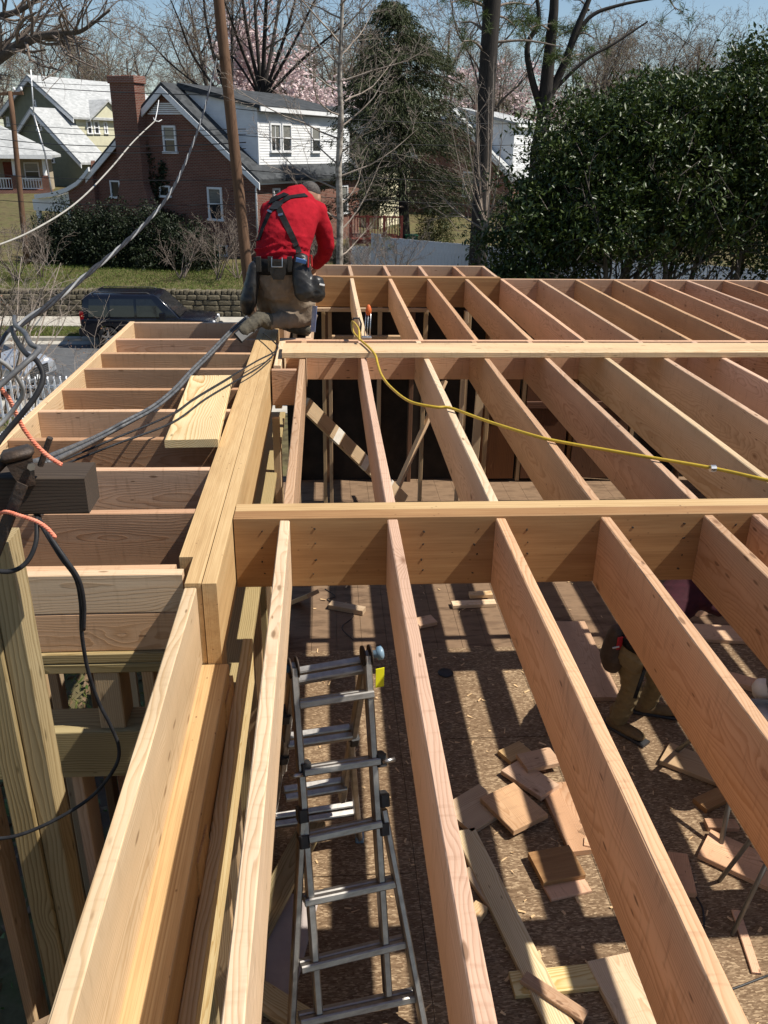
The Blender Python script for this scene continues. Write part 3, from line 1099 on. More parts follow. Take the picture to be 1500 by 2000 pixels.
rg = random.Random(11)
V, Fq = [], []
for i in range(420):
    x, y = rg.uniform(-.3, 3.6), rg.uniform(1.6, 9.0)
    if rg.random() < .35:
        x, y = rg.gauss(1.3, .5), rg.gauss(4.0, .8)
    l, w, a = rg.uniform(.006, .032), rg.uniform(.002, .008), rg.uniform(0, 6.3)
    ca, sa = math.cos(a), math.sin(a)
    z = FLOOR + .002 + rg.uniform(0, .006)
    k = len(V)
    for (p, q, dz) in ((-l, -w, 0), (l, -w, .002), (l * .8, w, 0), (-l * .9, w, .004)):
        V.append((x + p * ca - q * sa, y + p * sa + q * ca, z + dz + rg.uniform(0, .004)))
    Fq.append((k, k + 1, k + 2, k + 3))
tag(add_obj('wood_chips', np_mesh('wood_chips', V, np.array(Fq)), FIR2), 'wood chips and slivers strewn over the floor', kind='stuff')
DARKPLASTIC = mat('dark_plastic', (0.018, 0.018, 0.02), (0.03, 0.03, 0.03), rough=.45)
P = atz(870, 1315, FLOOR)
tag(MB().lathe([(.03, .001), (.062, .001), (.064, .008), (.05, .011), (.01, .009)], Matrix.Translation(P), 24).obj('black_disc', DARKPLASTIC, None, True),
    'round black plastic lid lying on the floor right of the ladder', 'lid')
path = [atz(u, w, FLOOR + .006) for u, w in ((1285, 1715), (1335, 1730), (1362, 1755), (1374, 1785), (1370, 1830), (1340, 1880), (1330, 1960), (1420, 1935), (1500, 1905))]
tag(MB().tube(spline(path, 6), .006, 6).obj('floor_cable', BLACKRUBBER, None, True), 'thin black cable curling over the floor by the saw stand', 'cable')
path = [atz(u, w, FLOOR + .004) for u, w in ((635, 1150), (655, 1165), (640, 1172), (690, 1200), (668, 1225), (690, 1250))]
tag(MB().tube(spline(path, 6), .004, 5).obj('floor_cable', BLACKRUBBER, None, True), 'short black wire on the dark floor behind the ladder', 'cable')

# ------------------------------------------------------------------ mitre saw on a tubular stand, partly out of the picture
SAWGREY = mat('saw_grey_metal', (0.42, 0.42, 0.42), (0.32, 0.32, 0.33), rough=.4, metal=.7)
sawp = atz(1487, 1395, FLOOR + .72)
sawb = thing('mitre_saw', 'mitre saw with black handle and grey blade guard on a tube stand', 'mitre saw', (sawp.x + .1, sawp.y, FLOOR))
sx, sy, sz = sawp.x + .1, sawp.y, FLOOR + .72
MB().lathe([(.15, 0), (.155, .012), (.15, .035), (.05, .04)], Matrix.Translation((sx, sy, sz)), 24).obj('turntable', SAWGREY, sawb, True)
MB().box(sx - .26, sx + .26, sy - .06, sy + .14, sz - .03, sz - .002, ch=.01).obj('base', SAWGREY, sawb)
MB().box(sx - .24, sx + .24, sy + .05, sy + .07, sz + .005, sz + .075, ch=.006).obj('fence', SAWGREY, sawb)
qy = Matrix.Translation((sx - .02, sy + .02, sz + .2)) @ Matrix.Rotation(R(90), 4, 'Y')
MB().lathe([(.03, -.012), (.125, -.012), (.13, 0), (.125, .012), (.03, .012)], qy, 28).obj('blade_guard', mat('dark_guard', (0.10, 0.10, 0.11), (0.16, 0.15, 0.14), rough=.4), sawb, True)
MB().tube(spline([(sx - .03, sy - .02, sz + .28), (sx - .05, sy - .12, sz + .31), (sx - .05, sy - .22, sz + .27), (sx - .04, sy - .2, sz + .22), (sx - .03, sy - .1, sz + .22)], 6), .016, 8).obj('handle', BLACKRUBBER, sawb, True)
MB().lathe([(.04, 0), (.055, .02), (.055, .15), (.04, .18)], Matrix.Translation((sx + .0, sy + .02, sz + .24)) @ Matrix.Rotation(R(80), 4, 'Y'), 16).obj('motor', mat('saw_yellow', (0.5, 0.36, 0.04), (0.4, 0.28, 0.03), rough=.5), sawb, True)
MB().lathe([(.02, 0), (.06, .02), (.075, .08), (.06, .12), (.03, .14)], Matrix.Translation((sx - .02, sy + .16, sz + .0)), 14).obj('dust_bag', mat('white_cloth', (0.7, 0.7, 0.7), (0.55, 0.55, 0.55), rough=.9), sawb, True)
for (a1, b1) in (((-.22, -.04), (-.42, -.40)), ((.2, -.04), (.38, -.40)), ((-.22, .12), (-.36, .5)), ((.2, .12), (.35, .5))):
    MB().tube([(sx + a1[0], sy + a1[1], sz - .03), (sx + b1[0], sy + b1[1], FLOOR + .005)], .016, 8).obj('leg', mat('grey_tube', (0.22, 0.22, 0.21), (0.16, 0.16, 0.15), rough=.5, metal=.5), sawb, True)
# second folding stand in front of it, only its legs in view
st = atz(1520, 1600, FLOOR + .75)
stand = thing('work_stand', 'folding work stand with grey tube legs at the edge of the floor', 'work stand', (st.x, st.y, FLOOR))
MB().box(st.x - .06, st.x + .6, st.y - .12, st.y + .12, FLOOR + .74, FLOOR + .79, ch=.01).obj('stand_top', SAWGREY, stand)
TUBE = mat('grey_steel_tube', (0.25, 0.25, 0.24), (0.17, 0.17, 0.165), rough=.5, metal=.6)
for (u, w) in ((1405, 1720), (1430, 1825), (1640, 1730), (1660, 1840)):
    f = atz(u, w, FLOOR + .005)
    t0 = Vector((st.x + (.0 if u < 1500 else .5), st.y + (.06 if w < 1780 else -.06), FLOOR + .75))
    MB().tube([f, t0], .013, 8).obj('leg', TUBE, stand, True)

# ------------------------------------------------------------------ yellow air hose, clamp on the joists
YELLOW = mat('yellow_hose', (0.52, 0.36, 0.035), (0.42, 0.28, 0.03), rough=.4, scale=30)
hp = [(702, 664, .07), (700, 642, .11), (688, 628, .10), (690, 648, .06), (704, 664, .055), (720, 678, .055), (733, 694, .05), (738, 712, .02), (746, 734, .012), (764, 757, .012), (800, 784, .012), (850, 795, .014),
      (880, 797, .014), (950, 822, .012), (1040, 850, .014), (1100, 864, .012), (1250, 890, .014), (1390, 914, .012), (1500, 938, .013), (1620, 962, .013)]
tag(MB().tube(spline([atz(u, w, T + h) for u, w, h in hp], 6), .0078, 8).obj('air_hose', YELLOW, None, True), 'yellow air hose looped over the long plank and across the joists', 'hose')
P = atz(1392, 915, T + .013)
tag(MB().lathe([(.009, -.012), (.016, -.012), (.016, .012), (.009, .012)], Matrix.Translation(P) @ Matrix.Rotation(R(90), 4, 'Y'), 10).obj('hose_fitting', STEEL), 'small metal fitting on the yellow hose', 'fitting')
cl = atz(716, 662, T)
clamp = thing('bar_clamp', 'steel bar clamp with orange grip standing beside the yellow hose loop', 'clamp', (cl.x, cl.y, T))
ORANGE = mat('orange_grip', (0.62, 0.13, 0.03), (0.5, 0.1, 0.02), rough=.45)
for dx in (-.02, .0, .022):
    MB().tube([(cl.x + dx, cl.y, T - .05), (cl.x + dx * .8 + .012, cl.y + .02, T + .19)], .004, 6).obj('bar', STEEL, clamp, True)
MB().lathe([(.008, 0), (.02, .012), (.022, .04), (.014, .065), (.006, .075)], Matrix.Translation((cl.x + .013, cl.y + .02, T + .165)), 10).obj('grip', ORANGE, clamp, True)
MB().box(cl.x - .035, cl.x + .035, cl.y - .02, cl.y + .02, T + .001, T + .02, ch=.005).obj('jaw', STEEL, clamp)
rp = atz(696, 648, T)
ring = MB().tube([(rp.x + a_, rp.y, T + b_) for a_, b_ in ((-.03, .002), (-.035, .06), (-.02, .1), (.02, .1), (.035, .06), (.03, .002))], .008, 6)
tag(ring.obj('hose_hook', BLACKRUBBER), 'black hook that holds the yellow hose on a joist', 'hook')

# ------------------------------------------------------------------ service post, cross arm and its cables at the left
post = thing('service_post', 'green treated post of two boards carrying a dark cross arm', 'post', (-0.95, 1.95, 1.05))
xr = at(77, 1350, 1.95).x
bx('board', xr - .06, xr, 1.92, 2.01, 1.05, T + .36, TREATED, post, 'z', 3, .001, key='post1')
bx('board', xr - .128, xr - .062, 1.905, 2.00, 1.05, T + .37, TREATED, post, 'z', 3, .001, key='post2')
e = at(178, 950, 1.84)
zt, zb = at(100, 920, 1.84).z, at(100, 990, 1.84).z
bx('cross_arm', e.x - .72, e.x, 1.80, 1.90, zb, zt, WEATHERED, post, 'x', 4, .003)
wh = at(36, 893, 1.80)
head = thing('weatherhead', 'dark iron service cap with strap bolted to the cross arm', 'service cap', (wh.x, wh.y, zt))
hm = Matrix.Translation(wh) @ Matrix.Rotation(R(-10), 4, 'Y') @ Matrix.Rotation(R(20), 4, 'Z')
MB().box(-.036, .036, -.028, .028, -.004, .020, hm, ch=.010).obj('cap', DARKIRON, head, True)
MB().poly([hm @ Vector((x_ * k_, y_ * k_, z_)) for z_, k_ in ((-.005, 1.0), (-.03, .85), (-.068, .55)) for x_, y_ in ((-.028, -.022), (.028, -.022), (.028, .022), (-.028, .022))],
          [(0, 1, 2, 3), (11, 10, 9, 8)] + [(r_ * 4 + k, (r_ + 1) * 4 + k, (r_ + 1) * 4 + (k + 1) % 4, r_ * 4 + (k + 1) % 4) for r_ in range(2) for k in range(4)]).obj('cap_body', DARKIRON, head)
MB().lathe([(.003, 0), (.009, 0), (.009, .008), (.003, .008)], hm @ Matrix.Translation((.02, -.026, -.02)) @ Matrix.Rotation(R(90), 4, 'X'), 6).obj('bolt', STEEL, head)
board('strap', wh + Vector((0.012, -.035, -.05)), at(-12, 1085, 1.74), .006, .028, DARKIRON, head, side=(1, 0, .3))
board('bolt_lug', wh + Vector((.045, 0, -.02)), wh + Vector((.075, 0, .045)), .012, .016, DARKIRON, head, side=(0, 1, 0))
for s in (-.035, -.05):
    MB().tube([wh + Vector((s, 0, -.01)), wh + Vector((s - .02, -.01, -.03)), wh + Vector((s - .05, -.02, -.035))], .012, 8).obj('insulator', DARKIRON, head, True)
BLACKCABLE = mat('black_cable', (0.014, 0.014, 0.016), (0.03, 0.03, 0.032), scale=25, rough=.55, spec=.18)


def cable(pts, r, name, label, m=BLACKCABLE, n=7, sides=8, cat='cable', group=None):
    return tag(MB().tube(spline(pts, n), r, sides).obj(name, m, None, True), label, cat, group)


cable([at(62, 985, 1.86), at(75, 1015, 1.80), at(92, 1045, 1.76), at(120, 1090, 1.74), at(148, 1130, 1.74), at(158, 1180, 1.75), at(160, 1240, 1.76), at(172, 1310, 1.78),
       at(192, 1370, 1.80), at(215, 1415, 1.80), at(232, 1460, 1.80), at(224, 1500, 1.79), at(180, 1555, 1.78), at(110, 1600, 1.76), at(34, 1632, 1.74), at(-30, 1640, 1.74)], .0050,
      'service_cable', 'black cable hanging from the cross arm in a long loop below the deck')
cable([at(70, 990, 1.84), at(80, 1020, 1.79), at(99, 1050, 1.755), at(128, 1092, 1.73), at(154, 1132, 1.73), at(164, 1180, 1.74), at(163, 1230, 1.75)], .0052, 'service_cable', 'second black cable taped beside the looped service cable')
cable([at(72, 1010, 1.80), at(70, 1060, 1.76), at(52, 1098, 1.74), at(20, 1116, 1.73), at(-30, 1112, 1.73)], .0055, 'service_cable', 'black cable bending back to the post under the cross arm')
bund = thing('cable_bundle', 'thick grey bundle of cables lying slantwise over the porch joists', 'cable bundle', tuple(at(30, 925, 1.93)))
for i, (o, r_) in enumerate((((0, 0, 0), .0105), ((.0, .0, .016), .008), ((.014, .006, .005), .0075))):
    o = Vector(o)
    MB().tube(spline([at(30, 925, 1.93) + o, at(72, 912, 2.1) + o, at(112, 896, 2.3) + o] + [atz(u, w, T + .03) + o for u, w in ((190, 858), (250, 826), (300, 798), (340, 765), (372, 730), (410, 692), (450, 650), (482, 622))], 7), r_, 8).obj('strand', GREYCABLE, bund, True)
cable([at(62, 918, 1.95)] + [atz(u, w, T + .05) for u, w in ((130, 896), (220, 858), (330, 812), (380, 778), (440, 742), (500, 706), (535, 688), (542, 676), (526, 660), (514, 650))], .005, 'thin_cable', 'thin black cable crossing the yellow plank to the kneeling man')
cable([at(60, 925, 1.97)] + [atz(u, w, T + .045) for u, w in ((130, 905), (230, 866), (335, 826), (400, 780), (450, 750), (505, 718), (538, 690))], .005, 'thin_cable', 'lower thin black cable running beside the first over the plank')
# twisted service drop from the post head up to the street pole
drop_pts = [at(-20, 692, 2.2), at(30, 640, 2.5), at(100, 592, 2.9), at(165, 540, 3.5), at(230, 487, 4.3), at(285, 435, 5.4), at(325, 388, 6.8), at(352, 340, 8.6), at(375, 285, 11), at(395, 228, 14.0), at(410, 170, 17.5), at(424, 114, 21.1)]
sp_ = spline(drop_pts, 40)
WHITECABLE = mat('bare_aluminium_cable', (0.34, 0.34, 0.33), (0.2, 0.2, 0.2), rough=.55, metal=.3)
drop = thing('service_drop', 'thick twisted service cable sweeping from the post up to the utility pole', 'power cable', tuple(drop_pts[0]))
ls = 0
for j, (mm_, rr) in enumerate(((BLACKCABLE, .0056), (BLACKCABLE, .0056), (WHITECABLE, .0042))):
    pts, ls = [], 0.0
    for i, p in enumerate(sp_):
        if i:
            ls += (p - sp_[i - 1]).length
        t = (sp_[min(i + 1, len(sp_) - 1)] - sp_[max(i - 1, 0)]).normalized()
        u_ = t.cross(Vector((0, 0, 1))).normalized()
        v_ = u_.cross(t)
        k = ls * 9.0 / (1 + .06 * ls) + j * 2.094
        pts.append(p + (u_ * math.cos(k) + v_ * math.sin(k)) * (.0054 + .0003 * ls))
    MB().tube(pts, [rr * (1 + .5 * i_ / len(pts)) for i_ in range(len(pts))], 6).obj('strand', mm_, drop, True)
# loops of loose conductors by the post
cable([at(-25, 905, 1.55), at(0, 860, 1.6), at(40, 812, 1.62), at(72, 770, 1.64), at(84, 735, 1.66), at(72, 705, 1.68), at(50, 690, 1.72), at(30, 660, 1.95), at(22, 640, 2.3)], .0056, 'loose_conductor', 'black conductor loop bending out by the post head')
cable([at(-25, 775, 1.5), at(20, 735, 1.53), at(60, 700, 1.56), at(76, 682, 1.6), at(60, 672, 1.62), at(48, 650, 1.7), at(30, 635, 2.0), at(28, 618, 2.4)], .0052, 'loose_conductor', 'dark conductor kinked like an elbow above the loop', GREYCABLE)
cable([at(-25, 690, 1.6), at(15, 715, 1.62), at(38, 745, 1.64), at(45, 768, 1.65), at(30, 795, 1.65), at(5, 825, 1.64), at(-25, 850, 1.62)], .0045, 'loose_conductor', 'bare grey conductor hanging in front of the white fence', WHITECABLE)
ROPE = mat('orange_rope', (0.62, 0.16, 0.09), (0.75, 0.30, 0.20), scale=60, rough=.8)


def rope(pts, label, r=.0033):
    sp2 = spline(pts, 22)
    rp_ = thing('orange_rope', label, 'rope', tuple(pts[0]))
    for j in range(3):
        q, l_ = [], 0
        for i, p in enumerate(sp2):
            if i:
                l_ += (p - sp2[i - 1]).length
            t = (sp2[min(i + 1, len(sp2) - 1)] - sp2[max(i - 1, 0)]).normalized()
            u_ = t.orthogonal().normalized()
            k = l_ * 330 + j * 2.094
            q.append(p + (u_ * math.cos(k) + u_.cross(t) * math.sin(k)) * r * .75)
        MB().tube(q, r * .8, 5).obj('strand', ROPE, rp_, True)


rope([at(-10, 745, 1.7), at(15, 775, 1.72), at(28, 800, 1.73), at(45, 835, 1.74), at(70, 868, 1.74), at(95, 892, 1.73), at(120, 908, 1.72)], 'orange twisted rope end dangling above the cross arm')
rope([at(-14, 1010, 1.78), at(10, 1000, 1.75), at(40, 1008, 1.73), at(70, 1018, 1.72), at(92, 1032, 1.71), at(108, 1050, 1.70)], 'orange frayed rope sticking out below the cross arm')
# ------------------------------------------------------------------ people
def chain_mesh(mb, secs, hint=(1, 0, 0), sides=16):
    """closed tapered limb: secs = [(centre, half width along hint, half depth)]"""
    P = [Vector(s[0]) for s in secs]
    n = len(P)
    hint = Vector(hint)
    rows = []
    dirs = []
    for i in range(n):
        t = (P[min(i + 1, n - 1)] - P[max(i - 1, 0)]).normalized()
        dirs.append(t)
    full = []
    r0, r1 = min(secs[0][1:3]), min(secs[-1][1:3])
    for f, k in ((-.95, .3), (-.65, .75)):
        full.append((P[0] + dirs[0] * f * r0, secs[0][1] * k, secs[0][2] * k, dirs[0]))
    for i in range(n):
        full.append((P[i], secs[i][1], secs[i][2], dirs[i]))
    for f, k in ((.65, .75), (.95, .3)):
        full.append((P[-1] + dirs[-1] * f * r1, secs[-1][1] * k, secs[-1][2] * k, dirs[-1]))
    V = []
    for c, a, b, t in full:
        u = hint - t * hint.dot(t)
        if u.length < 1e-3:
            u = t.orthogonal()
        u.normalize()
        v = t.cross(u)
        for k in range(sides):
            q = 2 * math.pi * k / sides
            V.append(c + u * (a * math.cos(q)) + v * (b * math.sin(q)))
    F = []
    m = len(full)
    for i in range(m - 1):
        for k in range(sides):
            q = (k + 1) % sides
            F.append((i * sides + k, i * sides + q, (i + 1) * sides + q, (i + 1) * sides + k))
    F.append(tuple(range(sides - 1, -1, -1)))
    F.append(tuple((m - 1) * sides + k for k in range(sides)))
    mb.poly(V, F)


def ellipsoid(mb, c, rx, ry, rz, M=None, n=14):
    M = M or Matrix()
    V, F = [], []
    for i in range(n + 1):
        th = math.pi * (i + .001) / (n + .002)
        for k in range(n * 2):
            ph = math.pi * k / n
            V.append(Vector(c) + M @ Vector((rx * math.sin(th) * math.cos(ph), ry * math.sin(th) * math.sin(ph), rz * math.cos(th))))
    for i in range(n):
        for k in range(2 * n):
            q = (k + 1) % (2 * n)
            F.append((i * 2 * n + k, (i + 1) * 2 * n + k, (i + 1) * 2 * n + q, i * 2 * n + q))
    F.append(tuple(range(2 * n)))
    F.append(tuple(n * 2 * n + k for k in range(2 * n - 1, -1, -1)))
    mb.poly(V, F)


def blob(name, mb, voxel, material, parent, smooth_it=4, fold=None):
    """fuse overlapping shapes into one continuous skin"""
    me = mb.mesh('tmp')
    o = bpy.data.objects.new('tmp', me)
    COL.objects.link(o)
    md = o.modifiers.new('r', 'REMESH')
    md.mode = 'VOXEL'
    md.voxel_size = voxel
    if smooth_it:
        ms = o.modifiers.new('s', 'SMOOTH')
        ms.factor = .5
        ms.iterations = smooth_it
    dg = bpy.context.evaluated_depsgraph_get()
    me2 = bpy.data.meshes.new_from_object(o.evaluated_get(dg))
    bpy.data.objects.remove(o)
    if fold:
        n = len(me2.vertices)
        co = np.empty(n * 3, dtype=np.float32)
        no = np.empty(n * 3, dtype=np.float32)
        me2.vertices.foreach_get('co', co)
        me2.vertices.foreach_get('normal', no)
        co, no = co.reshape(-1, 3), no.reshape(-1, 3)
        co += no * fold(co)[:, None]
        me2.vertices.foreach_set('co', co.ravel())
        me2.update()
    smooth(me2)
    me2.materials.clear()
    return add_obj(name, me2, material, parent)


def folds(amp, seeds, sharp=1.0):
    def f(co):
        d = np.zeros(len(co), dtype=np.float32)
        for (kx, ky, kz, ph) in seeds:
            a = co[:, 0] * kx + co[:, 1] * ky + co[:, 2] * kz + ph
            a = a + 1.3 * np.sin(co[:, 0] * kz * .31 + co[:, 2] * kx * .27 + ph * 2)
            w = 1 - np.abs(np.sin(a))
            d += w ** 3 * (0.6 + 0.4 * np.sin(co[:, 0] * 9 + co[:, 2] * 7 + ph))
        return amp * (d - .5)
    return f


RED = mat('red_fleece', (0.35, 0.010, 0.020), (0.24, 0.006, 0.013), scale=12, rough=.92, bump=.6, bscale=13, spec=.12)
KHAKI = mat('grey_brown_trousers', (0.205, 0.16, 0.118), (0.155, 0.12, 0.088), scale=20, rough=.85, bump=.6, bscale=18, spec=.15)
SKIN = mat('brown_skin', (0.30, 0.155, 0.095), (0.24, 0.12, 0.07), scale=24, rough=.5)
HAIR = mat('cropped_hair', (0.028, 0.024, 0.022), (0.085, 0.075, 0.068), scale=90, rough=.75, detail=2)
BOOT = mat('muddy_boot', (0.045, 0.04, 0.03), (0.095, 0.082, 0.058), scale=22, rough=.85, bump=.5)
NYLON = mat('black_nylon', (0.007, 0.007, 0.008), (0.014, 0.014, 0.015), scale=40, rough=.7, bump=.1, spec=.15)
LEATHER = mat('black_leather', (0.012, 0.012, 0.012), (0.03, 0.028, 0.026), scale=18, rough=.38, bump=.2)


def hand(mb, wrist, d, palm_n, s=1.0, curl=.7):
    """palm with five bent fingers"""
    d = Vector(d).normalized()
    n = (Vector(palm_n) - d * d.dot(Vector(palm_n))).normalized()
    w = d.cross(n)
    chain_mesh(mb, [(wrist, .028 * s, .02 * s), (wrist + d * .045 * s, .042 * s, .017 * s), (wrist + d * .09 * s, .04 * s, .014 * s)], w, 12)
    for i, (off, ln) in enumerate(((-.03, .065), (-.01, .078), (.011, .075), (.031, .058))):
        a = wrist + d * .085 * s + w * off * s
        b = a + (d * math.cos(curl * .5) + n * math.sin(curl * .5)) * ln * .5 * s
        c = b + (d * math.cos(curl * 1.6) + n * math.sin(curl * 1.6)) * ln * .5 * s
        chain_mesh(mb, [(a, .0095 * s, .0095 * s), (b, .009 * s, .009 * s), (c, .0075 * s, .0075 * s)], w, 8)
    a = wrist + d * .03 * s - w * .035 * s
    b = a + (d * .7 - w * .6 + n * .3).normalized() * .035 * s
    c = b + (d * .9 - w * .1 + n * .5).normalized() * .03 * s
    chain_mesh(mb, [(a, .012 * s, .012 * s), (b, .011 * s, .011 * s), (c, .009 * s, .009 * s)], w, 8)


def head_mesh(mb, c, face, up, s=1.0):
    f = Vector(face).normalized()
    u = (Vector(up) - f * f.dot(Vector(up))).normalized()
    r = f.cross(u)
    M = Matrix((r, f, u)).transposed()
    ellipsoid(mb, c, .076 * s, .096 * s, .098 * s, M)
    ellipsoid(mb, c + f * .025 * s - u * .055 * s, .058 * s, .068 * s, .062 * s, M, 10)
    ellipsoid(mb, c + f * .098 * s - u * .018 * s, .012 * s, .02 * s, .024 * s, M, 8)
    ellipsoid(mb, c + f * .088 * s - u * .065 * s, .024 * s, .012 * s, .009 * s, M, 8)
    for sd in (-1, 1):
        ellipsoid(mb, c + r * sd * .078 * s - f * .005 * s - u * .015 * s, .009 * s, .02 * s, .032 * s, M, 8)
        ellipsoid(mb, c + f * .083 * s + r * sd * .03 * s + u * .012 * s, .018 * s, .012 * s, .012 * s, M, 8)
    return M


def surface_strap(name, pxs, w, bvh, material, parent, off=.006, n=10, thick=.004, direction=None):
    """webbing laid over a surface: each point dropped onto it along the line of sight, then lifted by the normal"""
    pts = []
    for i in range(len(pxs) - 1):
        for k in range(n):
            t = k / n
            pts.append((pxs[i][0] * (1 - t) + pxs[i + 1][0] * t, pxs[i][1] * (1 - t) + pxs[i + 1][1] * t))
    pts.append(pxs[-1])
    C, N = [], []
    for (u, v) in pts:
        h = bvh.ray_cast(CAM, ray(u, v).normalized())
        if h[0] is None:
            continue
        C.append(h[0])
        N.append(h[1])
    V, F = [], []
    for i in range(len(C)):
        nn = Vector((0, 0, 0))
        for k in range(max(0, i - 3), min(len(C), i + 4)):
            nn += N[k]
        nn.normalize()
        t = (C[min(i + 1, len(C) - 1)] - C[max(i - 1, 0)]).normalized()
        sd = t.cross(nn).normalized() * w / 2
        c = C[i] + nn * off
        V += [c - sd, c + sd, c + sd - nn * thick, c - sd - nn * thick]
    for i in range(len(C) - 1):
        a, b = i * 4, i * 4 + 4
        F += [(a, a + 1, b + 1, b), (a + 1, a + 2, b + 2, b + 1), (a + 2, a + 3, b + 3, b + 2), (a + 3, a, b, b + 3)]
    F += [(0, 3, 2, 1), tuple(len(V) - 4 + k for k in range(4))]
    return MB().poly(V, F).obj(name, material, parent)


# -------- man kneeling on the beam, seen from behind
man = thing('person', 'person in red hoodie and tool belt kneeling on the main beam, seen from behind', 'person', (-0.3, 6.2, T))
U1 = Vector((.97, -.12, .03))
torso = [(at(549, 526, 6.16), .178, .135), (at(551, 500, 6.17), .188, .145), (at(556, 470, 6.20), .192, .155), (at(564, 440, 6.26), .198, .155), (at(571, 414, 6.34), .20, .135), (at(577, 396, 6.41), .165, .105)]
armR = [(at(620, 424, 6.39), .078, .082), (at(632, 450, 6.42), .070, .072), (at(637, 478, 6.46), .066, .066), (at(632, 500, 6.54), .058, .058), (at(618, 516, 6.66), .046, .046)]
armL = [(at(530, 424, 6.40), .078, .082), (at(522, 452, 6.48), .068, .070), (at(522, 478, 6.60), .062, .062), (at(545, 498, 6.72), .05, .05), (at(566, 508, 6.78), .044, .044)]
shL, shR = at(527, 415, 6.38), at(620, 414, 6.38)
mb = MB()
chain_mesh(mb, torso, U1, 24)
chain_mesh(mb, [(shL, .075, .08), ((shL + shR) / 2 + Vector((0, 0, .02)), .09, .085), (shR, .075, .08)], (0, 1, 0))
chain_mesh(mb, armR, U1)
chain_mesh(mb, armL, U1)
chain_mesh(mb, [(at(556, 392, 6.36), .05, .045), (at(570, 380, 6.40), .062, .05), (at(588, 376, 6.46), .06, .045), (at(600, 384, 6.52), .04, .035)], (0, 0, 1))
hood_f = folds(.012, [(10, 4, 30, .3), (-16, 6, 22, 1.9), (22, 0, 12, 4.0)])


def hoodie_fold(co):
    low = np.clip((5.98 - co[:, 2]) / .30, 0.3, 1.0)
    big = np.sin(co[:, 2] * 62 + 5 * np.sin(co[:, 0] * 7) + co[:, 0] * 11)
    ring = np.clip((5.80 - co[:, 2]) / .12, 0, 1) * (1 - np.abs(big)) ** 2 * .02
    body_ = (co[:, 0] < -.12).astype(np.float32)
    return hood_f(co) * low * (.45 + .55 * body_) + ring * body_


hoodie = blob('hoodie', mb, .011, RED, man, 5, hoodie_fold)
bvh = BVHTree.FromPolygons([v.co[:] for v in hoodie.data.vertices], [p.vertices[:] for p in hoodie.data.polygons])
# trousers
thR, knR, anR = at(572, 558, 6.16), at(602, 618, 6.17), at(527, 628, 6.02)
thL, knL, anL = at(522, 556, 6.18), at(528, 606, 6.34), at(566, 634, 6.24)
mb = MB()
chain_mesh(mb, [(at(548, 522, 6.16), .172, .13), (at(548, 540, 6.15), .182, .145), (at(547, 558, 6.15), .17, .14)], U1, 24)
chain_mesh(mb, [(thR, .11, .12), (thR.lerp(knR, .5) + Vector((-.01, 0, 0)), .105, .11), (knR + Vector((-.01, 0, .01)), .082, .085)], (1, 0, 0))
chain_mesh(mb, [(knR, .078, .072), (knR.lerp(anR, .35), .075, .07), (knR.lerp(anR, .75), .064, .062), (anR, .058, .056)], (0, 0, 1))
chain_mesh(mb, [(thL, .10, .11), (thL.lerp(knL, .5), .105, .108), (knL, .085, .085)], (1, 0, 0))
chain_mesh(mb, [(knL, .072, .07), (knL.lerp(anL, .5), .068, .062), (anL, .055, .052)], (0, 0, 1))
chain_mesh(mb, [(at(546, 560, 6.16), .13, .11), (at(552, 590, 6.16), .11, .085), (at(560, 612, 6.15), .10, .06)], U1, 20)
tf = folds(.011, [(26, 8, 14, .2), (-14, 10, 26, 2.2), (34, -6, -10, 1.1)])
blob('trousers', mb, .010, KHAKI, man, 4, tf)
# body (one skin) under the clothes
hc = at(606, 386, 6.56)
mb = MB()
chain_mesh(mb, [(p, a * .82, b * .82) for p, a, b in torso], U1, 20)
chain_mesh(mb, [(p, a * .7, b * .7) for p, a, b in armR], U1)
chain_mesh(mb, [(p, a * .7, b * .7) for p, a, b in armL], U1)
chain_mesh(mb, [(at(577, 398, 6.42), .065, .06), (at(592, 390, 6.50), .055, .055), (hc, .05, .05)], U1)
chain_mesh(mb, [(at(548, 524, 6.16), .14, .10), (at(548, 545, 6.15), .14, .11)], U1)
for a_, b_, c_ in ((thR, knR, anR), (thL, knL, anL)):
    chain_mesh(mb, [(a_, .075, .08), (b_, .055, .055)], (1, 0, 0))
    chain_mesh(mb, [(b_, .05, .05), (c_, .04, .04)], (0, 0, 1))
HM = head_mesh(mb, hc, (.35, .75, -.52), (.2, .5, .84))
hand(mb, armR[-1][0], (-.2, .7, -.7), (-.7, .3, .2))
hand(mb, armL[-1][0], (.5, .5, -.7), (.3, .3, -.5))
blob('body', mb, .0085, SKIN, man, 2)
mb = MB()
ellipsoid(mb, hc + HM @ Vector((0, -.020, .034)), .0765, .084, .072, HM)
blob('hair', mb, .010, HAIR, man, 2)
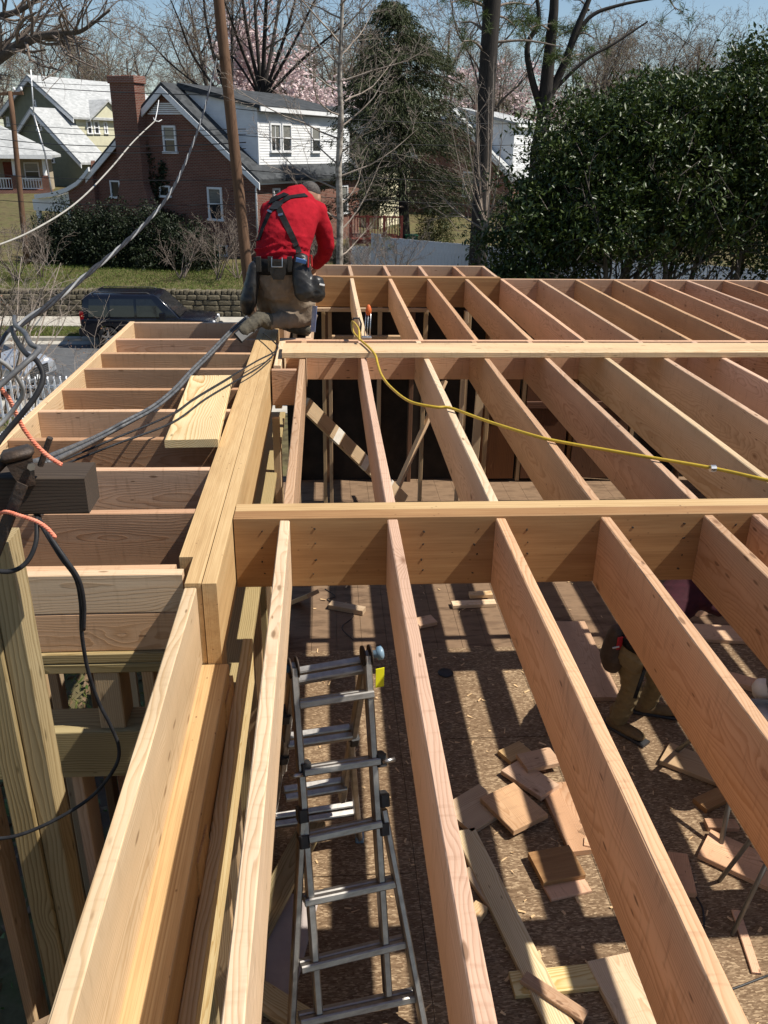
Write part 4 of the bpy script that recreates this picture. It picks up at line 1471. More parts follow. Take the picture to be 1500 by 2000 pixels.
# boots
toeR, heelR = at(474, 648, 5.86), at(506, 622, 5.985)
mb = MB()
chain_mesh(mb, [(toeR, .046, .034), (toeR.lerp(heelR, .35), .052, .045), (toeR.lerp(heelR, .75), .048, .055), (heelR, .05, .058)], (1, 1, 0))
chain_mesh(mb, [(heelR, .05, .055), (heelR.lerp(anR, .6), .058, .06), (anR + Vector((-.01, 0, 0)), .06, .062)], (0, 0, 1))
bt = blob('boot', mb, .009, BOOT, man, 3, folds(.005, [(60, 20, 40, .5), (20, 60, -30, 1.5)]))
dsole = (heelR - toeR).normalized()
board('sole', toeR - dsole * .03 + Vector((-.012, -.028, -.022)), heelR + dsole * .04 + Vector((-.02, -.03, -.028)), .024, .085, BLACKRUBBER, bt, side=(.75, .55, 0), ch=.008)
mb = MB()
chain_mesh(mb, [(anL, .055, .052), (anL + Vector((.06, -.06, -.01)), .05, .05), (anL + Vector((.13, -.10, -.02)), .042, .035)], (0, 0, 1))
blob('boot', mb, .010, BOOT, man, 3)
# tool belt, pouches, braces
mb = MB()
bc = at(549, 517, 6.155)
ringV, ringF = [], []
for z_, k_ in ((-.055, 1.0), (-.053, 1.06), (.0, 1.075), (.053, 1.06), (.055, 1.0)):
    for k in range(40):
        q = 2 * math.pi * k / 40
        ringV.append(bc + U1 * (.186 * k_ * math.cos(q)) + Vector((.12, .97, 0)) * (.148 * k_ * math.sin(q)) + Vector((0, .0, 1)) * z_)
for i in range(4):
    for k in range(40):
        q = (k + 1) % 40
        ringF.append((i * 40 + k, i * 40 + q, (i + 1) * 40 + q, (i + 1) * 40 + k))
belt = mb.poly(ringV, ringF).obj('tool_belt', NYLON, man, True)
for u0 in (505, 528, 566, 590):
    P = at(u0, 516, 5.985)
    MB().box(P.x - .018, P.x + .018, P.y - .006, P.y + .006, P.z - .052, P.z + .052, ch=.004).obj('belt_loop', LEATHER, belt)


def pouch(name, secs, hint, label, extra=None):
    mb = MB()
    chain_mesh(mb, secs, hint, 18)
    if extra:
        extra(mb)
    o = blob(name, mb, .009, LEATHER, man, 3, folds(.003, [(40, 10, 30, .4), (20, 30, 50, 2)]))
    o['label'] = label
    return o


pr = pouch('pouch', [(at(588, 508, 6.02), .060, .05), (at(590, 545, 5.98), .072, .06), (at(598, 572, 5.96), .085, .065)], (1, .1, 0), 'large black leather pouch on the right hip',
           lambda mb: chain_mesh(mb, [(at(618, 552, 5.98), .060, .05), (at(616, 575, 5.98), .072, .06)], (1, .1, 0), 16))
board('knife_clip', at(578, 507, 5.945), at(598, 512, 5.945), .012, .03, mat('blue_tool', (0.05, 0.14, 0.34), (0.04, 0.1, 0.25), rough=.4), pr, key='k1')
board('pliers_handle', at(608, 498, 5.96), at(609, 520, 5.96), .014, .012, mat('red_tool', (0.45, 0.03, 0.03), (0.4, 0.02, 0.02), rough=.4), pr, key='k2')
board('pliers_handle', at(602, 502, 5.95), at(602, 522, 5.95), .014, .012, mat('red_tool_b', (0.45, 0.03, 0.03), (0.4, 0.02, 0.02), rough=.4), pr, key='k3')
board('label_patch', at(624, 555, 5.915), at(634, 557, 5.925), .003, .012, mat('white_patch', (0.8, 0.8, 0.78), (0.7, 0.7, 0.7)), pr, key='k4', ch=.0005)
pouch('pouch', [(at(497, 522, 6.12), .045, .07), (at(492, 555, 6.10), .055, .085), (at(485, 588, 6.08), .062, .085), (at(483, 603, 6.08), .05, .06)], (1, .2, 0), 'black pouch hanging at the left hip')
MB().poly(*(lambda c: ([c + Vector((x, y, z)) for y in (0, -.012) for (x, z) in ((-.05, .05), (.05, .05), (.055, -.03), (.035, -.075), (-.035, -.075), (-.055, -.03))],
                       [(0, 1, 2, 3, 4, 5), (11, 10, 9, 8, 7, 6)] + [(i, i + 6, (i + 1) % 6 + 6, (i + 1) % 6) for i in range(6)]))(at(543, 524, 5.985))).obj('hammer_flap', LEATHER, man)
c = at(541, 512, 5.965)
MB().tube([c + Vector((-.036, 0, .03)), c + Vector((-.036, -.014, -.03)), c + Vector((.036, -.014, -.03)), c + Vector((.036, 0, .03))], .004, 6).obj('hammer_loop', STEEL, man)
surface_strap('shoulder_strap', [(584, 494), (572, 465), (556, 432), (544, 406), (533, 388)], .042, bvh, NYLON, man)
surface_strap('shoulder_strap', [(506, 470), (514, 446), (527, 416), (542, 400), (566, 386), (598, 382)], .040, bvh, NYLON, man, .008)
surface_strap('strap_patch', [(534, 410), (547, 396)], .075, bvh, LEATHER, man, .010)
surface_strap('shoulder_strap', [(528, 394), (546, 386), (560, 380)], .06, bvh, NYLON, man, .010)
surface_strap('buckle', [(544, 421), (553, 419)], .016, bvh, STEEL, man, .010)
surface_strap('buckle', [(524, 412), (532, 416)], .014, bvh, STEEL, man, .010)
sawb_ = board('hand_saw', at(615, 598, 6.02), at(611, 648, 6.04), .010, .035, mat('blue_blade', (0.08, 0.13, 0.30), (0.3, 0.32, 0.36), rough=.35, scale=8), None, side=(1, 0, 0))
tag(sawb_, 'blue handled saw hanging beside the right knee of the kneeling man', 'hand saw')

# -------- worker standing on the floor below, seen through the joists
wk = thing('person', 'person in khaki trousers and maroon shirt standing bent over below the joists', 'person', tuple(atz(1240, 1420, FLOOR)))
f1, f2 = atz(1205, 1425, FLOOR), atz(1262, 1392, FLOOR)
hip = atz(1252, 1270, FLOOR + .86)
UX = Vector((.55, -.83, 0))
hipA, hipB = hip - UX * .09 + Vector((0, 0, -.04)), hip + UX * .0 + Vector((.09, .06, -.04))
chest = atz(1344, 1150, FLOOR + 1.16)
neck = chest + Vector((.22, .06, .10))
mb = MB()
for h_, f_ in ((hipA, f1), (hipB, f2)):
    kn = h_.lerp(f_ + Vector((0, 0, .1)), .5) + Vector((.05, -.03, 0))
    an = f_ + Vector((0, 0, .11))
    chain_mesh(mb, [(h_, .098, .105), (h_.lerp(kn, .5), .09, .095), (kn, .078, .078), (kn.lerp(an, .5), .074, .074), (an, .072, .072)], (1, 0, 0))
chain_mesh(mb, [(hip + Vector((-.03, 0, -.05)), .14, .12), (hip + Vector((.02, 0, .04)), .15, .12), (hip + Vector((.06, .01, .10)), .15, .11)], UX)
OLIVE = mat('khaki_work_trousers', (0.20, 0.15, 0.075), (0.15, 0.11, 0.055), scale=20, rough=.85, bump=.15, bscale=200)
blob('trousers', mb, .011, OLIVE, wk, 4, folds(.009, [(20, 12, 34, .2), (-18, 10, 30, 2.0)]))
MAROON = mat('maroon_shirt', (0.040, 0.005, 0.012), (0.028, 0.004, 0.009), scale=20, rough=.9)
mb = MB()
s2 = Vector((.1, -.99, 0))
spine = [(hip + Vector((.03, 0, .06)), .15, .115), (hip.lerp(chest, .5) + Vector((0, 0, .06)), .165, .125), (chest, .185, .13), (neck, .12, .09)]
chain_mesh(mb, spine, s2, 20)
armA = [(chest + s2 * .17, .062, .062), (chest + s2 * .16 + Vector((.16, .02, -.10)), .052, .052), (chest + s2 * .06 + Vector((.40, .1, -.02)), .042, .042)]
armB = [(chest - s2 * .19, .062, .062), (chest - s2 * .22 + Vector((.16, 0, -.16)), .052, .052), (chest - s2 * .12 + Vector((.40, 0, -.08)), .042, .042)]
chain_mesh(mb, armA, (0, 1, 0))
chain_mesh(mb, armB, (0, 1, 0))
blob('shirt', mb, .012, MAROON, wk, 4, folds(.007, [(12, 16, 30, .2), (-22, 10, 18, 2.0)]))
mb = MB()
chain_mesh(mb, [(p, a * .8, b * .8) for p, a, b in spine], s2, 18)
for ar in (armA, armB):
    chain_mesh(mb, [(p, a * .75, b * .75) for p, a, b in ar], (0, 1, 0))
    dr = (ar[2][0] - ar[1][0]).normalized()
    hand(mb, ar[2][0] + dr * .03, dr, (0, 0, -1))
hd = neck + Vector((.13, 0, .05))
chain_mesh(mb, [(neck, .06, .055), (hd, .05, .05)], s2)
HM2 = head_mesh(mb, hd + Vector((.05, 0, .03)), (.75, .1, -.65), (.6, 0, .8))
for h_, f_ in ((hipA, f1), (hipB, f2)):
    kn = h_.lerp(f_ + Vector((0, 0, .1)), .5) + Vector((.05, -.03, 0))
    chain_mesh(mb, [(h_, .075, .08), (kn, .055, .055), (f_ + Vector((0, 0, .1)), .042, .042)], (1, 0, 0))
blob('body', mb, .010, SKIN, wk, 2)
mb = MB()
ellipsoid(mb, hd + Vector((.05, 0, .03)) + HM2 @ Vector((0, -.012, .02)), .079, .092, .088, HM2)
blob('hair', mb, .011, HAIR, wk, 2)
TANBOOT = mat('tan_boot', (0.19, 0.125, 0.06), (0.13, 0.085, 0.04), scale=22, rough=.85, bump=.3)
for f_, dd in ((f1, Vector((.62, -.78, 0))), (f2, Vector((.95, -.3, 0)))):
    mb = MB()
    b0 = f_ + Vector((0, 0, .05))
    chain_mesh(mb, [(b0 - dd * .06, .045, .044), (b0 + dd * .05, .05, .044), (b0 + dd * .15, .054, .036), (b0 + dd * .2, .045, .028)], dd.cross(Vector((0, 0, 1))))
    chain_mesh(mb, [(b0 - dd * .02, .05, .05), (b0 - dd * .025 + Vector((0, 0, .12)), .056, .056)], (1, 0, 0))
    bo = blob('boot', mb, .009, TANBOOT, wk, 3)
    board('sole', f_ - dd * .12 + Vector((0, 0, .013)), f_ + dd * .25 + Vector((0, 0, .013)), .024, .1, BLACKRUBBER, bo, side=dd.cross(Vector((0, 0, 1))), ch=.008)
pc = atz(1200, 1268, FLOOR + .80)
mb = MB()
chain_mesh(mb, [(pc + Vector((.0, 0, .14)), .06, .06), (pc + Vector((0, 0, .05)), .085, .075), (pc + Vector((-.01, -.01, -.06)), .095, .08), (pc + Vector((-.01, -.01, -.12)), .075, .06)], UX, 18)
po = blob('pouch', mb, .010, mat('dark_brown_leather', (0.035, 0.022, 0.015), (0.06, 0.04, 0.028), scale=16, rough=.6), wk, 3)
po['label'] = 'dark leather tool pouch on the hip'
board('red_panel', pc + Vector((-.02, -.085, .10)), pc + Vector((.07, -.06, .10)), .012, .10, mat('red_pouch_panel', (0.42, 0.02, 0.03), (0.34, 0.015, 0.02), rough=.6), po, key='rp')
board('steel_clip', pc + Vector((-.055, -.10, .075)), pc + Vector((-.01, -.10, .085)), .008, .014, STEEL, po, key='sc')
board('strap', hip + Vector((-.01, -.14, -.02)), hip + Vector((-.06, -.16, -.28)), .008, .028, NYLON, wk, side=(1, 0, 0), key='ws')
mb = MB()
ringV, ringF = [], []
for z_, k_ in ((-.035, 1.0), (-.03, 1.07), (.03, 1.07), (.035, 1.0)):
    for k in range(32):
        q = 2 * math.pi * k / 32
        ringV.append(hip + Vector((.02, 0, .05)) + UX * (.158 * k_ * math.cos(q)) + Vector((.83, .55, -.1)) * (.128 * k_ * math.sin(q)) + Vector((0, 0, 1)) * z_)
for i in range(3):
    for k in range(32):
        ringF.append((i * 32 + k, i * 32 + (k + 1) % 32, (i + 1) * 32 + (k + 1) % 32, (i + 1) * 32 + k))
mb.poly(ringV, ringF).obj('tool_belt', NYLON, wk, True)
# ------------------------------------------------------------------ houses across the street
BRICK = brick_material('red_brick', (0.135, 0.040, 0.026), (0.19, 0.064, 0.042), (0.21, 0.17, 0.14))
BRICK2 = brick_material('brown_red_brick', (0.17, 0.055, 0.038), (0.22, 0.075, 0.05), (0.25, 0.21, 0.18))
WHITEP = mat('white_painted_trim', (0.78, 0.79, 0.80), (0.70, 0.71, 0.72), scale=5, rough=.55)
WHITESIDE = mat('white_siding', (0.76, 0.77, 0.78), (0.66, 0.67, 0.68), scale=2, rough=.6)
DARKROOF = shingle_material('dark_shingles', (0.030, 0.033, 0.036), (0.075, 0.08, 0.085))
GREYROOF = shingle_material('light_grey_shingles', (0.30, 0.31, 0.31), (0.46, 0.47, 0.47))
GREENSIDE = mat('olive_green_siding', (0.22, 0.23, 0.17), (0.18, 0.19, 0.14), scale=2, rough=.8)
CREAM = mat('cream_wall', (0.74, 0.67, 0.46), (0.66, 0.60, 0.42), scale=2, rough=.8)
YELLOWSIDE = mat('pale_yellow_siding', (0.60, 0.58, 0.42), (0.54, 0.52, 0.38), scale=2, rough=.8)


def glass_mat():
    m, nt, b, N, L = nodes_of('window_glass')
    b.inputs['Base Color'].default_value = (0.02, 0.024, 0.03, 1)
    b.inputs['Roughness'].default_value = .06
    setspec(b, .6)
    return m


GLASS = glass_mat()
BLIND = mat('pane_with_blind', (0.20, 0.20, 0.19), (0.12, 0.125, 0.12), scale=3, rough=.1, spec=.6, stretch=(1, 1, 8))


class House:
    def __init__(s, name, label, corner, ang, z0, cat='house'):
        s.loc = Vector((corner[0], corner[1], z0))
        s.ang = R(ang)
        s.o = thing(name, label, cat, tuple(s.loc), s.ang)
        s.rot = Matrix.Rotation(s.ang, 3, 'Z')
        s.xa, s.ya = s.rot @ Vector((1, 0, 0)), s.rot @ Vector((0, 1, 0))

    def front(s, u, w, off=0.0):
        P = s.loc + s.ya * off
        q = s.rot.transposed() @ (plane_hit(u, w, P, s.ya) - s.loc)
        return q.x, q.z

    def right(s, u, w, off=0.0):
        P = s.loc + s.xa * off
        q = s.rot.transposed() @ (plane_hit(u, w, P, s.xa) - s.loc)
        return q.y, q.z

    def part(s, name, mb, m, parent=None, sm=False):
        return mb.obj(name, m, parent or s.o, sm, local=True)

    def window(s, face, a0, a1, z0, z1, at_=0.0, rails=1, muntin=0, trim=.09, parent=None):
        """face 'f': plane y = at_, outward -y; 'r': plane x = at_, outward +x"""
        def B(mb, u0, u1, w0, w1, d0, d1):
            if face == 'f':
                mb.box(u0, u1, at_ - d1, at_ - d0, w0, w1)
            else:
                mb.box(at_ + d0, at_ + d1, u0, u1, w0, w1)
        fr = MB()
        B(fr, a0, a0 + trim, z0, z1, .0, .07)
        B(fr, a1 - trim, a1, z0, z1, .0, .07)
        B(fr, a0 + trim, a1 - trim, z1 - trim, z1, .0, .068)
        o = s.part('window', fr, WHITEP)
        sl = MB()
        B(sl, a0 - .05, a1 + .05, z0 - .05, z0 + .05, .0, .12)
        s.part('sill', sl, WHITEP, o)
        zi0, zi1 = z0 + .05, z1 - trim
        n = rails + 1
        for i in range(n):
            p = MB()
            h0, h1 = zi0 + (zi1 - zi0) * i / n, zi0 + (zi1 - zi0) * (i + 1) / n
            B(p, a0 + trim, a1 - trim, h0, h1, .0, .015 + .006 * i)
            s.part('pane', p, BLIND if (i and rails) else GLASS, o)
        sh = MB()
        for i in range(1, n):
            h = zi0 + (zi1 - zi0) * i / n
            B(sh, a0 + trim, a1 - trim, h - .03, h + .03, .0, .045)
        for i in range(1, muntin + 1):
            c = a0 + trim + (a1 - a0 - 2 * trim) * i / (muntin + 1)
            B(sh, c - .02, c + .02, zi0, zi1, .0, .04)
        if sh.v:
            s.part('sash', sh, WHITEP, o)
        return o


def laps(mb, rows, along, base, up, out, h=.12):
    """clapboards: rows = [(a0, a1, z)]"""
    along, base, up, out = Vector(along), Vector(base), Vector(up), Vector(out)
    for a0, a1, z in rows:
        P = [base + along * a + up * (z + dz) + out * d for a in (a0, a1) for dz, d in ((0, .022), (h, .004), (h, -.02), (0, -.02))]
        mb.poly(P, [(0, 4, 5, 1), (1, 5, 6, 2), (3, 7, 4, 0), (0, 1, 2, 3), (7, 6, 5, 4)])


def brick_cottage(name, label, corner, ang, z0, half, eave, peak, length, roofm, brickm, detail=True):
    h = House(name, label, corner, ang, z0)
    W = 2 * half
    sl = (peak - eave) / half
    h.part('wall', MB().prism([(-W, -1), (0, -1), (0, eave), (-half, peak - .02), (-W, eave)], length), brickm)
    # roof: two slopes with overhang
    ov, t = .35, .14
    for sgn in (1, -1):
        xe = half + ov
        prof = [(-half, peak + .02), (-half + sgn * xe, peak - sl * xe + .02), (-half + sgn * xe, peak - sl * xe + .02 + t), (-half, peak + .02 + t * 1.25)]
        if sgn < 0:
            prof = prof[::-1]
        h.part('roof', MB().prism(prof, length + .5, Matrix.Translation((0, -.25, 0))), roofm)
        # white rake board
        pr = [(-half, peak - .30), (-half + sgn * (xe + .02), peak - sl * (xe + .02) - .27), (-half + sgn * (xe + .02), peak - sl * (xe + .02) + .018), (-half, peak + .018)]
        if sgn < 0:
            pr = pr[::-1]
        h.part('rake_board', MB().prism(pr, .06, Matrix.Translation((0, -.30, 0))), WHITEP)
    h.part('gutter', MB().box(.10, .24, -.2, length + .2, eave - .36, eave - .22), WHITEP)
    h.part('downpipe', MB().tube([(.12, -.06, eave - .3), (.05, -.08, eave - .55), (.05, -.08, 0)], .045, 8), WHITEP, None, True)
    # louvred gable vent
    vb = MB()
    for i in range(6):
        z = peak - 1.15 + i * .085
        w = (peak - .32 - z) / sl
        vb.box(-half - w, -half + w, -.05, -.005, z, z + .06)
    h.part('gable_vent', vb, WHITEP)
    # shed dormer on the right slope
    x1, y0, y1 = -.38, .95, length - .6
    zb = eave + .14 - sl * x1 * 0 + .02
    zt = peak - .85
    zr = lambda x: peak + .02 + t * 1.2 - sl * (x + half)
    xr = -half + .45
    ztr = peak + .06
    prof = [(x1, zr(x1) - .3), (x1, zt), (xr, ztr), (xr, zr(xr) - .3)]
    d = h.part('dormer', MB().prism(prof, y1 - y0, Matrix.Translation((0, y0, 0))), WHITESIDE)
    rows = []
    z = zr(x1) - .02
    while z < ztr - .1:
        xa = max(-half + (peak + .02 + t * 1.2 - z) / sl, xr)
        xb = x1 if z + .12 < zt else x1 - (z + .12 - zt) / (ztr - zt) * (x1 - xr)
        if xb - xa > .15:
            rows.append((xa, xb, z))
        z += .118
    mb = MB()
    laps(mb, rows, (1, 0, 0), (0, y0, 0), (0, 0, 1), (0, -1, 0))
    rows = []
    z = zr(x1) - .02
    while z < zt - .05:
        rows.append((y0, y1, z))
        z += .118
    laps(mb, rows, (0, 1, 0), (x1, 0, 0), (0, 0, 1), (1, 0, 0))
    sd = h.part('siding', mb, WHITESIDE, d)
    sd['kind'] = 'stuff'
    h.part('corner_board', MB().box(x1 - .06, x1 + .035, y0 - .035, y0 + .06, zr(x1) - .02, zt), WHITEP, d)
    h.part('corner_board', MB().box(x1 - .06, x1 + .035, y1 - .06, y1 + .035, zr(x1) - .02, zt), WHITEP, d)
    pr = [(x1 + .3, zt - .02), (x1 + .3, zt + .12), (xr - .3, ztr + .12 + .05), (xr - .3, ztr - .1)]
    h.part('dormer_roof', MB().prism(pr[::-1], y1 - y0 + .4, Matrix.Translation((0, y0 - .2, 0))), roofm, d)
    h.part('fascia', MB().box(x1 + .28, x1 + .34, y0 - .2, y1 + .2, zt - .12, zt + .06), WHITEP, d)
    h.x1, h.sl, h.half, h.eave, h.peak = x1, sl, half, eave, peak
    return h


bh = brick_cottage('brick_house', 'red brick gabled house with tall chimney and white shed dormer', (-3.15, 41.4), -28, 1.1, 4.7, 3.92, 7.62, 10.9, DARKROOF, BRICK)
for (l, r_, t_, b_, kw) in ((317, 347, 245, 298, {}), (405, 437, 365, 430, {})):
    x0, zt_ = bh.front(l, t_)
    x1_, zb_ = bh.front(r_, b_)
    bh.window('f', x0, x1_, zb_, zt_, 0.0)
for (l, r_, t_, b_) in ((215, 238, 352, 386), (312, 334, 362, 384), (425, 446, 478, 500)):
    x0, zt_ = bh.front(l, t_)
    x1_, zb_ = bh.front(r_, b_)
    bh.window('f', x0, x1_, zb_, zt_, 0.0, rails=0, trim=.07)
for (l, r_, t_, b_, mu, par) in ((525, 547, 240, 296, 1, 0), (548, 568, 241, 296, 0, 0), (606, 624, 246, 297, 0, 0)):
    y0_, zt_ = bh.right(l, t_, bh.x1)
    y1_, zb_ = bh.right(r_, b_, bh.x1)
    bh.window('r', y0_, y1_, zb_, zt_, bh.x1 + .02, muntin=mu, trim=.08)
for (l, r_, t_, b_) in ((532, 546, 368, 392), (664, 678, 362, 415)):
    y0_, zt_ = bh.right(l, t_)
    y1_, zb_ = bh.right(r_, b_)
    bh.window('r', y0_, y1_, zb_, zt_, 0.0, trim=.08)
# chimney on the gable, stepped shoulders
cx0, cz1 = bh.front(214, 148, -.55)
cx1, _ = bh.front(262, 148, -.55)
ch = bh.part('chimney', MB().box(cx0, cx1, -.62, .10, 3.4, cz1 - .12), BRICK)
bh.part('chimney_base', MB().prism([(cx0 - .35, -1), (cx1 + .45, -1), (cx1 + .45, 2.2), (cx1, 3.4), (cx0, 3.4), (cx0 - .35, 2.4)], .75, Matrix.Translation((0, -.64, 0))), BRICK, ch)
bh.part('chimney_cap', MB().box(cx0 - .07, cx1 + .07, -.69, .17, cz1 - .32, cz1, ch=.02), BRICK2, ch)
# sweeping wing wall and side porch at the left
cur = [(-9.4, 3.9), (-9.8, 3.55), (-10.3, 3.2), (-11.0, 2.9), (-12.0, 2.65), (-13.2, 2.5)]
bh.part('wing_wall', MB().prism([(-9.3, -1), (-9.3, 4.4)] + cur[:4] + [(-11.0, -1)], .3, Matrix.Translation((0, -.28, 0)) @ Matrix.Scale(1, 4)), BRICK)
trim_mb = MB()
for i in range(len(cur) - 1):
    (xa, za), (xb, zb_) = cur[i], cur[i + 1]
    trim_mb.prism([(xb, zb_), (xa, za), (xa, za + .2), (xb, zb_ + .2)], .4, Matrix.Translation((0, -.42, 0)))
bh.part('curved_trim', trim_mb, WHITEP)
pc_ = bh.part('porch', MB().prism([(-13.6, 1.9), (-11.02, 1.9), (-11.02, 2.85), (-12.0, 2.6), (-13.6, 2.45)], 3.0, Matrix.Translation((0, -.2, 0))), WHITESIDE)
for xx in (-13.4, -11.3):
    bh.part('porch_post', MB().box(xx - .1, xx + .1, -.15, .05, -1, 1.9), WHITEP, pc_)

# green house far to the left
gc = at(146, 232, 88)
gh = House('green_house', 'olive green two storey gabled house with pale grey roof and yellow side', (gc.x, gc.y), -33, 2.4)
hx, hz = gh.front(63, 151)
half_g = -hx
ez = gh.front(146, 226)[1]
gh.part('wall', MB().prism([(-2 * half_g, -2), (0, -2), (0, ez), (hx, hz - .1), (-2 * half_g, ez)], 13), GREENSIDE)
gh.part('yellow_wall', MB().box(.0, .05, .1, 13, -2, ez - .1), YELLOWSIDE)
slg = (hz - ez) / half_g
for sgn in (1, -1):
    xe = half_g + .45
    prof = [(hx, hz), (hx + sgn * xe, hz - slg * xe), (hx + sgn * xe, hz - slg * xe + .18), (hx, hz + .2)]
    pr = [(hx, hz - .35), (hx + sgn * xe, hz - slg * xe - .33), (hx + sgn * xe, hz - slg * xe - .004), (hx, hz - .004)]
    if sgn < 0:
        prof, pr = prof[::-1], pr[::-1]
    gh.part('roof', MB().prism(prof, 14, Matrix.Translation((0, -.6, 0))), GREYROOF)
    gh.part('rake_board', MB().prism(pr, .08, Matrix.Translation((0, -.62, 0))), WHITEP)
rows, z = [], 0
mb = MB()
z = -1.5
while z < hz - .4:
    w_ = half_g if z < ez else (hz - z) / slg
    rows.append((hx - w_ + .05, hx + w_ - .05, z))
    z += .2
laps(mb, rows, (1, 0, 0), (0, 0, 0), (0, 0, 1), (0, -1, 0), .2)
o = gh.part('siding', mb, GREENSIDE)
o['kind'] = 'stuff'
for (l, r_, t_, b_) in ((69, 83, 226, 254), (129, 141, 228, 248), (12, 20, 228, 246), (139, 152, 297, 320), (64, 72, 195, 208)):
    x0, zt_ = gh.front(l, t_)
    x1_, zb_ = gh.front(r_, b_)
    gh.window('f', x0, x1_, zb_, zt_, 0.0, trim=.14)
for (l, r_, t_, b_) in ((167, 181, 234, 261), (181, 195, 235, 261), (201, 211, 237, 261), (201, 211, 224, 231)):
    y0_, zt_ = gh.right(l, t_, .05)
    y1_, zb_ = gh.right(r_, b_, .05)
    gh.window('r', y0_, y1_, zb_, zt_, .05, trim=.16, rails=1 if b_ - t_ > 12 else 0)
# small cross gable on the right slope and lower front gable
gx, gz = gh.right(211, 205, .5)
gh.part('cross_gable', MB().prism([(gx - 2.2, ez - .2), (gx + 2.2, ez - .2), (gx, ez + 1.3)], 2.6, Matrix.Translation((.35, 0, 0)) @ Matrix.Rotation(R(90), 4, 'Z')), YELLOWSIDE)
for sgn in (1, -1):
    prof = [(gx, ez + 1.35), (gx + sgn * 2.6, ez - .42), (gx + sgn * 2.6, ez - .26), (gx, ez + 1.55)]
    if sgn < 0:
        prof = prof[::-1]
    gh.part('cross_gable_roof', MB().prism(prof, 3.4, Matrix.Translation((.6, 0, 0)) @ Matrix.Rotation(R(90), 4, 'Z')), GREYROOF)
px_, pz_ = gh.front(68, 214, -3.0)
fx, fz = gh.front(158, 312, -3.0)
gh.part('front_gable', MB().prism([(2 * px_ - fx, -2), (fx, -2), (fx, fz), (px_, pz_ - .1), (2 * px_ - fx, fz)], 3.0, Matrix.Translation((0, -3.0, 0))), GREENSIDE)
slf = (pz_ - fz) / (fx - px_)
for sgn in (1, -1):
    xe = fx - px_ + .5
    prof = [(px_, pz_), (px_ + sgn * xe, pz_ - slf * xe), (px_ + sgn * xe, pz_ - slf * xe + .18), (px_, pz_ + .2)]
    pr = [(px_, pz_ - .32), (px_ + sgn * xe, pz_ - slf * xe - .3), (px_ + sgn * xe, pz_ - slf * xe - .004), (px_, pz_ - .004)]
    if sgn < 0:
        prof, pr = prof[::-1], pr[::-1]
    gh.part('front_gable_roof', MB().prism(prof, 3.6, Matrix.Translation((0, -3.5, 0))), GREYROOF)
    gh.part('rake_board', MB().prism(pr, .08, Matrix.Translation((0, -3.53, 0))), WHITEP)
for (l, r_, t_, b_) in ((69, 83, 226, 254), (97, 108, 296, 318)):
    x0, zt_ = gh.front(l, t_, -3.0)
    x1_, zb_ = gh.front(r_, b_, -3.0)
    gh.window('f', x0, x1_, zb_, zt_, -3.0, trim=.14)

# bungalow with a porch at the left edge
pcn = at(98, 372, 76)
ph = House('porch_house', 'grey roofed bungalow with white porch posts and balustrade on brick piers', (pcn.x, pcn.y), 10, pcn.z - 1.2)
ph.part('wall', MB().box(-9, -.3, 2.2, 6.4, -1, 3.8), mat('tan_wall', (0.40, 0.34, 0.25), (0.34, 0.29, 0.21), rough=.85))
ph.part('porch_floor', MB().box(-9, 0, 0, 2.2, -1, 1.2), BRICK2)
ph.part('roof', MB().poly([(-9.5, -.5, 3.9), (.5, -.5, 3.9), (.5, 6.8, 3.9), (-9.5, 6.8, 3.9), (-4.6, 3.2, 6.6), (-5.4, 3.2, 6.6), (-9.5, -.5, 3.7), (.5, -.5, 3.7), (.5, 6.8, 3.7), (-9.5, 6.8, 3.7)],
                          [(0, 1, 4, 5), (1, 2, 4), (2, 3, 5, 4), (3, 0, 5), (6, 7, 1, 0), (7, 8, 2, 1), (8, 9, 3, 2), (9, 6, 0, 3), (9, 8, 7, 6)]), GREYROOF)
ph.part('fascia', MB().box(-9.55, .55, -.56, -.5, 3.62, 3.92), WHITEP)
for xx in (-.25, -2.6, -5.2, -8.5):
    ph.part('pier', MB().box(xx - .28, xx + .28, .0, .5, 1.2, 2.35), BRICK)
    ph.part('porch_post', MB().lathe([(.17, 0), (.12, 1.3)], Matrix.Translation((xx, .25, 2.35)), 10), WHITEP)
rl = ph.part('balustrade', MB().box(-8.2, -.5, .2, .3, 2.05, 2.15), WHITEP)
ph.part('bottom_rail', MB().box(-8.2, -.5, .2, .3, 1.3, 1.38), WHITEP, rl)
for i in range(36):
    xx = -.62 - i * .21
    ph.part('baluster', MB().box(xx - .03, xx + .03, .22, .28, 1.38, 2.05), WHITEP, rl)
ph.window('f', -2.1, -.9, 1.9, 3.3, 2.2)
ph.part('front_door', MB().box(-3.7, -2.8, 2.1, 2.2, 1.2, 3.3), mat('red_brown_door', (0.2, 0.05, 0.03), (0.16, 0.04, 0.02)))

# second brick cottage behind the pine, cream house behind the hemlock
c2_ = at(1000, 348, 60)
bh2 = brick_cottage('brick_cottage', 'distant dark brick cottage with grey roof and white dormer behind the pine trunk', (c2_.x, c2_.y), -30, 2.1, 4.6, c2_.z - 2.1 + .1, at(868, 215, 62).z - 2.1, 9.5, GREYROOF, BRICK2)
x0, zt_ = bh2.front(905, 335)
bh2.window('f', x0, x0 + 1.0, zt_ - 1.6, zt_, 0.0)
mbp = MB().lathe([(.2, 0), (.2, .9)], Matrix.Translation((-4.0, 3.0, bh2.peak - .4)), 10)
bh2.part('chimney', mbp, BRICK)
cc = at(742, 420, 54)
crh = House('cream_house', 'cream walled house glimpsed through the hemlock branches', (cc.x, cc.y), -28, 1.7)
crh.part('wall', MB().prism([(-7, -1), (0, -1), (0, 4.2), (-3.5, 6.6), (-7, 4.2)], 4.6), CREAM)
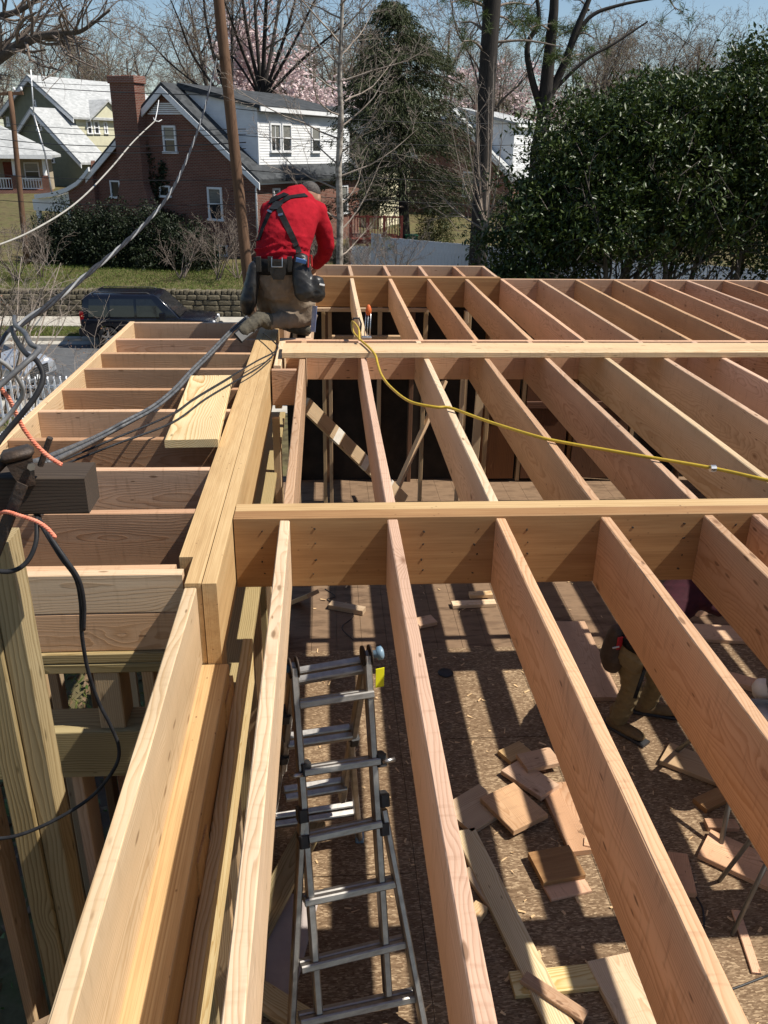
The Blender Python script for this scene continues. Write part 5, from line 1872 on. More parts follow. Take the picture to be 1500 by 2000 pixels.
for sgn in (1, -1):
    prof = [(-3.5, 6.65), (-3.5 + sgn * 3.9, 3.95), (-3.5 + sgn * 3.9, 4.12), (-3.5, 6.85)]
    if sgn < 0:
        prof = prof[::-1]
    crh.part('roof', MB().prism(prof, 5.2, Matrix.Translation((0, -.3, 0))), DARKROOF)
crh.window('f', -2.2, -1.2, 2.2, 3.8, 0.0)

# ------------------------------------------------------------------ stone retaining wall
STONE = mat('buff_field_stone', (0.16, 0.135, 0.09), (0.10, 0.088, 0.064), scale=2.2, rough=.92, bump=.5, c3=(0.27, 0.23, 0.155), detail=8, bscale=16, spec=.15)
MORTAR = mat('grey_mortar', (0.16, 0.14, 0.115), (0.12, 0.105, 0.085), scale=6, rough=.95)
rwall = thing('retaining_wall', 'rough buff stone retaining wall with upright cap stones below the lawn', 'stone wall', (-8, 33.5, .1))
MB().box(-26, 2.4, 33.46, 33.78, -.1, .98).obj('mortar_core', MORTAR, rwall)
sr = random.Random(8)
stone_meshes = []
for i in range(10):
    bm_ = bmesh.new()
    bmesh.ops.create_cube(bm_, size=1)
    bmesh.ops.bevel(bm_, geom=list(bm_.edges), offset=.13, segments=1, affect='EDGES')
    for v in bm_.verts:
        v.co += Vector((sr.uniform(-.05, .05), sr.uniform(-.06, .06), sr.uniform(-.06, .06)))
    me = bpy.data.meshes.new('stone')
    bm_.to_mesh(me)
    bm_.free()
    me.materials.append(STONE)
    stone_meshes.append(me)


def stone(name, x, y, z, sx_, sy_, sz_):
    o = bpy.data.objects.new(name, sr.choice(stone_meshes))
    o.location = (x, y, z)
    o.scale = (sx_, sy_, sz_)
    o.rotation_euler = (sr.uniform(-.05, .05), sr.uniform(-.05, .05), sr.uniform(-.06, .06))
    link(o, rwall)


z = .13
for row in range(4):
    hh = (.24, .22, .2, .19)[row]
    x = -17.5 + sr.uniform(0, .3)
    while x < -1.2:
        w_ = sr.uniform(.26, .62)
        stone('stone', x + w_ / 2, 33.44 + sr.uniform(-.02, .02), z + hh / 2, w_ - .03, .16, hh - .025)
        x += w_
    z += hh
x = -17.5
while x < -1.2:
    w_ = sr.uniform(.13, .24)
    stone('cap_stone', x + w_ / 2, 33.6, 1.06 + sr.uniform(-.02, .02), w_ - .02, .34, sr.uniform(.16, .24))
    x += w_

# ------------------------------------------------------------------ parked cars
NAVY = mat('dark_navy_paint', (0.005, 0.006, 0.011), (0.006, 0.007, 0.013), rough=.14, spec=.6)
SILVER = mat('silver_paint', (0.45, 0.47, 0.50), (0.40, 0.42, 0.45), rough=.22, metal=.5)
TYRE = mat('tyre_rubber', (0.02, 0.02, 0.02), (0.03, 0.03, 0.03), rough=.85)
CARGLASS = mat('tinted_glass', (0.012, 0.014, 0.016), (0.016, 0.018, 0.02), rough=.05, spec=.7)
LAMPRED = mat('red_lens', (0.35, 0.01, 0.012), (0.28, 0.01, 0.01), rough=.15)
LAMPCLEAR = mat('clear_lens', (0.65, 0.66, 0.68), (0.55, 0.56, 0.58), rough=.12)
CHROME = mat('chrome', (0.6, 0.6, 0.6), (0.5, 0.5, 0.5), rough=.12, metal=1)


def bevel_mesh(mb, width, segs=2, ang=35):
    me = mb.mesh('tmp')
    bm_ = bmesh.new()
    bm_.from_mesh(me)
    bmesh.ops.recalc_face_normals(bm_, faces=bm_.faces)
    es = [e for e in bm_.edges if len(e.link_faces) == 2 and e.calc_face_angle(0) > R(ang)]
    bmesh.ops.bevel(bm_, geom=es, offset=width, segments=segs, affect='EDGES', profile=.7)
    bm_.to_mesh(me)
    bm_.free()
    smooth(me)
    return me


def wheel(root, x, y, r, w, out):
    q = Matrix.Translation((x, y, r)) @ Matrix.Rotation(R(90), 4, 'X')
    wl_ = MB().lathe([(r * .62, -w / 2), (r * .95, -w / 2), (r, -w / 2 + .03), (r, w / 2 - .03), (r * .95, w / 2), (r * .62, w / 2)], q, 28).obj('wheel', TYRE, root, True, True)
    rim_ = MB().lathe([(r * .1, 0), (r * .2, .01), (r * .25, -.03), (r * .58, -.04), (r * .63, .0)], Matrix.Translation((x, y - out * (-w / 2), r)) @ Matrix.Rotation(R(-90 * out), 4, 'X') @ Matrix.Scale(1, 4), 20)
    for k in range(5):
        a = 2 * math.pi * k / 5
        rim_.box(-.035, .035, .05, r * .6, -.02, .012, Matrix.Translation((x, y + out * w / 2, r)) @ Matrix.Rotation(R(-90 * out), 4, 'X') @ Matrix.Rotation(a, 4, 'Z'))
    rim_.obj('rim', CHROME if out else TYRE, wl_, False, True)


def suv(label, loc, rotz, paint):
    root = thing('parked_suv', label, 'suv', loc, rotz)
    Wd = .90
    low = [(-2.18, .42), (-2.22, .62), (-2.16, .98), (1.05, 1.02), (1.98, .94), (2.16, .80), (2.18, .50), (2.1, .36), (1.72, .33), (1.68, .55), (1.52, .74), (1.22, .76), (1.02, .62), (.94, .36),
           (-.92, .36), (-1.0, .62), (-1.2, .76), (-1.5, .75), (-1.68, .58), (-1.74, .36)]
    me = bevel_mesh(MB().prism(low[::-1], 2 * Wd, Matrix.Translation((0, -Wd, 0))), .035)
    body = add_obj('body', me, paint, root, True)
    # cabin: narrower toward the roof
    secs = [(.98, -2.14, 1.06, .885), (1.42, -2.10, .66, .835), (1.70, -2.02, .36, .77), (1.76, -1.9, .2, .68)]
    V, F = [], []
    for z_, xa, xb, hw in secs:
        V += [(xa, -hw, z_), (xb, -hw, z_), (xb, hw, z_), (xa, hw, z_)]
    for i in range(len(secs) - 1):
        for k in range(4):
            q = (k + 1) % 4
            F.append((i * 4 + k, i * 4 + q, i * 4 + 4 + q, i * 4 + 4 + k))
    F += [(3, 2, 1, 0), (12, 13, 14, 15)]
    add_obj('cabin', bevel_mesh(MB().poly(V, F), .03, 2, 25), paint, root, True)
    lerp = lambda z_, j: np.interp(z_, [s[0] for s in secs], [s[j] for s in secs])
    for sgn in (-1, 1):
        for (xa, xb, xc) in ((-1.92, -1.28, 0), (-1.20, -.42, 0), (-.34, .62, 1)):
            P = []
            zz = (1.06, 1.42, 1.62)
            for z_ in zz:
                k_ = (z_ - 1.06) / .56
                P += [(xa + (.06 * k_ if xa < -1.5 else 0), sgn * (lerp(z_, 3) + .008), z_), (xb - (.46 * k_ if xc else 0), sgn * (lerp(z_, 3) + .008), z_)]
            P2 = [(p[0], p[1] - sgn * .02, p[2]) for p in P]
            w_ = MB().poly(P + P2, [(0, 1, 3, 2), (2, 3, 5, 4), (6, 8, 9, 7), (8, 10, 11, 9), (0, 6, 7, 1), (1, 7, 9, 3), (3, 9, 11, 5), (5, 11, 10, 4), (4, 10, 8, 2), (2, 8, 6, 0)])
            w_.obj('side_window', CARGLASS, root, False, True)
        for xd in (-.38, -1.25):
            MB().box(xd - .28, xd - .12, sgn * Wd - .012, sgn * Wd + .03, .90, .925, ch=.008).obj('door_handle', CHROME, body, False, True)
        for xd in (.62, -.40, -1.24):
            MB().box(xd - .006, xd + .006, sgn * (Wd + .001) - .003, sgn * (Wd + .001) + .003, .46, 1.0).obj('door_seam', DARKPLASTIC, body, False, True)
        MB().box(.42, .58, sgn * .86, sgn * 1.06, 1.02, 1.20, ch=.03).obj('mirror', paint, root, False, True)
        MB().box(-2.20, -2.08, sgn * .62, sgn * .885, .82, 1.22, ch=.02).obj('tail_light', LAMPRED, root, False, True)
        MB().lathe([(.0, .03), (.10, .02), (.115, -.05)], Matrix.Translation((2.16, sgn * .62, .80)) @ Matrix.Rotation(R(90), 4, 'Y'), 16).obj('headlight', LAMPCLEAR, root, True, True)
        MB().tube([(-1.8, sgn * .62, 1.76), (-1.7, sgn * .62, 1.80), (-.0, sgn * .62, 1.80), (.1, sgn * .62, 1.75)], .018, 6).obj('roof_rail', BLACKRUBBER, root, True, True)
        for xw in (-1.34, 1.37):
            wheel(root, xw, sgn * .79, .365, .22, sgn)
    P = [(1.05, -.74, 1.04), (1.05, .74, 1.04), (.40, .68, 1.66), (.40, -.68, 1.66)]
    n_ = Vector((.62, 0, .81)) * .012
    MB().poly([tuple(Vector(p) + n_) for p in P] + [tuple(Vector(p) - n_) for p in P], [(0, 1, 2, 3), (7, 6, 5, 4)] + [(i, i + 4, (i + 1) % 4 + 4, (i + 1) % 4) for i in range(4)]).obj('windscreen', CARGLASS, root, False, True)
    MB().box(-2.16, -2.11, -.62, .62, 1.14, 1.56, ch=.01).obj('rear_window', CARGLASS, root, False, True)
    MB().box(-2.30, -2.12, -.88, .88, .42, .66, ch=.04).obj('rear_bumper', DARKPLASTIC, root, False, True)
    MB().box(2.10, 2.28, -.86, .86, .40, .62, ch=.04).obj('front_bumper', DARKPLASTIC, root, False, True)
    g = MB()
    for k in range(7):
        g.box(2.165, 2.195, -.36 + k * .105, -.30 + k * .105, .66, .90)
    g.obj('grille', CHROME, root, False, True)
    return root


suv('dark navy boxy SUV parked at the far kerb beside the stone wall', (-5.92, 29.0 - .05 + .35, 0), 0, NAVY)


def sedan(label, loc, rotz, paint):
    root = thing('parked_car', label, 'car', loc, rotz)
    Wd = .88
    low = [(-2.2, .45), (-2.2, .9), (-1.0, .98), (.9, .96), (1.9, .84), (2.22, .70), (2.26, .42), (2.1, .26), (1.78, .26), (1.7, .5), (1.5, .66), (1.2, .64), (1.02, .28), (-.98, .28), (-1.1, .55), (-1.35, .66), (-1.6, .6), (-1.75, .28)]
    add_obj('body', bevel_mesh(MB().prism(low[::-1], 2 * Wd, Matrix.Translation((0, -Wd, 0))), .06, 3), paint, root, True)
    secs = [(.94, -1.75, 1.0, .84), (1.28, -1.2, .35, .72), (1.44, -.85, -.1, .6)]
    V, F = [], []
    for z_, xa, xb, hw in secs:
        V += [(xa, -hw, z_), (xb, -hw, z_), (xb, hw, z_), (xa, hw, z_)]
    for i in range(2):
        for k in range(4):
            q = (k + 1) % 4
            F.append((i * 4 + k, i * 4 + q, i * 4 + 4 + q, i * 4 + 4 + k))
    F += [(3, 2, 1, 0), (8, 9, 10, 11)]
    add_obj('cabin', bevel_mesh(MB().poly(V, F), .05, 2, 20), CARGLASS, root, True)
    MB().box(-.85, -.1, -.6, .6, 1.42, 1.46, ch=.02).obj('roof_panel', paint, root, False, True)
    for sgn in (-1, 1):
        MB().lathe([(0, .04), (.12, .02), (.16, -.06)], Matrix.Translation((2.14, sgn * .62, .68)) @ Matrix.Rotation(R(72), 4, 'Y'), 14).obj('headlight', LAMPCLEAR, root, True, True)
        MB().box(-2.24, -2.16, sgn * .5, sgn * .84, .66, .84, ch=.02).obj('tail_light', LAMPRED, root, False, True)
        for xw in (-1.4, 1.38):
            wheel(root, xw, sgn * .78, .32, .2, sgn)
    g = MB()
    for k in range(4):
        g.box(2.2, 2.27, -.42, .42, .50 + k * .05, .52 + k * .05)
    g.obj('grille', CHROME, root, False, True)
    MB().box(2.24, 2.262, -.44, .44, .47, .72).obj('grille_opening', DARKPLASTIC, root, False, True)
    MB().box(2.27, 2.285, -.2, .2, .40, .52).obj('number_plate', WHITEP, root, False, True)
    return root


cp = atz(62, 748, 0.3)
sedan('silver car parked on the near side with its headlamp and plate showing past the cables', (cp.x - 2.0, cp.y + .75, 0), R(-14), SILVER)

# ------------------------------------------------------------------ fences
VINYL = mat('white_vinyl', (0.72, 0.74, 0.78), (0.64, 0.66, 0.70), scale=3, rough=.5)


def picket_fence(label, A, B, z0, hgt, sp=.12):
    A, B = Vector(A), Vector(B)
    d = (B - A)
    ln = d.length
    d.normalize()
    n = Vector((-d.y, d.x, 0))
    root = thing('picket_fence', label, 'fence', (A.x, A.y, z0))
    ang = math.atan2(d.y, d.x)
    M = Matrix.Translation((A.x, A.y, z0)) @ Matrix.Rotation(ang, 4, 'Z')
    for zz in (.18, hgt - .22):
        MB().box(0, ln, -.02, .02, zz, zz + .05, M).obj('rail', VINYL, root)
    proto = None
    for i in range(int(ln / sp)):
        if proto is None:
            pb = MB()
            pb.box(-.02, .02, -.012, .012, .05, hgt - .06)
            pb.tube([(0, 0, hgt - .08), (0, .0, hgt - .03), (0, .025, hgt), (0, .055, hgt - .01)], [.02, .019, .018, .014], 6)
            proto = pb.mesh('picket')
            proto.materials.append(VINYL)
        o = bpy.data.objects.new('picket', proto)
        o.location = A + d * (i * sp + .05) + n * -.034 + Vector((0, 0, z0 - A.z))
        o.rotation_euler = (0, 0, ang + BR.uniform(-.03, .03))
        link(o, root)


fA, fB, fC = atz(-60, 742, 2.0), atz(150, 738, 2.0), atz(-70, 905, 2.0)
fB2 = atz(118, 762, 2.0)
picket_fence('white picket fence with hooked tips running beside the street', (fA.x, fA.y, 1.05), (fB.x, fB.y, 1.05), 1.05, .98)
picket_fence('white picket fence with hooked tips coming toward the porch rim', (fC.x, fC.y, 1.05), (fB2.x, fB2.y, 1.05), 1.05, .98, .11)

wf = thing('board_fence', 'long white board fence sloping down past the hemlock and behind the evergreen', 'fence', (2, 38.5, 1))
A_, B_ = Vector((2.1, 38.6)), Vector((19.0, 31.0))
dv = (B_ - A_).normalized()
ln = (B_ - A_).length
proto = None
wa = math.atan2(dv.y, dv.x)
nb_ = int(ln / .155)
for i in range(nb_):
    P = A_ + dv * (i * .155)
    if proto is None:
        proto = board_mesh(1.75, .022, .148, 1, 0, .004, 'wf')
        proto.materials.append(VINYL)
    o = bpy.data.objects.new('fence_board', proto)
    zc = 1.85 - i * .0045 + (.12 if 0 <= i < 3 else 0)
    o.rotation_euler = (0, R(-90), wa + R(90))
    o.rotation_euler = (Matrix.Rotation(wa, 3, 'Z') @ Matrix(((0, 0, 1), (0, 1, 0), (-1, 0, 0)))).to_euler()
    o.location = (P.x, P.y, zc + BR.uniform(-.012, .012))
    link(o, wf)
for zz in (1.35, 2.3):
    board('rail', (A_.x, A_.y + .06, zz), (B_.x, B_.y + .06, zz - .45), .04, .09, VINYL, wf, key=('wr', zz))

# red timber deck with lattice behind the birch
REDWOOD = mat('red_stained_timber', (0.20, 0.045, 0.03), (0.14, 0.03, 0.02), scale=7, rough=.75)
dk = thing('timber_deck', 'red stained timber deck with railing behind the slender bare tree', 'deck', (1.6, 39.6, 1.1))
d0, d1_ = at(684, 466, 40), at(782, 470, 40)
MB().box(d0.x, d1_.x, 39.6, 42.5, d0.z - .18, d0.z).obj('platform', REDWOOD, dk)
for f_ in (0, .33, .66, 1):
    x_ = d0.x + (d1_.x - d0.x) * f_
    MB().box(x_ - .06, x_ + .06, 39.5, 39.62, .9, d0.z + 1.05).obj('post', REDWOOD, dk)
for zz in (d0.z + .95, d0.z + .12):
    MB().box(d0.x, d1_.x, 39.53, 39.59, zz, zz + .07).obj('rail', REDWOOD, dk)
n_ = int((d1_.x - d0.x) / .13)
for i in range(n_):
    x_ = d0.x + .06 + i * .13
    MB().box(x_ - .02, x_ + .02, 39.54, 39.58, d0.z + .19, d0.z + .95).obj('baluster', REDWOOD, dk)
lt = thing('lattice_panel', 'white diagonal lattice panel below the red deck', 'lattice', (d0.x, 39.3, 1))
for i in range(26):
    x_ = d0.x - .9 + i * .12
    for s_ in (-1, 1):
        a_ = Vector((x_, 39.35 + s_ * .006, d0.z - 1.15))
        b_ = Vector((x_ + 0.9 * 1, 39.35 + s_ * .006, d0.z - .25))
        if s_ < 0:
            a_, b_ = Vector((x_ + .9, a_.y, a_.z)), Vector((x_, b_.y, b_.z))
        xs0, xs1 = d0.x, d0.x + 1.75
        def clip(p, q):
            t0, t1 = 0.0, 1.0
            dx = q.x - p.x
            for lim, sg in ((xs0, 1), (xs1, -1)):
                t_ = (lim - p.x) / dx
                if (dx > 0) == (sg > 0):
                    t0 = max(t0, t_)
                else:
                    t1 = min(t1, t_)
            return (p.lerp(q, t0), p.lerp(q, t1)) if t1 - t0 > .05 else None
        r_ = clip(a_, b_)
        if r_:
            board('slat', r_[0], r_[1], .008, .035, VINYL, lt, key=('sl', i, s_))
binp = at(803, 452, 43)
bn = thing('wheelie_bin', 'green wheelie bin standing in the yard behind the red deck', 'bin', (binp.x, 43, ground_h(0, 43)))
GREENP = mat('green_plastic', (0.02, 0.13, 0.07), (0.018, 0.10, 0.055), rough=.45)
zg = ground_h(0, 43)
MB().poly([(binp.x + x_ * s_, 43 + y_ * s_, zg + z_) for z_, s_ in ((.08, .8), (1.0, 1.0)) for (x_, y_) in ((-.3, -.32), (.3, -.32), (.3, .32), (-.3, .32))],
          [(3, 2, 1, 0), (4, 5, 6, 7)] + [(i, (i + 1) % 4, (i + 1) % 4 + 4, i + 4) for i in range(4)]).obj('tub', GREENP, bn)
MB().box(binp.x - .33, binp.x + .33, 42.64, 43.36, zg + 1.0, zg + 1.07, ch=.02).obj('lid', GREENP, bn)
for s_ in (-1, 1):
    MB().lathe([(.03, -.03), (.12, -.03), (.12, .03), (.03, .03)], Matrix.Translation((binp.x + s_ * .28, 43.3, zg + .12)) @ Matrix.Rotation(R(90), 4, 'Y'), 14).obj('wheel', TYRE, bn, True)

# ------------------------------------------------------------------ utility poles and wires
POLE = mat('brown_pole_wood', (0.17, 0.095, 0.055), (0.10, 0.055, 0.033), scale=5, rough=.9, stretch=(6, 6, .5), bump=.4, detail=8)
pt, pb_ = at(427, 0, 21.3), at(483, 530, 21.3)
dirp = (pt - pb_).normalized()
foot = pb_ - dirp * ((pb_.z - .1) / dirp.z)
ptop = pt + dirp * 2.2
up_ = thing('utility_pole', 'tall brown wooden utility pole rising behind the kneeling man', 'utility pole', tuple(foot))
MB().tube([foot.lerp(ptop, k / 8) for k in range(9)], [.142 - .03 * k / 8 for k in range(9)], 18).obj('shaft', POLE, up_, True)
board('cross_arm', ptop + Vector((-1.1, 0, -.5)), ptop + Vector((1.1, 0, -.5)), .1, .12, WEATHERED, up_)
for k in (-1, -.5, .5, 1):
    MB().lathe([(.02, 0), (.045, .03), (.03, .07), (.045, .1), (.02, .13)], Matrix.Translation(ptop + Vector((k, 0, -.43))), 10).obj('insulator', DARKIRON, up_, True)
bcl = at(420, 96, 21.2)
MB().lathe([(.03, -.06), (.06, -.05), (.06, .05), (.03, .06)], Matrix.Translation(at(424, 112, 21.12)), 10).obj('cable_bracket', DARKIRON, up_, True)
p2t, p2b = at(20, 178, 40), at(46, 446, 40)
d2_ = (p2t - p2b).normalized()
f2_ = p2b - d2_ * ((p2b.z - ground_h(-13, 40)) / d2_.z)
u2 = thing('utility_pole', 'thin distant utility pole with short cross arm in front of the porch house', 'utility pole', tuple(f2_))
MB().tube([f2_.lerp(p2t, k / 6) for k in range(7)], [.13 - .03 * k / 6 for k in range(7)], 12).obj('shaft', POLE, u2, True)
board('cross_arm', at(-12, 184, 40), at(45, 182, 40), .1, .12, POLE, u2)
for u_ in (-8, 28, 42):
    MB().lathe([(.03, 0), (.06, .06), (.03, .16)], Matrix.Translation(at(u_, 178, 40)), 8).obj('insulator', WHITEP, u2, True)
# bare white flag mast beside the green house
mast0, mast1 = at(88, 300, 50), at(60, 136, 50)
ms = thing('metal_mast', 'thin pale metal mast standing in front of the green house', 'mast', tuple(mast0))
MB().tube([mast0 + (mast0 - mast1) * .8, mast0, at(66, 225, 50)], .05, 8).obj('lower_tube', SAWGREY, ms, True)
MB().tube([at(66, 222, 50), mast1], .035, 8).obj('upper_tube', WHITEP, ms, True)


wire_labels = ['topmost dark wire crossing above the chimney', 'thin wire slanting back over the green house roof', 'upper thin wire across the gable window', 'lower thin wire across the gable window',
               'thick dark wire just under the gable window', 'thin wire under the thick one on the gable', 'wire crossing the side porch roof', 'lowest wire crossing in front of the dark yews',
               'top wire from the pole over the hemlock', 'second wire from the pole across the hemlock', 'wire from the pole across the dormer eave toward the evergreen', 'lowest wire from the pole behind the head of the kneeling man']


def wire(p, q, sag, r, label, m=BLACKCABLE):
    pts = []
    for k in range(17):
        t = k / 16
        a_ = p.lerp(q, t)
        a_.z -= sag * 4 * t * (1 - t)
        pts.append(a_)
    tag(MB().tube(pts, r, 5).obj('overhead_wire', m, None, True), label, 'wire', 'overhead wires along the street')


W_L = 'thin dark overhead wire strung along the street in front of the houses'
for wi, (u0, v0, Y0, u1, v1, Y1, sg, r_) in enumerate(((-40, 158, 40, 440, 186, 22, .1, .012), (-40, 152, 40, 300, 168, 60, .1, .012), (-40, 235, 36, 480, 252, 22, .15, .009), (-40, 247, 36, 480, 262, 22, .15, .009), (-40, 266, 36, 480, 278, 22, .2, .014),
                                         (-40, 280, 36, 480, 290, 22, .2, .009), (-40, 338, 30, 480, 350, 21.4, .1, .010), (-40, 388, 28, 480, 398, 21.4, .1, .009),
                                         (440, 210, 21.3, 1540, 190, 26, .5, .009), (440, 262, 21.3, 1540, 240, 26, .4, .008), (450, 330, 21.3, 1540, 352, 24, .2, .009), (450, 372, 21.3, 1540, 400, 24, .2, .008))):
    wire(at(u0, v0, Y0), at(u1, v1, Y1), sg, r_, wire_labels[wi])
# service drop of the brick house, with its bracket on the gable
g0 = at(303, 236, 41.2)
pts = spline([at(-40, 492, 14), at(60, 452, 16), at(150, 395, 19.5), at(215, 330, 25), at(262, 275, 32), g0], 8)
tag(MB().tube(pts, [.014 + .012 * k / len(pts) for k in range(len(pts))], 7).obj('service_cable', mat('pale_cable', (0.42, 0.40, 0.36), (0.3, 0.28, 0.25), rough=.6), None, True),
    'pale thick service cable sagging from the brick gable toward the left', 'power cable')
for (u1, v1, lab) in ((310, 196, 'upper tail of the service cable under the gable peak'), (316, 234, 'lower tail of the service cable on the brick gable'), (300, 230, 'short end of the service cable at its splice')):
    q = at(u1, v1, 42.9)
    tag(MB().tube([g0, g0.lerp(q, .5) + Vector((0, 0, -.05)), q], .02, 5).obj('cable_tail', WHITEP, None, True), lab, 'cable')
# ------------------------------------------------------------------ trees
BARK_GREY = mat('grey_brown_bark', (0.12, 0.10, 0.085), (0.065, 0.052, 0.043), scale=7, rough=.95, stretch=(3, 3, .6), bump=.5, detail=7)
BARK_DARK = mat('dark_bark', (0.020, 0.017, 0.016), (0.042, 0.035, 0.030), scale=7, rough=.95, stretch=(3, 3, .5), bump=.6, detail=7)
BARK_PALE = mat('pale_speckled_bark', (0.40, 0.36, 0.31), (0.14, 0.115, 0.095), scale=9, rough=.85, detail=6, lo=.4, hi=.6)
TWIG = mat('thin_twigs', (0.21, 0.17, 0.14), (0.13, 0.10, 0.082), scale=3, rough=.9)
TWIG_PALE = mat('pale_thin_twigs', (0.36, 0.30, 0.25), (0.20, 0.16, 0.13), scale=3, rough=.85)
BUD = mat('spring_buds', (0.30, 0.26, 0.13), (0.20, 0.165, 0.085), scale=2, rough=.9)
PINK = leaf_material('pink_petals', (0.70, 0.53, 0.54), (0.80, 0.69, 0.68), .7, .2, .3)
GLOSSY = leaf_material('glossy_evergreen_leaf', (0.020, 0.040, 0.008), (0.062, 0.088, 0.016), .44, .4, .12)
HEM = leaf_material('hemlock_needles', (0.030, 0.042, 0.017), (0.068, 0.078, 0.03), .6, .25, .2)
PINEN = leaf_material('pine_needles', (0.045, 0.070, 0.018), (0.085, 0.115, 0.032), .6, .25, .2)
DARKLEAF = leaf_material('dark_shrub_leaf', (0.010, 0.017, 0.007), (0.022, 0.034, 0.012), .55, .3, .1)
NR = np.random.RandomState(5)


def grow(rng, p, d, l, r, lev, out, cfg):
    n = cfg['seg'][min(lev, len(cfg['seg']) - 1)]
    pts, rad = [p.copy()], [r]
    end = r * cfg['taper']
    wig = cfg['wig'][min(lev, len(cfg['wig']) - 1)]
    dirs = [d.copy()]
    for i in range(n):
        d = d + Vector((rng.gauss(0, wig), rng.gauss(0, wig), rng.gauss(0, wig) + cfg['up'][min(lev, len(cfg['up']) - 1)]))
        d.normalize()
        p = p + d * (l / n)
        pts.append(p.copy())
        rad.append(r + (end - r) * (i + 1) / n)
        dirs.append(d.copy())
    out.append((pts, rad, lev))
    if lev >= cfg['lev']:
        return
    kids = cfg['kids'][min(lev, len(cfg['kids']) - 1)]
    k = max(1, int(round(kids + rng.uniform(-.8, .8))))
    f0 = cfg['from'][min(lev, len(cfg['from']) - 1)]
    for j in range(k):
        f = f0 + (1 - f0) * (j + rng.uniform(.1, .9)) / k
        x = f * n
        i = min(int(x), n - 1)
        q = pts[i].lerp(pts[i + 1], x - i)
        ax = dirs[i].orthogonal().normalized()
        ax.rotate(Quaternion(dirs[i], rng.uniform(0, 6.283)))
        a = R(cfg['ang'][min(lev, len(cfg['ang']) - 1)] * rng.uniform(.7, 1.3))
        nd = (dirs[i] * math.cos(a) + ax * math.sin(a)).normalized()
        ll = l * cfg['ratio'][min(lev, len(cfg['ratio']) - 1)] * rng.uniform(.7, 1.2) * (1.15 - .5 * f)
        rr = max((r + (end - r) * f) * cfg['thin'], cfg['rmin'])
        grow(rng, q, nd, ll, rr, lev + 1, out, cfg)


def limb_mesh(limbs, lo, hi, name):
    """tubes for the limbs whose level is in [lo, hi]"""
    V, F = [], []
    for pts, rad, lev in limbs:
        if not lo <= lev <= hi:
            continue
        s = 9 if lev == 0 else (6 if lev == 1 else (4 if lev == 2 else 3))
        v, fq, fc = tube_geo(pts, rad, s, False)
        k = len(V)
        V += [tuple(a) for a in v]
        F += [tuple(i + k for i in f) for f in fq]
    me = np_mesh(name, np.array(V), np.array(F))
    smooth(me)
    return me


def leaves(P, size, aspect=.45, up=None, droop=0.0, fold=.25, rng=NR, along=None):
    """P (n,3) points -> folded diamond leaves"""
    n = len(P)
    d = rng.normal(size=(n, 3)) if along is None else along + rng.normal(size=(n, 3)) * .35
    d[:, 2] -= droop
    d /= np.linalg.norm(d, axis=1)[:, None] + 1e-9
    h = rng.normal(size=(n, 3))
    if up is not None:
        h[:, 2] += up
    w = np.cross(d, h)
    w /= np.linalg.norm(w, axis=1)[:, None] + 1e-9
    nn = np.cross(w, d)
    s = (size * rng.uniform(.6, 1.3, n))[:, None]
    V = np.empty((n, 4, 3))
    V[:, 0] = P
    V[:, 1] = P + d * s * .5 + w * s * aspect * .5 + nn * s * fold * .5
    V[:, 2] = P + d * s
    V[:, 3] = P + d * s * .5 - w * s * aspect * .5 + nn * s * fold * .5
    idx = np.arange(n)[:, None] * 4
    F = np.concatenate([idx + np.array([[0, 1, 2]]), idx + np.array([[0, 2, 3]])])
    return V.reshape(-1, 3), F


def put_tree(name, label, limbs, bark, twig, split, loc=(0, 0, 0), group=None, cat='tree', extra=None):
    """tree thing > trunk, crown (> leaves)"""
    root = thing(name, label, cat, loc, 0, group)
    mx = max(l[2] for l in limbs)
    add_obj('trunk', limb_mesh(limbs, 0, split, 'trunk'), bark, root, True)
    if mx > split:
        cr = add_obj('crown', limb_mesh(limbs, split + 1, mx, 'crown'), twig, root, True)
    if extra:
        for nm, V, F, m in extra:
            add_obj(nm, np_mesh(nm, V, F), m, root, True)
    return root


def ends(limbs, lev, per=2, rng=NR, jit=.05):
    P = []
    for pts, rad, l in limbs:
        if l >= lev:
            for _ in range(per):
                i = rng.randint(1, len(pts))
                P.append(np.array(pts[i]) + rng.normal(size=3) * jit)
    return np.array(P)


CFG_OAK = dict(lev=5, seg=[6, 5, 4, 3, 3, 2], taper=.35, wig=[.06, .14, .2, .24, .26, .3], up=[.03, .03, .02, .02, 0, 0], kids=[7, 5.5, 4.5, 4, 3], ang=[42, 42, 45, 48, 50],
               ratio=[.62, .58, .55, .55, .55], thin=.55, rmin=.006)
CFG_OAK['from'] = [.3, .25, .2, .15, .1]

# the wood behind the houses: five kinds of bare tree, copied
variants = []
for v in range(5):
    rg_ = random.Random(100 + v)
    cfg = dict(CFG_OAK)
    cfg['lev'] = 4
    cfg['rmin'] = .016
    cfg['kids'] = [8, 6, 5, 4.5]
    cfg['ang'] = [[36, 40, 45, 48], [28, 36, 40, 45], [46, 44, 45, 48], [32, 42, 46, 50], [40, 36, 42, 50]][v]
    out = []
    grow(rg_, Vector((0, 0, -.3)), Vector((0, 0, 1)), 9 + v, .26, 0, out, cfg)
    P = ends(out, 4, 2, jit=.15)
    bud = leaves(P, .11 if v % 2 else .08, .6)
    variants.append((limb_mesh(out, 0, 1, 'trunk'), limb_mesh(out, 2, 4, 'crown'), np_mesh('buds', *bud)))
    for me, m in zip(variants[-1], (BARK_GREY, TWIG, BUD)):
        me.materials.append(m)
wr = random.Random(21)
spots = []
for i in range(125):
    y = wr.uniform(72, 150)
    u = wr.uniform(-250, 1750)
    spots.append((u, y))
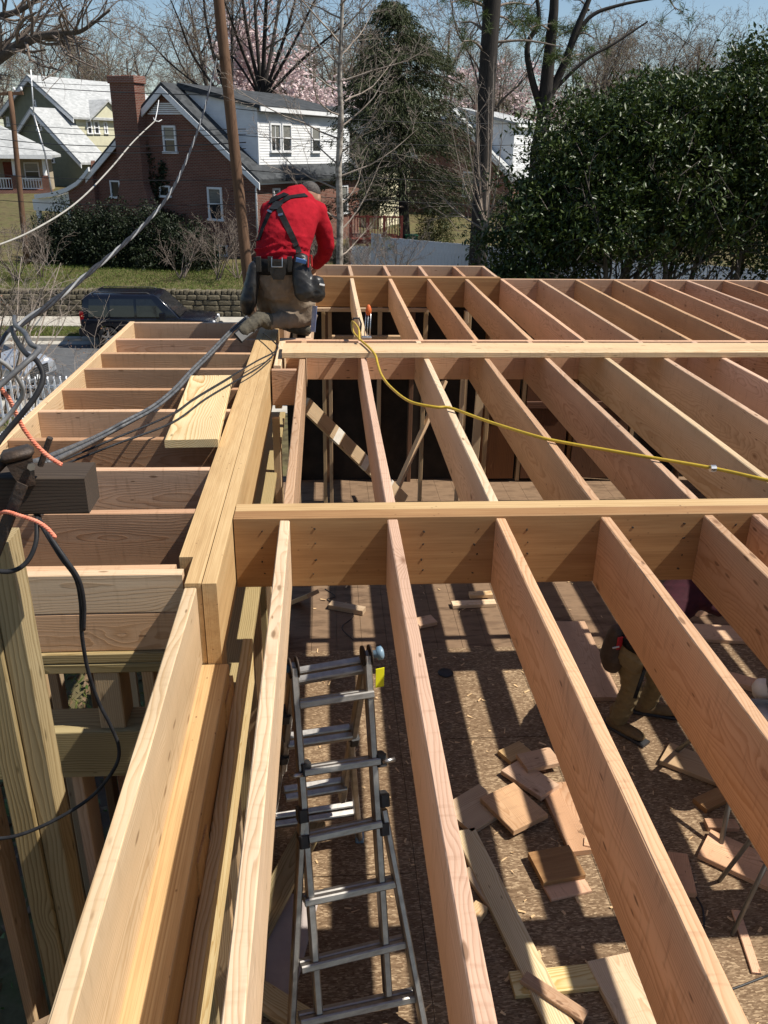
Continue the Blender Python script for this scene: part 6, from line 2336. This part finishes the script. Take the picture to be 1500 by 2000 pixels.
for (u, y) in spots:
    x = at(u, 300, y).x
    if -30 < x < -10 and y < 104:
        y += 36
        x = at(u, 300, y).x
    v = wr.randrange(5)
    kind_ = ('spreading bare grey tree with small buds', 'narrow upright bare tree hazed with buds', 'wide crowned bare grey tree', 'bare grey tree with crooked twigs and bud haze', 'tallest kind of bare tree with ascending limbs')[v]
    place_ = ('in the wood behind the green house' if u < 215 else 'in the wood behind the brick house' if u < 480 else 'in the wood behind the magnolia' if u < 760 else
              'in the wood behind the hemlock' if u < 1010 else 'in the wood behind the forked pine' if u < 1250 else 'in the wood behind the big evergreen')
    root = thing('bare_tree', kind_ + ' ' + place_, 'tree', (x, y, ground_h(x, y)), wr.uniform(0, 6.28), 'bare trees in the wood behind the houses')
    s_ = wr.uniform(.75, 1.25)
    root.scale = (s_ * .9, s_ * .9, s_)
    for nm, me in zip(('trunk', 'crown', 'buds'), variants[v]):
        o = bpy.data.objects.new(nm, me)
        COL.objects.link(o)
        o.parent = root

# multi-stemmed tree rising behind the brick house
limbs = []
rg_ = random.Random(31)
base = Vector((at(512, 200, 60).x, 60, ground_h(0, 60)))
cfg = dict(CFG_OAK)
cfg['lev'], cfg['rmin'], cfg['ang'], cfg['kids'] = 4, .014, [26, 36, 44, 48], [6, 4.5, 4, 3.5]
hub = at(512, 196, 60)
limbs.append(([base, base.lerp(hub, .5), hub], [.42, .38, .32], 0))
for (u, w, r_) in ((452, 40, .17), (470, -30, .2), (496, -40, .2), (522, -40, .24), (552, -40, .2), (585, -30, .18), (640, 75, .15), (610, 10, .16), (436, 90, .12)):
    e_ = at(u, w, 60 + rg_.uniform(-3, 3))
    mid = hub.lerp(e_, .45) + Vector(((512 - u) * -.006, 0, .8))
    pts = spline([hub, mid, e_, e_ + (e_ - mid) * .7], 4)
    rr = [.72 * r_ * (1 - .7 * k / (len(pts) - 1)) for k in range(len(pts))]
    limbs.append((pts, rr, 1))
    for k in range(3, len(pts) - 1, 1):
        dd = (pts[k + 1] - pts[k]).normalized()
        ax = dd.orthogonal().normalized()
        ax.rotate(Quaternion(dd, rg_.uniform(0, 6.28)))
        grow(rg_, pts[k], (dd * .75 + ax * .65).normalized(), rg_.uniform(2.0, 4.2), rr[k] * .45, 2, limbs, cfg)
put_tree('multi_stemmed_tree', 'dark bare tree with many upright stems fanning out behind the brick house', limbs, BARK_DARK, TWIG, 1)
# second darker trunk group left of it, behind the pole
limbs = []
rg_ = random.Random(34)
hub = at(452, 215, 58)
base = Vector((hub.x, 58, ground_h(0, 58)))
limbs.append(([base, hub], [.5, .42], 0))
for (u, w, r_) in ((395, -20, .17), (418, -30, .18), (350, 40, .14), (455, -30, .16), (300, 90, .10)):
    e_ = at(u, w, 58 + rg_.uniform(-3, 3))
    mid = hub.lerp(e_, .45) + Vector(((450 - u) * -.008, 0, .7))
    pts = spline([hub, mid, e_, e_ + (e_ - mid) * .6], 4)
    rr = [.72 * r_ * (1 - .7 * k / (len(pts) - 1)) for k in range(len(pts))]
    limbs.append((pts, rr, 1))
    for k in range(3, len(pts) - 1):
        dd = (pts[k + 1] - pts[k]).normalized()
        ax = dd.orthogonal().normalized()
        ax.rotate(Quaternion(dd, rg_.uniform(0, 6.28)))
        grow(rg_, pts[k], (dd * .7 + ax * .7).normalized(), rg_.uniform(2.0, 4.5), rr[k] * .45, 2, limbs, cfg)
put_tree('spreading_bare_tree', 'wide bare tree arching over the chimney of the brick house', limbs, BARK_DARK, TWIG, 1)

# great limb of a tree standing out of the picture at the left
limbs = []
rg_ = random.Random(41)
tb = at(-230, 300, 27)
tb = Vector((tb.x, 27, 0.1))
tk = at(-190, 180, 27)
limbs.append(([tb, tb.lerp(tk, .5) + Vector((.1, 0, 0)), tk, tk + Vector((.3, .3, 4))], [.42, .36, .3, .18], 0))
main = spline([tk, at(-60, 150, 27), at(20, 98, 26.5), at(75, 72, 26), at(125, 64, 25.5), at(160, 60, 25), at(215, 20, 24.5)], 4)
rr = [.19 * (1 - .88 * k / (len(main) - 1)) for k in range(len(main))]
limbs.append((main, rr, 1))
main2 = spline([tk + Vector((.1, 0, 1.2)), at(-40, 40, 27), at(40, 20, 26.5), at(90, -20, 26)], 4)
rr2 = [.14 * (1 - .8 * k / (len(main2) - 1)) for k in range(len(main2))]
limbs.append((main2, rr2, 1))
cfg2 = dict(CFG_OAK)
cfg2['lev'], cfg2['rmin'], cfg2['kids'], cfg2['ang'] = 4, .006, [6, 5, 4, 3.5], [40, 42, 45, 45]
for mn, rm in ((main, rr), (main2, rr2)):
    for k in range(4, len(mn) - 1):
        for _ in range(2):
            dd = (mn[k + 1] - mn[k]).normalized()
            ax = dd.orthogonal().normalized()
            ax.rotate(Quaternion(dd, rg_.uniform(0, 6.28)))
            grow(rg_, mn[k], (dd * .6 + ax * .7 + Vector((.1, 0, .25))).normalized(), rg_.uniform(1.0, 2.4), rm[k] * .5, 2, limbs, cfg2)
put_tree('overhanging_tree', 'bare tree whose thick curved limb reaches in above the green house', limbs, BARK_GREY, TWIG, 1)

# slender pale tree right of the kneeling man
limbs = []
rg_ = random.Random(52)
b0, b1 = at(663, 520, 21.0), at(658, -30, 21.0)
ft = Vector((b0.x + .02, 21.0, .1))
pts = [ft, b0, at(664, 420, 21), at(661, 330, 21), at(666, 230, 21), at(663, 150, 21), at(667, 60, 21), at(669, -30, 21), at(668, -110, 21)]
rad = [.10, .085, .08, .075, .068, .055, .045, .034, .015]
limbs.append((pts, rad, 0))
cfgb = dict(lev=4, seg=[7, 6, 5, 4, 3], taper=.2, wig=[.08, .10, .14, .18, .2], up=[0, .07, .05, .03, .02], kids=[5, 5.5, 4.2, 3], ang=[40, 36, 38, 40], ratio=[.6, .5, .5, .5], thin=.5, rmin=.0045)
cfgb['from'] = [.2, .25, .2, .2]
for (v0, side, ln_) in ((500, 1, 1.5), (470, -1, 1.3), (452, 1, 2.2), (430, -1, 1.8), (400, 1, 2.0), (372, -1, 2.2), (345, 1, 2.4), (325, -1, 2.0), (300, 1, 2.2), (272, -1, 2.4), (250, 1, 2.0), (225, -1, 2.3),
                         (205, 1, 2.2), (180, -1, 2.0), (160, 1, 2.0), (130, -1, 2.0), (110, 1, 1.8), (85, -1, 1.8), (60, 1, 1.6), (35, -1, 1.5), (10, 1, 1.4), (-20, -1, 1.2)):
    q = at(664, v0, 21)
    a_ = rg_.uniform(-.8, .8)
    dd = Vector((side * math.cos(a_), math.sin(a_), rg_.uniform(.25, .8))).normalized()
    grow(rg_, q, dd, ln_ * rg_.uniform(.8, 1.2), .022, 1, limbs, cfgb)
put_tree('slender_bare_tree', 'slender pale trunk tree with fine bare branches beside the kneeling man', limbs, BARK_PALE, TWIG_PALE, 0)

# many-stemmed sapling in front of the evergreen
limbs = []
rg_ = random.Random(61)
q0 = at(945, 545, 19)
pts = [Vector((q0.x, 19, 1.0)), q0, at(946, 470, 19), at(947, 430, 19)]
limbs.append((pts, [.07, .06, .055, .05], 0))
for (u, w) in ((880, 240), (905, 180), (930, 150), (955, 170), (985, 210), (1010, 330), (905, 300), (860, 380), (1000, 395), (965, 110), (925, 100)):
    e_ = at(u, w, 19 + rg_.uniform(-.6, .6))
    s0 = pts[-1].lerp(pts[2], rg_.random())
    mid = s0.lerp(e_, .4) + Vector(((u - 945) * .0022, 0, .05))
    pp = spline([s0, mid, e_], 5)
    rr = [.024 * (1 - .85 * k / (len(pp) - 1)) for k in range(len(pp))]
    limbs.append((pp, rr, 1))
    for k in range(3, len(pp) - 1):
        for _ in range(1):
            dd = (pp[k + 1] - pp[k]).normalized()
            ax = dd.orthogonal().normalized()
            ax.rotate(Quaternion(dd, rg_.uniform(0, 6.28)))
            grow(rg_, pp[k], (dd * .75 + ax * .6).normalized(), rg_.uniform(.4, .9), rr[k] * .5, 2, limbs, dict(cfgb, lev=3, rmin=.003))
put_tree('bare_sapling', 'pale bare sapling with upright stems in front of the big evergreen', limbs, BARK_PALE, TWIG_PALE, 0)

# straight pine trunk
limbs = []
pn0 = Vector((at(938, 430, 36).x, 36, ground_h(6, 36)))
pts = [pn0, at(938, 430, 36), at(944, 300, 36), at(952, 150, 36), at(962, 0, 36), at(970, -150, 36)]
limbs.append((pts, [.40, .37, .35, .345, .335, .32], 0))
rg_ = random.Random(71)
tuft_P, tuft_D = [], []


def pine_bough(a, b, r, n=14, spread=.5):
    pp = spline([a, a.lerp(b, .5) + Vector((0, 0, .15)), b], 6)
    limbs.append((pp, [r * (1 - .7 * k / (len(pp) - 1)) for k in range(len(pp))], 1))
    for k in range(n):
        f = rg_.uniform(.3, 1.0)
        q = pp[int(f * (len(pp) - 1))]
        d_ = Vector((rg_.gauss(0, 1), rg_.gauss(0, 1), rg_.gauss(.1, .5))).normalized()
        e_ = q + d_ * rg_.uniform(.25, spread * 1.8)
        limbs.append(([q, q.lerp(e_, .5), e_], [.016, .012, .008], 2))
        for _ in range(3):
            c_ = e_ + Vector((rg_.gauss(0, .1), rg_.gauss(0, .1), rg_.gauss(0, .1)))
            for _ in range(26):
                tuft_P.append(c_)
                v_ = Vector((rg_.gauss(0, 1), rg_.gauss(0, 1), rg_.gauss(-.1, .8)))
                tuft_D.append(v_)


for (u0, v0, u1, v1, n_, dy) in ((950, 20, 1040, 10, 8, 1), (948, 12, 880, 5, 9, -1), (945, 60, 900, 45, 6, 1), (960, 8, 905, -10, 8, 0), (952, 84, 1100, 92, 3, 0), (955, 30, 1010, 55, 6, 1), (945, 100, 905, 80, 4, -1)):
    pine_bough(at(u0, v0, 36), at(u1, v1, 36 + dy * 1.5), .06, n_)


def needle_leaves(size=.24):
    P = np.array([tuple(p) for p in tuft_P])
    D = np.array([tuple(d) for d in tuft_D])
    D /= np.linalg.norm(D, axis=1)[:, None]
    return leaves(P, size, .07, along=D, fold=.0)


V, F = needle_leaves()
put_tree('pine_tree', 'tall straight dark pine trunk with needle tufts behind the sapling', limbs, BARK_DARK, TWIG, 0, extra=[('needles', V, F, PINEN)])

# forked pine behind the evergreen
limbs, tuft_P, tuft_D = [], [], []
rg_ = random.Random(73)
fk = at(1062, 235, 40)
bs = Vector((at(1050, 300, 40).x, 40, ground_h(9, 40)))
limbs.append(([bs, at(1052, 290, 40), fk, at(1068, 160, 40), at(1075, 90, 40), at(1082, 20, 40), at(1085, -60, 40)], [.38, .34, .33, .29, .25, .2, .16], 0))
for path_, r_ in (([(1060, 225), (1038, 150), (1030, 90), (1052, 40), (1045, -30)], .17), ([(1066, 200), (1100, 130), (1125, 60), (1150, 0), (1165, -40)], .2), ([(1110, 100), (1150, 35), (1210, 10), (1290, -5)], .11),
                  ([(1068, 190), (1140, 120), (1200, 85), (1265, 42)], .09), ([(1058, 250), (1085, 215), (1110, 180)], .06)):
    pp = spline([at(u, w, 40) for u, w in path_], 5)
    limbs.append((pp, [r_ * (1 - .6 * k / (len(pp) - 1)) for k in range(len(pp))], 0))
for (u0, v0, u1, v1, n_, dy) in ((1070, 90, 1120, 60, 9, 1), (1075, 60, 1035, 55, 9, -1), (1095, 130, 1140, 105, 10, 1), (1072, 110, 1100, 120, 10, -1), (1040, 60, 1005, 40, 7, 0), (1120, 70, 1160, 75, 6, 0), (1030, 90, 1010, 30, 5, 1), (1150, 20, 1120, 0, 4, 1),
                                 (1290, -10, 1320, 20, 6, 0)):
    pine_bough(at(u0, v0, 40), at(u1, v1, 40 + dy * 1.5), .05, n_, .6)
V, F = needle_leaves(.28)
put_tree('forked_pine', 'dark forked pine with light green needle tufts above the evergreen', limbs, BARK_DARK, TWIG, 0, extra=[('needles', V, F, PINEN)])

# pink magnolia in flower behind the roofs
for (lab, u, w_, Y_, H, rx, seed, nfl) in (('pale pink flowering magnolia behind the brick house ridge', 605, 150, 66, 9.0, 5.2, 81, 3600), ('pink flowering tree far behind the forked pine', 1010, 170, 95, 9.0, 7.0, 82, 2400)):
    limbs = []
    rg_ = random.Random(seed)
    c_ = at(u, w_, Y_)
    bz = ground_h(0, Y_)
    cfgm = dict(CFG_OAK)
    cfgm['lev'], cfgm['rmin'], cfgm['kids'], cfgm['ang'] = 4, .014, [9, 6, 4.5, 4], [44, 40, 42, 45]
    cfgm['from'] = [.1, .2, .2, .1]
    grow(rg_, Vector((0, 0, 0)), Vector((0, 0, 1)), H, .26, 0, limbs, cfgm)
    P = ends(limbs, 3, 3, jit=.22)
    P = P[NR.permutation(len(P))[:nfl]]
    V, F = leaves(np.repeat(P, 2, 0), .24, .7, up=.5)
    put_tree('flowering_tree', lab, limbs, BARK_GREY, TWIG, 1, loc=(c_.x, Y_, bz), extra=[('petals', V, F, PINK)]).scale = (1.35, 1.2, 1.0)

# hemlock
limbs = []
rg_ = random.Random(91)
hb0 = Vector((at(795, 400, 43).x, 43.2, ground_h(2, 43)))
top_z = at(762, 30, 43).z
tp = Vector((at(775, 20, 43).x, 43.2, top_z + .6))
limbs.append(([hb0, hb0.lerp(tp, .5), tp], [.30, .18, .03], 0))
LP, LD = [], []
for i in range(360):
    f = rg_.random() ** .85
    q = hb0.lerp(tp, .20 + .8 * f)
    a_ = rg_.uniform(0, 6.283)
    ln_ = (5.4 * (1 - f) ** .62 + .45) * rg_.uniform(.45, 1.1)
    if 1.9 < a_ < 4.0:
        ln_ *= .85
    d_ = Vector((math.cos(a_), math.sin(a_), .22))
    pp = [q]
    for k in range(7):
        d_.z -= .10
        pp.append(pp[-1] + d_.normalized() * ln_ / 7 + Vector((rg_.gauss(0, .03), rg_.gauss(0, .03), rg_.gauss(0, .03))))
    limbs.append((pp, [.035 * (1 - .85 * k / 7) * min(1, ln_ / 2) + .004 for k in range(8)], 2))
    for k in range(2, 8):
        for _ in range(int(5 + ln_ * 2.2)):
            sd = Vector((-math.sin(a_), math.cos(a_), 0)) * rg_.gauss(0, .20 + .03 * ln_)
            c_ = pp[k] + sd + Vector((rg_.gauss(0, .12), rg_.gauss(0, .12), -abs(rg_.gauss(0, .10)) - abs(sd.length) * .25))
            LP.append(tuple(c_))
            LD.append(tuple(d_ + sd * 1.4 + Vector((0, 0, -.5))))
LPn, LDn = np.array(LP), np.array(LD)
LDn /= np.linalg.norm(LDn, axis=1)[:, None]
rep = 4
V, F = leaves(np.repeat(LPn, rep, 0) + NR.normal(size=(len(LPn) * rep, 3)) * .06, .17, .22, along=np.repeat(LDn, rep, 0), fold=.05)
put_tree('hemlock_tree', 'dark drooping hemlock standing between the brick house and the pine', limbs, BARK_DARK, TWIG, 0, extra=[('needles', V, F, HEM)])

# big glossy evergreen on the right
limbs = []
rg_ = random.Random(95)
bc_ = Vector((6.6, 17.2, ground_h(6, 17)))
C, Rr = [], []
lobes = [((7.0, 17.4, 6.0), (2.6, 2.0, 1.7)), ((4.9, 17.0, 5.3), (1.5, 1.5, 1.2)), ((5.3, 17.3, 6.2), (1.5, 1.3, 1.15)), ((9.3, 17.6, 6.5), (2.3, 2.0, 1.75)), ((6.4, 17.4, 6.8), (1.4, 1.4, .9)), ((8.7, 17.4, 7.25), (1.7, 1.5, 1.0)), ((5.7, 16.8, 4.9), (1.9, 1.3, .8)),
         ((9.0, 17.2, 4.9), (2.6, 1.5, .9)), ((4.2, 17.0, 4.5), (1.1, 1.2, .8)), ((11.3, 17.0, 6.2), (2.2, 2.0, 2.3)), ((3.8, 16.8, 3.9), (.9, 1.0, .5))]
cl = []
for (c_, r_) in lobes:
    n = int(118 * (r_[0] * r_[1] * r_[2]) ** .66)
    d_ = NR.normal(size=(n, 3))
    d_ /= np.linalg.norm(d_, axis=1)[:, None]
    rad_ = NR.uniform(.4, 1.08, n) ** .5
    cl.append(np.array(c_) + d_ * rad_[:, None] * np.array(r_) * (1 + .12 * NR.normal(size=(n, 1))))
cl = np.concatenate(cl)
cl = cl[cl[:, 2] > 3.25]
cl = cl[~((cl[:, 2] < 4.75) & (cl[:, 0] > 4.6) & (NR.uniform(size=len(cl)) < .42))]
for k in range(11):
    a_ = rg_.uniform(0, 6.28)
    s0 = bc_ + Vector((rg_.uniform(-.6, 2.6), 0, 0)) * (k > 6) + Vector((math.cos(a_) * .5 + rg_.uniform(-1.4, 1.4), math.sin(a_) * .3, 0))
    grow(rg_, s0, Vector((math.cos(a_) * .35, math.sin(a_) * .2, 1)).normalized(), rg_.uniform(3.4, 4.6), .10, 0, limbs,
         dict(CFG_OAK, lev=3, kids=[6, 4, 3], ratio=[.55, .55, .5], ang=[40, 42, 44], rmin=.008))
tips = [np.array(p[0][-1]) for p in limbs if p[2] >= 2]
# leafy shoots: a whorl of leaves round each cluster point
per = 46
n = len(cl)
ax = NR.normal(size=(n, 3))
ax[:, 2] += .9
ax /= np.linalg.norm(ax, axis=1)[:, None]
P = np.repeat(cl, per, 0) + NR.normal(size=(n * per, 3)) * np.array([.17, .17, .10])
D = NR.normal(size=(n * per, 3)) + np.repeat(ax, per, 0) * .8
V, F = leaves(P, .115, .42, up=1.2, along=D / np.linalg.norm(D, axis=1)[:, None], fold=.22)
# shoot stems
for i in range(0, n, 3):
    q = Vector(cl[i])
    limbs.append(([q - Vector(ax[i]) * .45 + Vector((0, 0, -.05)), q, q + Vector(ax[i]) * .12], [.010, .007, .003], 3))
put_tree('broadleaf_evergreen', 'huge dense glossy leaved evergreen towering over the right side of the frame', limbs, BARK_GREY, BARK_GREY, 2, extra=[('leaves', V, F, GLOSSY)])
print('evergreen leaves', len(F))

# dark shrubs before the brick house, ivy on its wall, ground cover and loose shrubs
def shrub(name, label, c, r, n, size, m, group=None, stems=6, aspect=.5, seed=1):
    rs = np.random.RandomState(seed)
    rr_ = random.Random(seed)
    root = thing(name, label, 'shrub', (c[0], c[1], c[2]), 0, group)
    d_ = rs.normal(size=(n, 3))
    d_ /= np.linalg.norm(d_, axis=1)[:, None]
    lump = 1 + .18 * np.sin(d_[:, 0] * 5 + seed) * np.cos(d_[:, 2] * 6 + seed * 2) + .12 * np.sin(d_[:, 1] * 9 + seed)
    P = d_ * (rs.uniform(.35, 1.0, n) ** .5 * lump)[:, None] * np.array(r)
    P[:, 2] = np.abs(P[:, 2])
    V, F = leaves(P, size, aspect, up=.6, rng=rs)
    add_obj('foliage', np_mesh('foliage', V, F), m, root, True)
    mb = MB()
    for k in range(stems):
        a_ = rr_.uniform(0, 6.28)
        mb.tube([(0, 0, -.2), (math.cos(a_) * r[0] * .3, math.sin(a_) * r[1] * .3, r[2] * .4), (math.cos(a_) * r[0] * .6, math.sin(a_) * r[1] * .6, r[2] * .8)], [.03, .02, .008], 5)
    mb.obj('stems', BARK_GREY, root, False, True)


for i, (u, w, Y_, rx, rz, lab) in enumerate(((150, 470, 40.5, 1.7, 2.5, 'dark rounded evergreen shrub below the white side porch'), (225, 485, 40.0, 1.9, 2.6, 'broad dark yew shrub under the chimney'),
                                             (300, 490, 39.6, 1.8, 2.4, 'dark yew shrub below the upper gable window'), (370, 495, 39.2, 1.4, 1.9, 'low dark yew left of the gable corner window'),
                                             (105, 460, 41.5, 1.3, 2.0, 'dark laurel bush beside the distant utility pole'), (1010, 520, 33, 1.2, 1.2, 'dark bush against the white board fence'))):
    P = at(u, w, Y_)
    shrub('evergreen_shrub', lab, (P.x, Y_, ground_h(P.x, Y_)), (rx, 1.1, rz), int(5200 * rx), .13, DARKLEAF, seed=i + 3)
for i, (u, w, Y_, rx, rz, lab) in enumerate(((835, 430, 40.5, 1.6, .75, 'low green brush on the bank behind the white fence'), (900, 455, 39.0, 1.6, .7, 'dark ivy mound behind the lower part of the white fence'), (790, 455, 40.5, 1.0, .6, 'small green mound behind the fence top'))):
    P = at(u, w, Y_)
    shrub('bank_shrub', lab, (P.x, Y_, ground_h(P.x, Y_)), (rx, .9, rz), 3500, .11, leaf_material('bank_leaf_%d' % i, (0.035, 0.045, 0.015), (0.08, 0.085, 0.03), .6, .2, .15), seed=i + 33)
shrub('young_conifer', 'yellow green young conifer in front of the dark brick cottage', (at(850, 420, 44).x, 44, ground_h(5, 44)), (1.0, 1.0, 2.6), 6000, .12, leaf_material('olive_needles', (0.06, 0.07, 0.02), (0.10, 0.105, 0.035), .6, .2, .2), seed=61, aspect=.3)
# ivy climbing the brick gable
ivP = []
rs = np.random.RandomState(9)
for (u0, v0, u1, v1, n_, sp_w) in ((290, 420, 282, 285, 900, 14), (300, 420, 322, 320, 400, 10), (330, 430, 260, 400, 900, 26)):
    for _ in range(n_):
        t_ = rs.rand()
        u = u0 + (u1 - u0) * t_ + rs.normal() * sp_w * (1 - .6 * t_)
        w = v0 + (v1 - v0) * t_ + rs.normal() * 5
        x_, z_ = bh.front(u, w)
        if -9.3 < x_ < -.1:
            ivP.append(bh.loc + bh.rot @ Vector((x_, -.05 - rs.rand() * .08, z_)))
V, F = leaves(np.array([tuple(p) for p in ivP]), .13, .8, rng=rs)
iv = add_obj('ivy', np_mesh('ivy', V, F), DARKLEAF)
tag(iv, 'dark ivy creeping up the brick gable wall', 'ivy')

# bare twiggy shrubs: crape myrtle close at the left, brush by the wall and below the gable window
def twiggy(name, label, base, H, seed, n=7, spread=.5, m=TWIG_PALE, rmin=.003, r=.02, lev=3, group=None, heads=0, lean=(0, 0)):
    limbs = []
    rg_ = random.Random(seed)
    for k in range(n):
        a_ = rg_.uniform(0, 6.28)
        d_ = Vector((math.cos(a_) * spread + lean[0], math.sin(a_) * spread + lean[1], 1)).normalized()
        grow(rg_, Vector((rg_.uniform(-.1, .1), rg_.uniform(-.1, .1), 0)), d_, H * rg_.uniform(.6, .9), r, 0, limbs,
             dict(lev=lev, seg=[6, 5, 4, 3], taper=.3, wig=[.09, .14, .18, .2], up=[.0, .02, .02, 0], kids=[5, 4, 3.2], ang=[30, 36, 40], ratio=[.5, .5, .5], thin=.55, rmin=rmin, **{'from': [.3, .2, .2]}))
    root = thing(name, label, 'shrub', tuple(base), 0, group)
    add_obj('stems', limb_mesh(limbs, 0, 0, 'stems'), m, root, True)
    add_obj('twigs', limb_mesh(limbs, 1, 9, 'twigs'), m, root, True)
    if heads:
        P = []
        for pts, rad, l in limbs:
            if l == lev and rg_.random() < heads:
                for _ in range(7):
                    P.append(np.array(pts[-1]) + NR.normal(size=3) * .05)
        if P:
            V, F = leaves(np.array(P), .022, .9)
            add_obj('seed_heads', np_mesh('seed_heads', V, F), mat('brown_seed_heads', (0.22, 0.11, 0.06), (0.14, 0.07, 0.04)), root, True)


b_ = at(-55, 760, 11.5)
twiggy('bare_shrub', 'pale bare crape myrtle with brown seed heads spreading in front of the street', (b_.x, 11.5, 1.05), 3.9, 5, 9, .55, heads=.22, lean=(.28, .1), r=.024)
b_ = at(-30, 640, 18.5)
twiggy('bare_shrub', 'tangled bare bush rising before the stone wall', (b_.x, 18.5, .6), 4.6, 8, 10, .5, lean=(.15, 0), r=.026, rmin=.004)
for i, (u, Y_, H_) in enumerate(((70, 36.5, 2.6), (20, 36.0, 2.8), (350, 36.5, 2.4), (420, 36.2, 2.8), (460, 36.8, 3.0), (725, 34, 2.6), (770, 35, 2.8), (640, 35.5, 3.0))):
    x_ = at(u, 480, Y_).x
    twiggy('bare_shrub', ['bare brown bush at the foot of the green house lawn', 'bare brush before the porch house', 'bare twiggy bush before the dark yew', 'bare twiggy bush before the gable corner window',
                          'bare twiggy bush at the foot of the tall pole', 'bare brush in front of the lattice panel', 'thin bare brush before the white fence', 'bare brush left of the red deck'][i],
           (x_, Y_, ground_h(x_, Y_)), H_, 20 + i, 8, .6, m=TWIG, rmin=.007, r=.022, lev=3)

# ------------------------------------------------------------------ grass, leaf litter
GRASSM = leaf_material('grass_blades', (0.085, 0.135, 0.026), (0.17, 0.19, 0.055), .7, .15, .25)


def grass(label, x0, x1, y0, y1, n, h, seed):
    rs = np.random.RandomState(seed)
    x, y = rs.uniform(x0, x1, n), rs.uniform(y0, y1, n)
    z = np.array([ground_h(a, b) for a, b in zip(x, y)])
    P = np.stack([x, y, z], 1)
    D = rs.normal(size=(n, 3)) * .45
    D[:, 2] = 1
    D /= np.linalg.norm(D, axis=1)[:, None]
    V, F = leaves(P, h, .16, along=D, fold=.0, rng=rs)
    tag(add_obj('grass', np_mesh('grass', V, F), GRASSM), label, kind='stuff')


grass('green grass verge along the far kerb', -14, 1.5, 29.78, 31.42, 26000, .09, 1)
grass('rough lawn above the stone wall', -17, 1.5, 33.9, 40.5, 42000, .11, 2)
grass('yard grass below the porch', -9, -1.7, 6, 18, 22000, .10, 3)
rs = np.random.RandomState(12)
n = 2600
P = np.stack([rs.uniform(-4.5, -1.0, n), rs.uniform(2.6, 9.5, n), 1.06 + rs.uniform(0, .03, n)], 1)
D = rs.normal(size=(n, 3))
D[:, 2] *= .2
V, F = leaves(P, .085, .6, along=D / np.linalg.norm(D, axis=1)[:, None], rng=rs)
tag(add_obj('leaf_litter', np_mesh('leaf_litter', V, F), mat('dry_leaves', (0.19, 0.12, 0.065), (0.10, 0.065, 0.035), scale=5)), 'dry fallen leaves on the ground below the porch', kind='stuff')
P[:, :2] += .3
sel = P[:900]
V, F = leaves(sel + np.array([0, 0, .06]), .09, .55, up=.8, rng=rs)
tag(add_obj('ground_ivy', np_mesh('ground_ivy', V, F), leaf_material('ground_ivy_leaf', (0.05, 0.10, 0.02), (0.10, 0.16, 0.04))), 'green weeds among the leaves below the porch', kind='stuff')
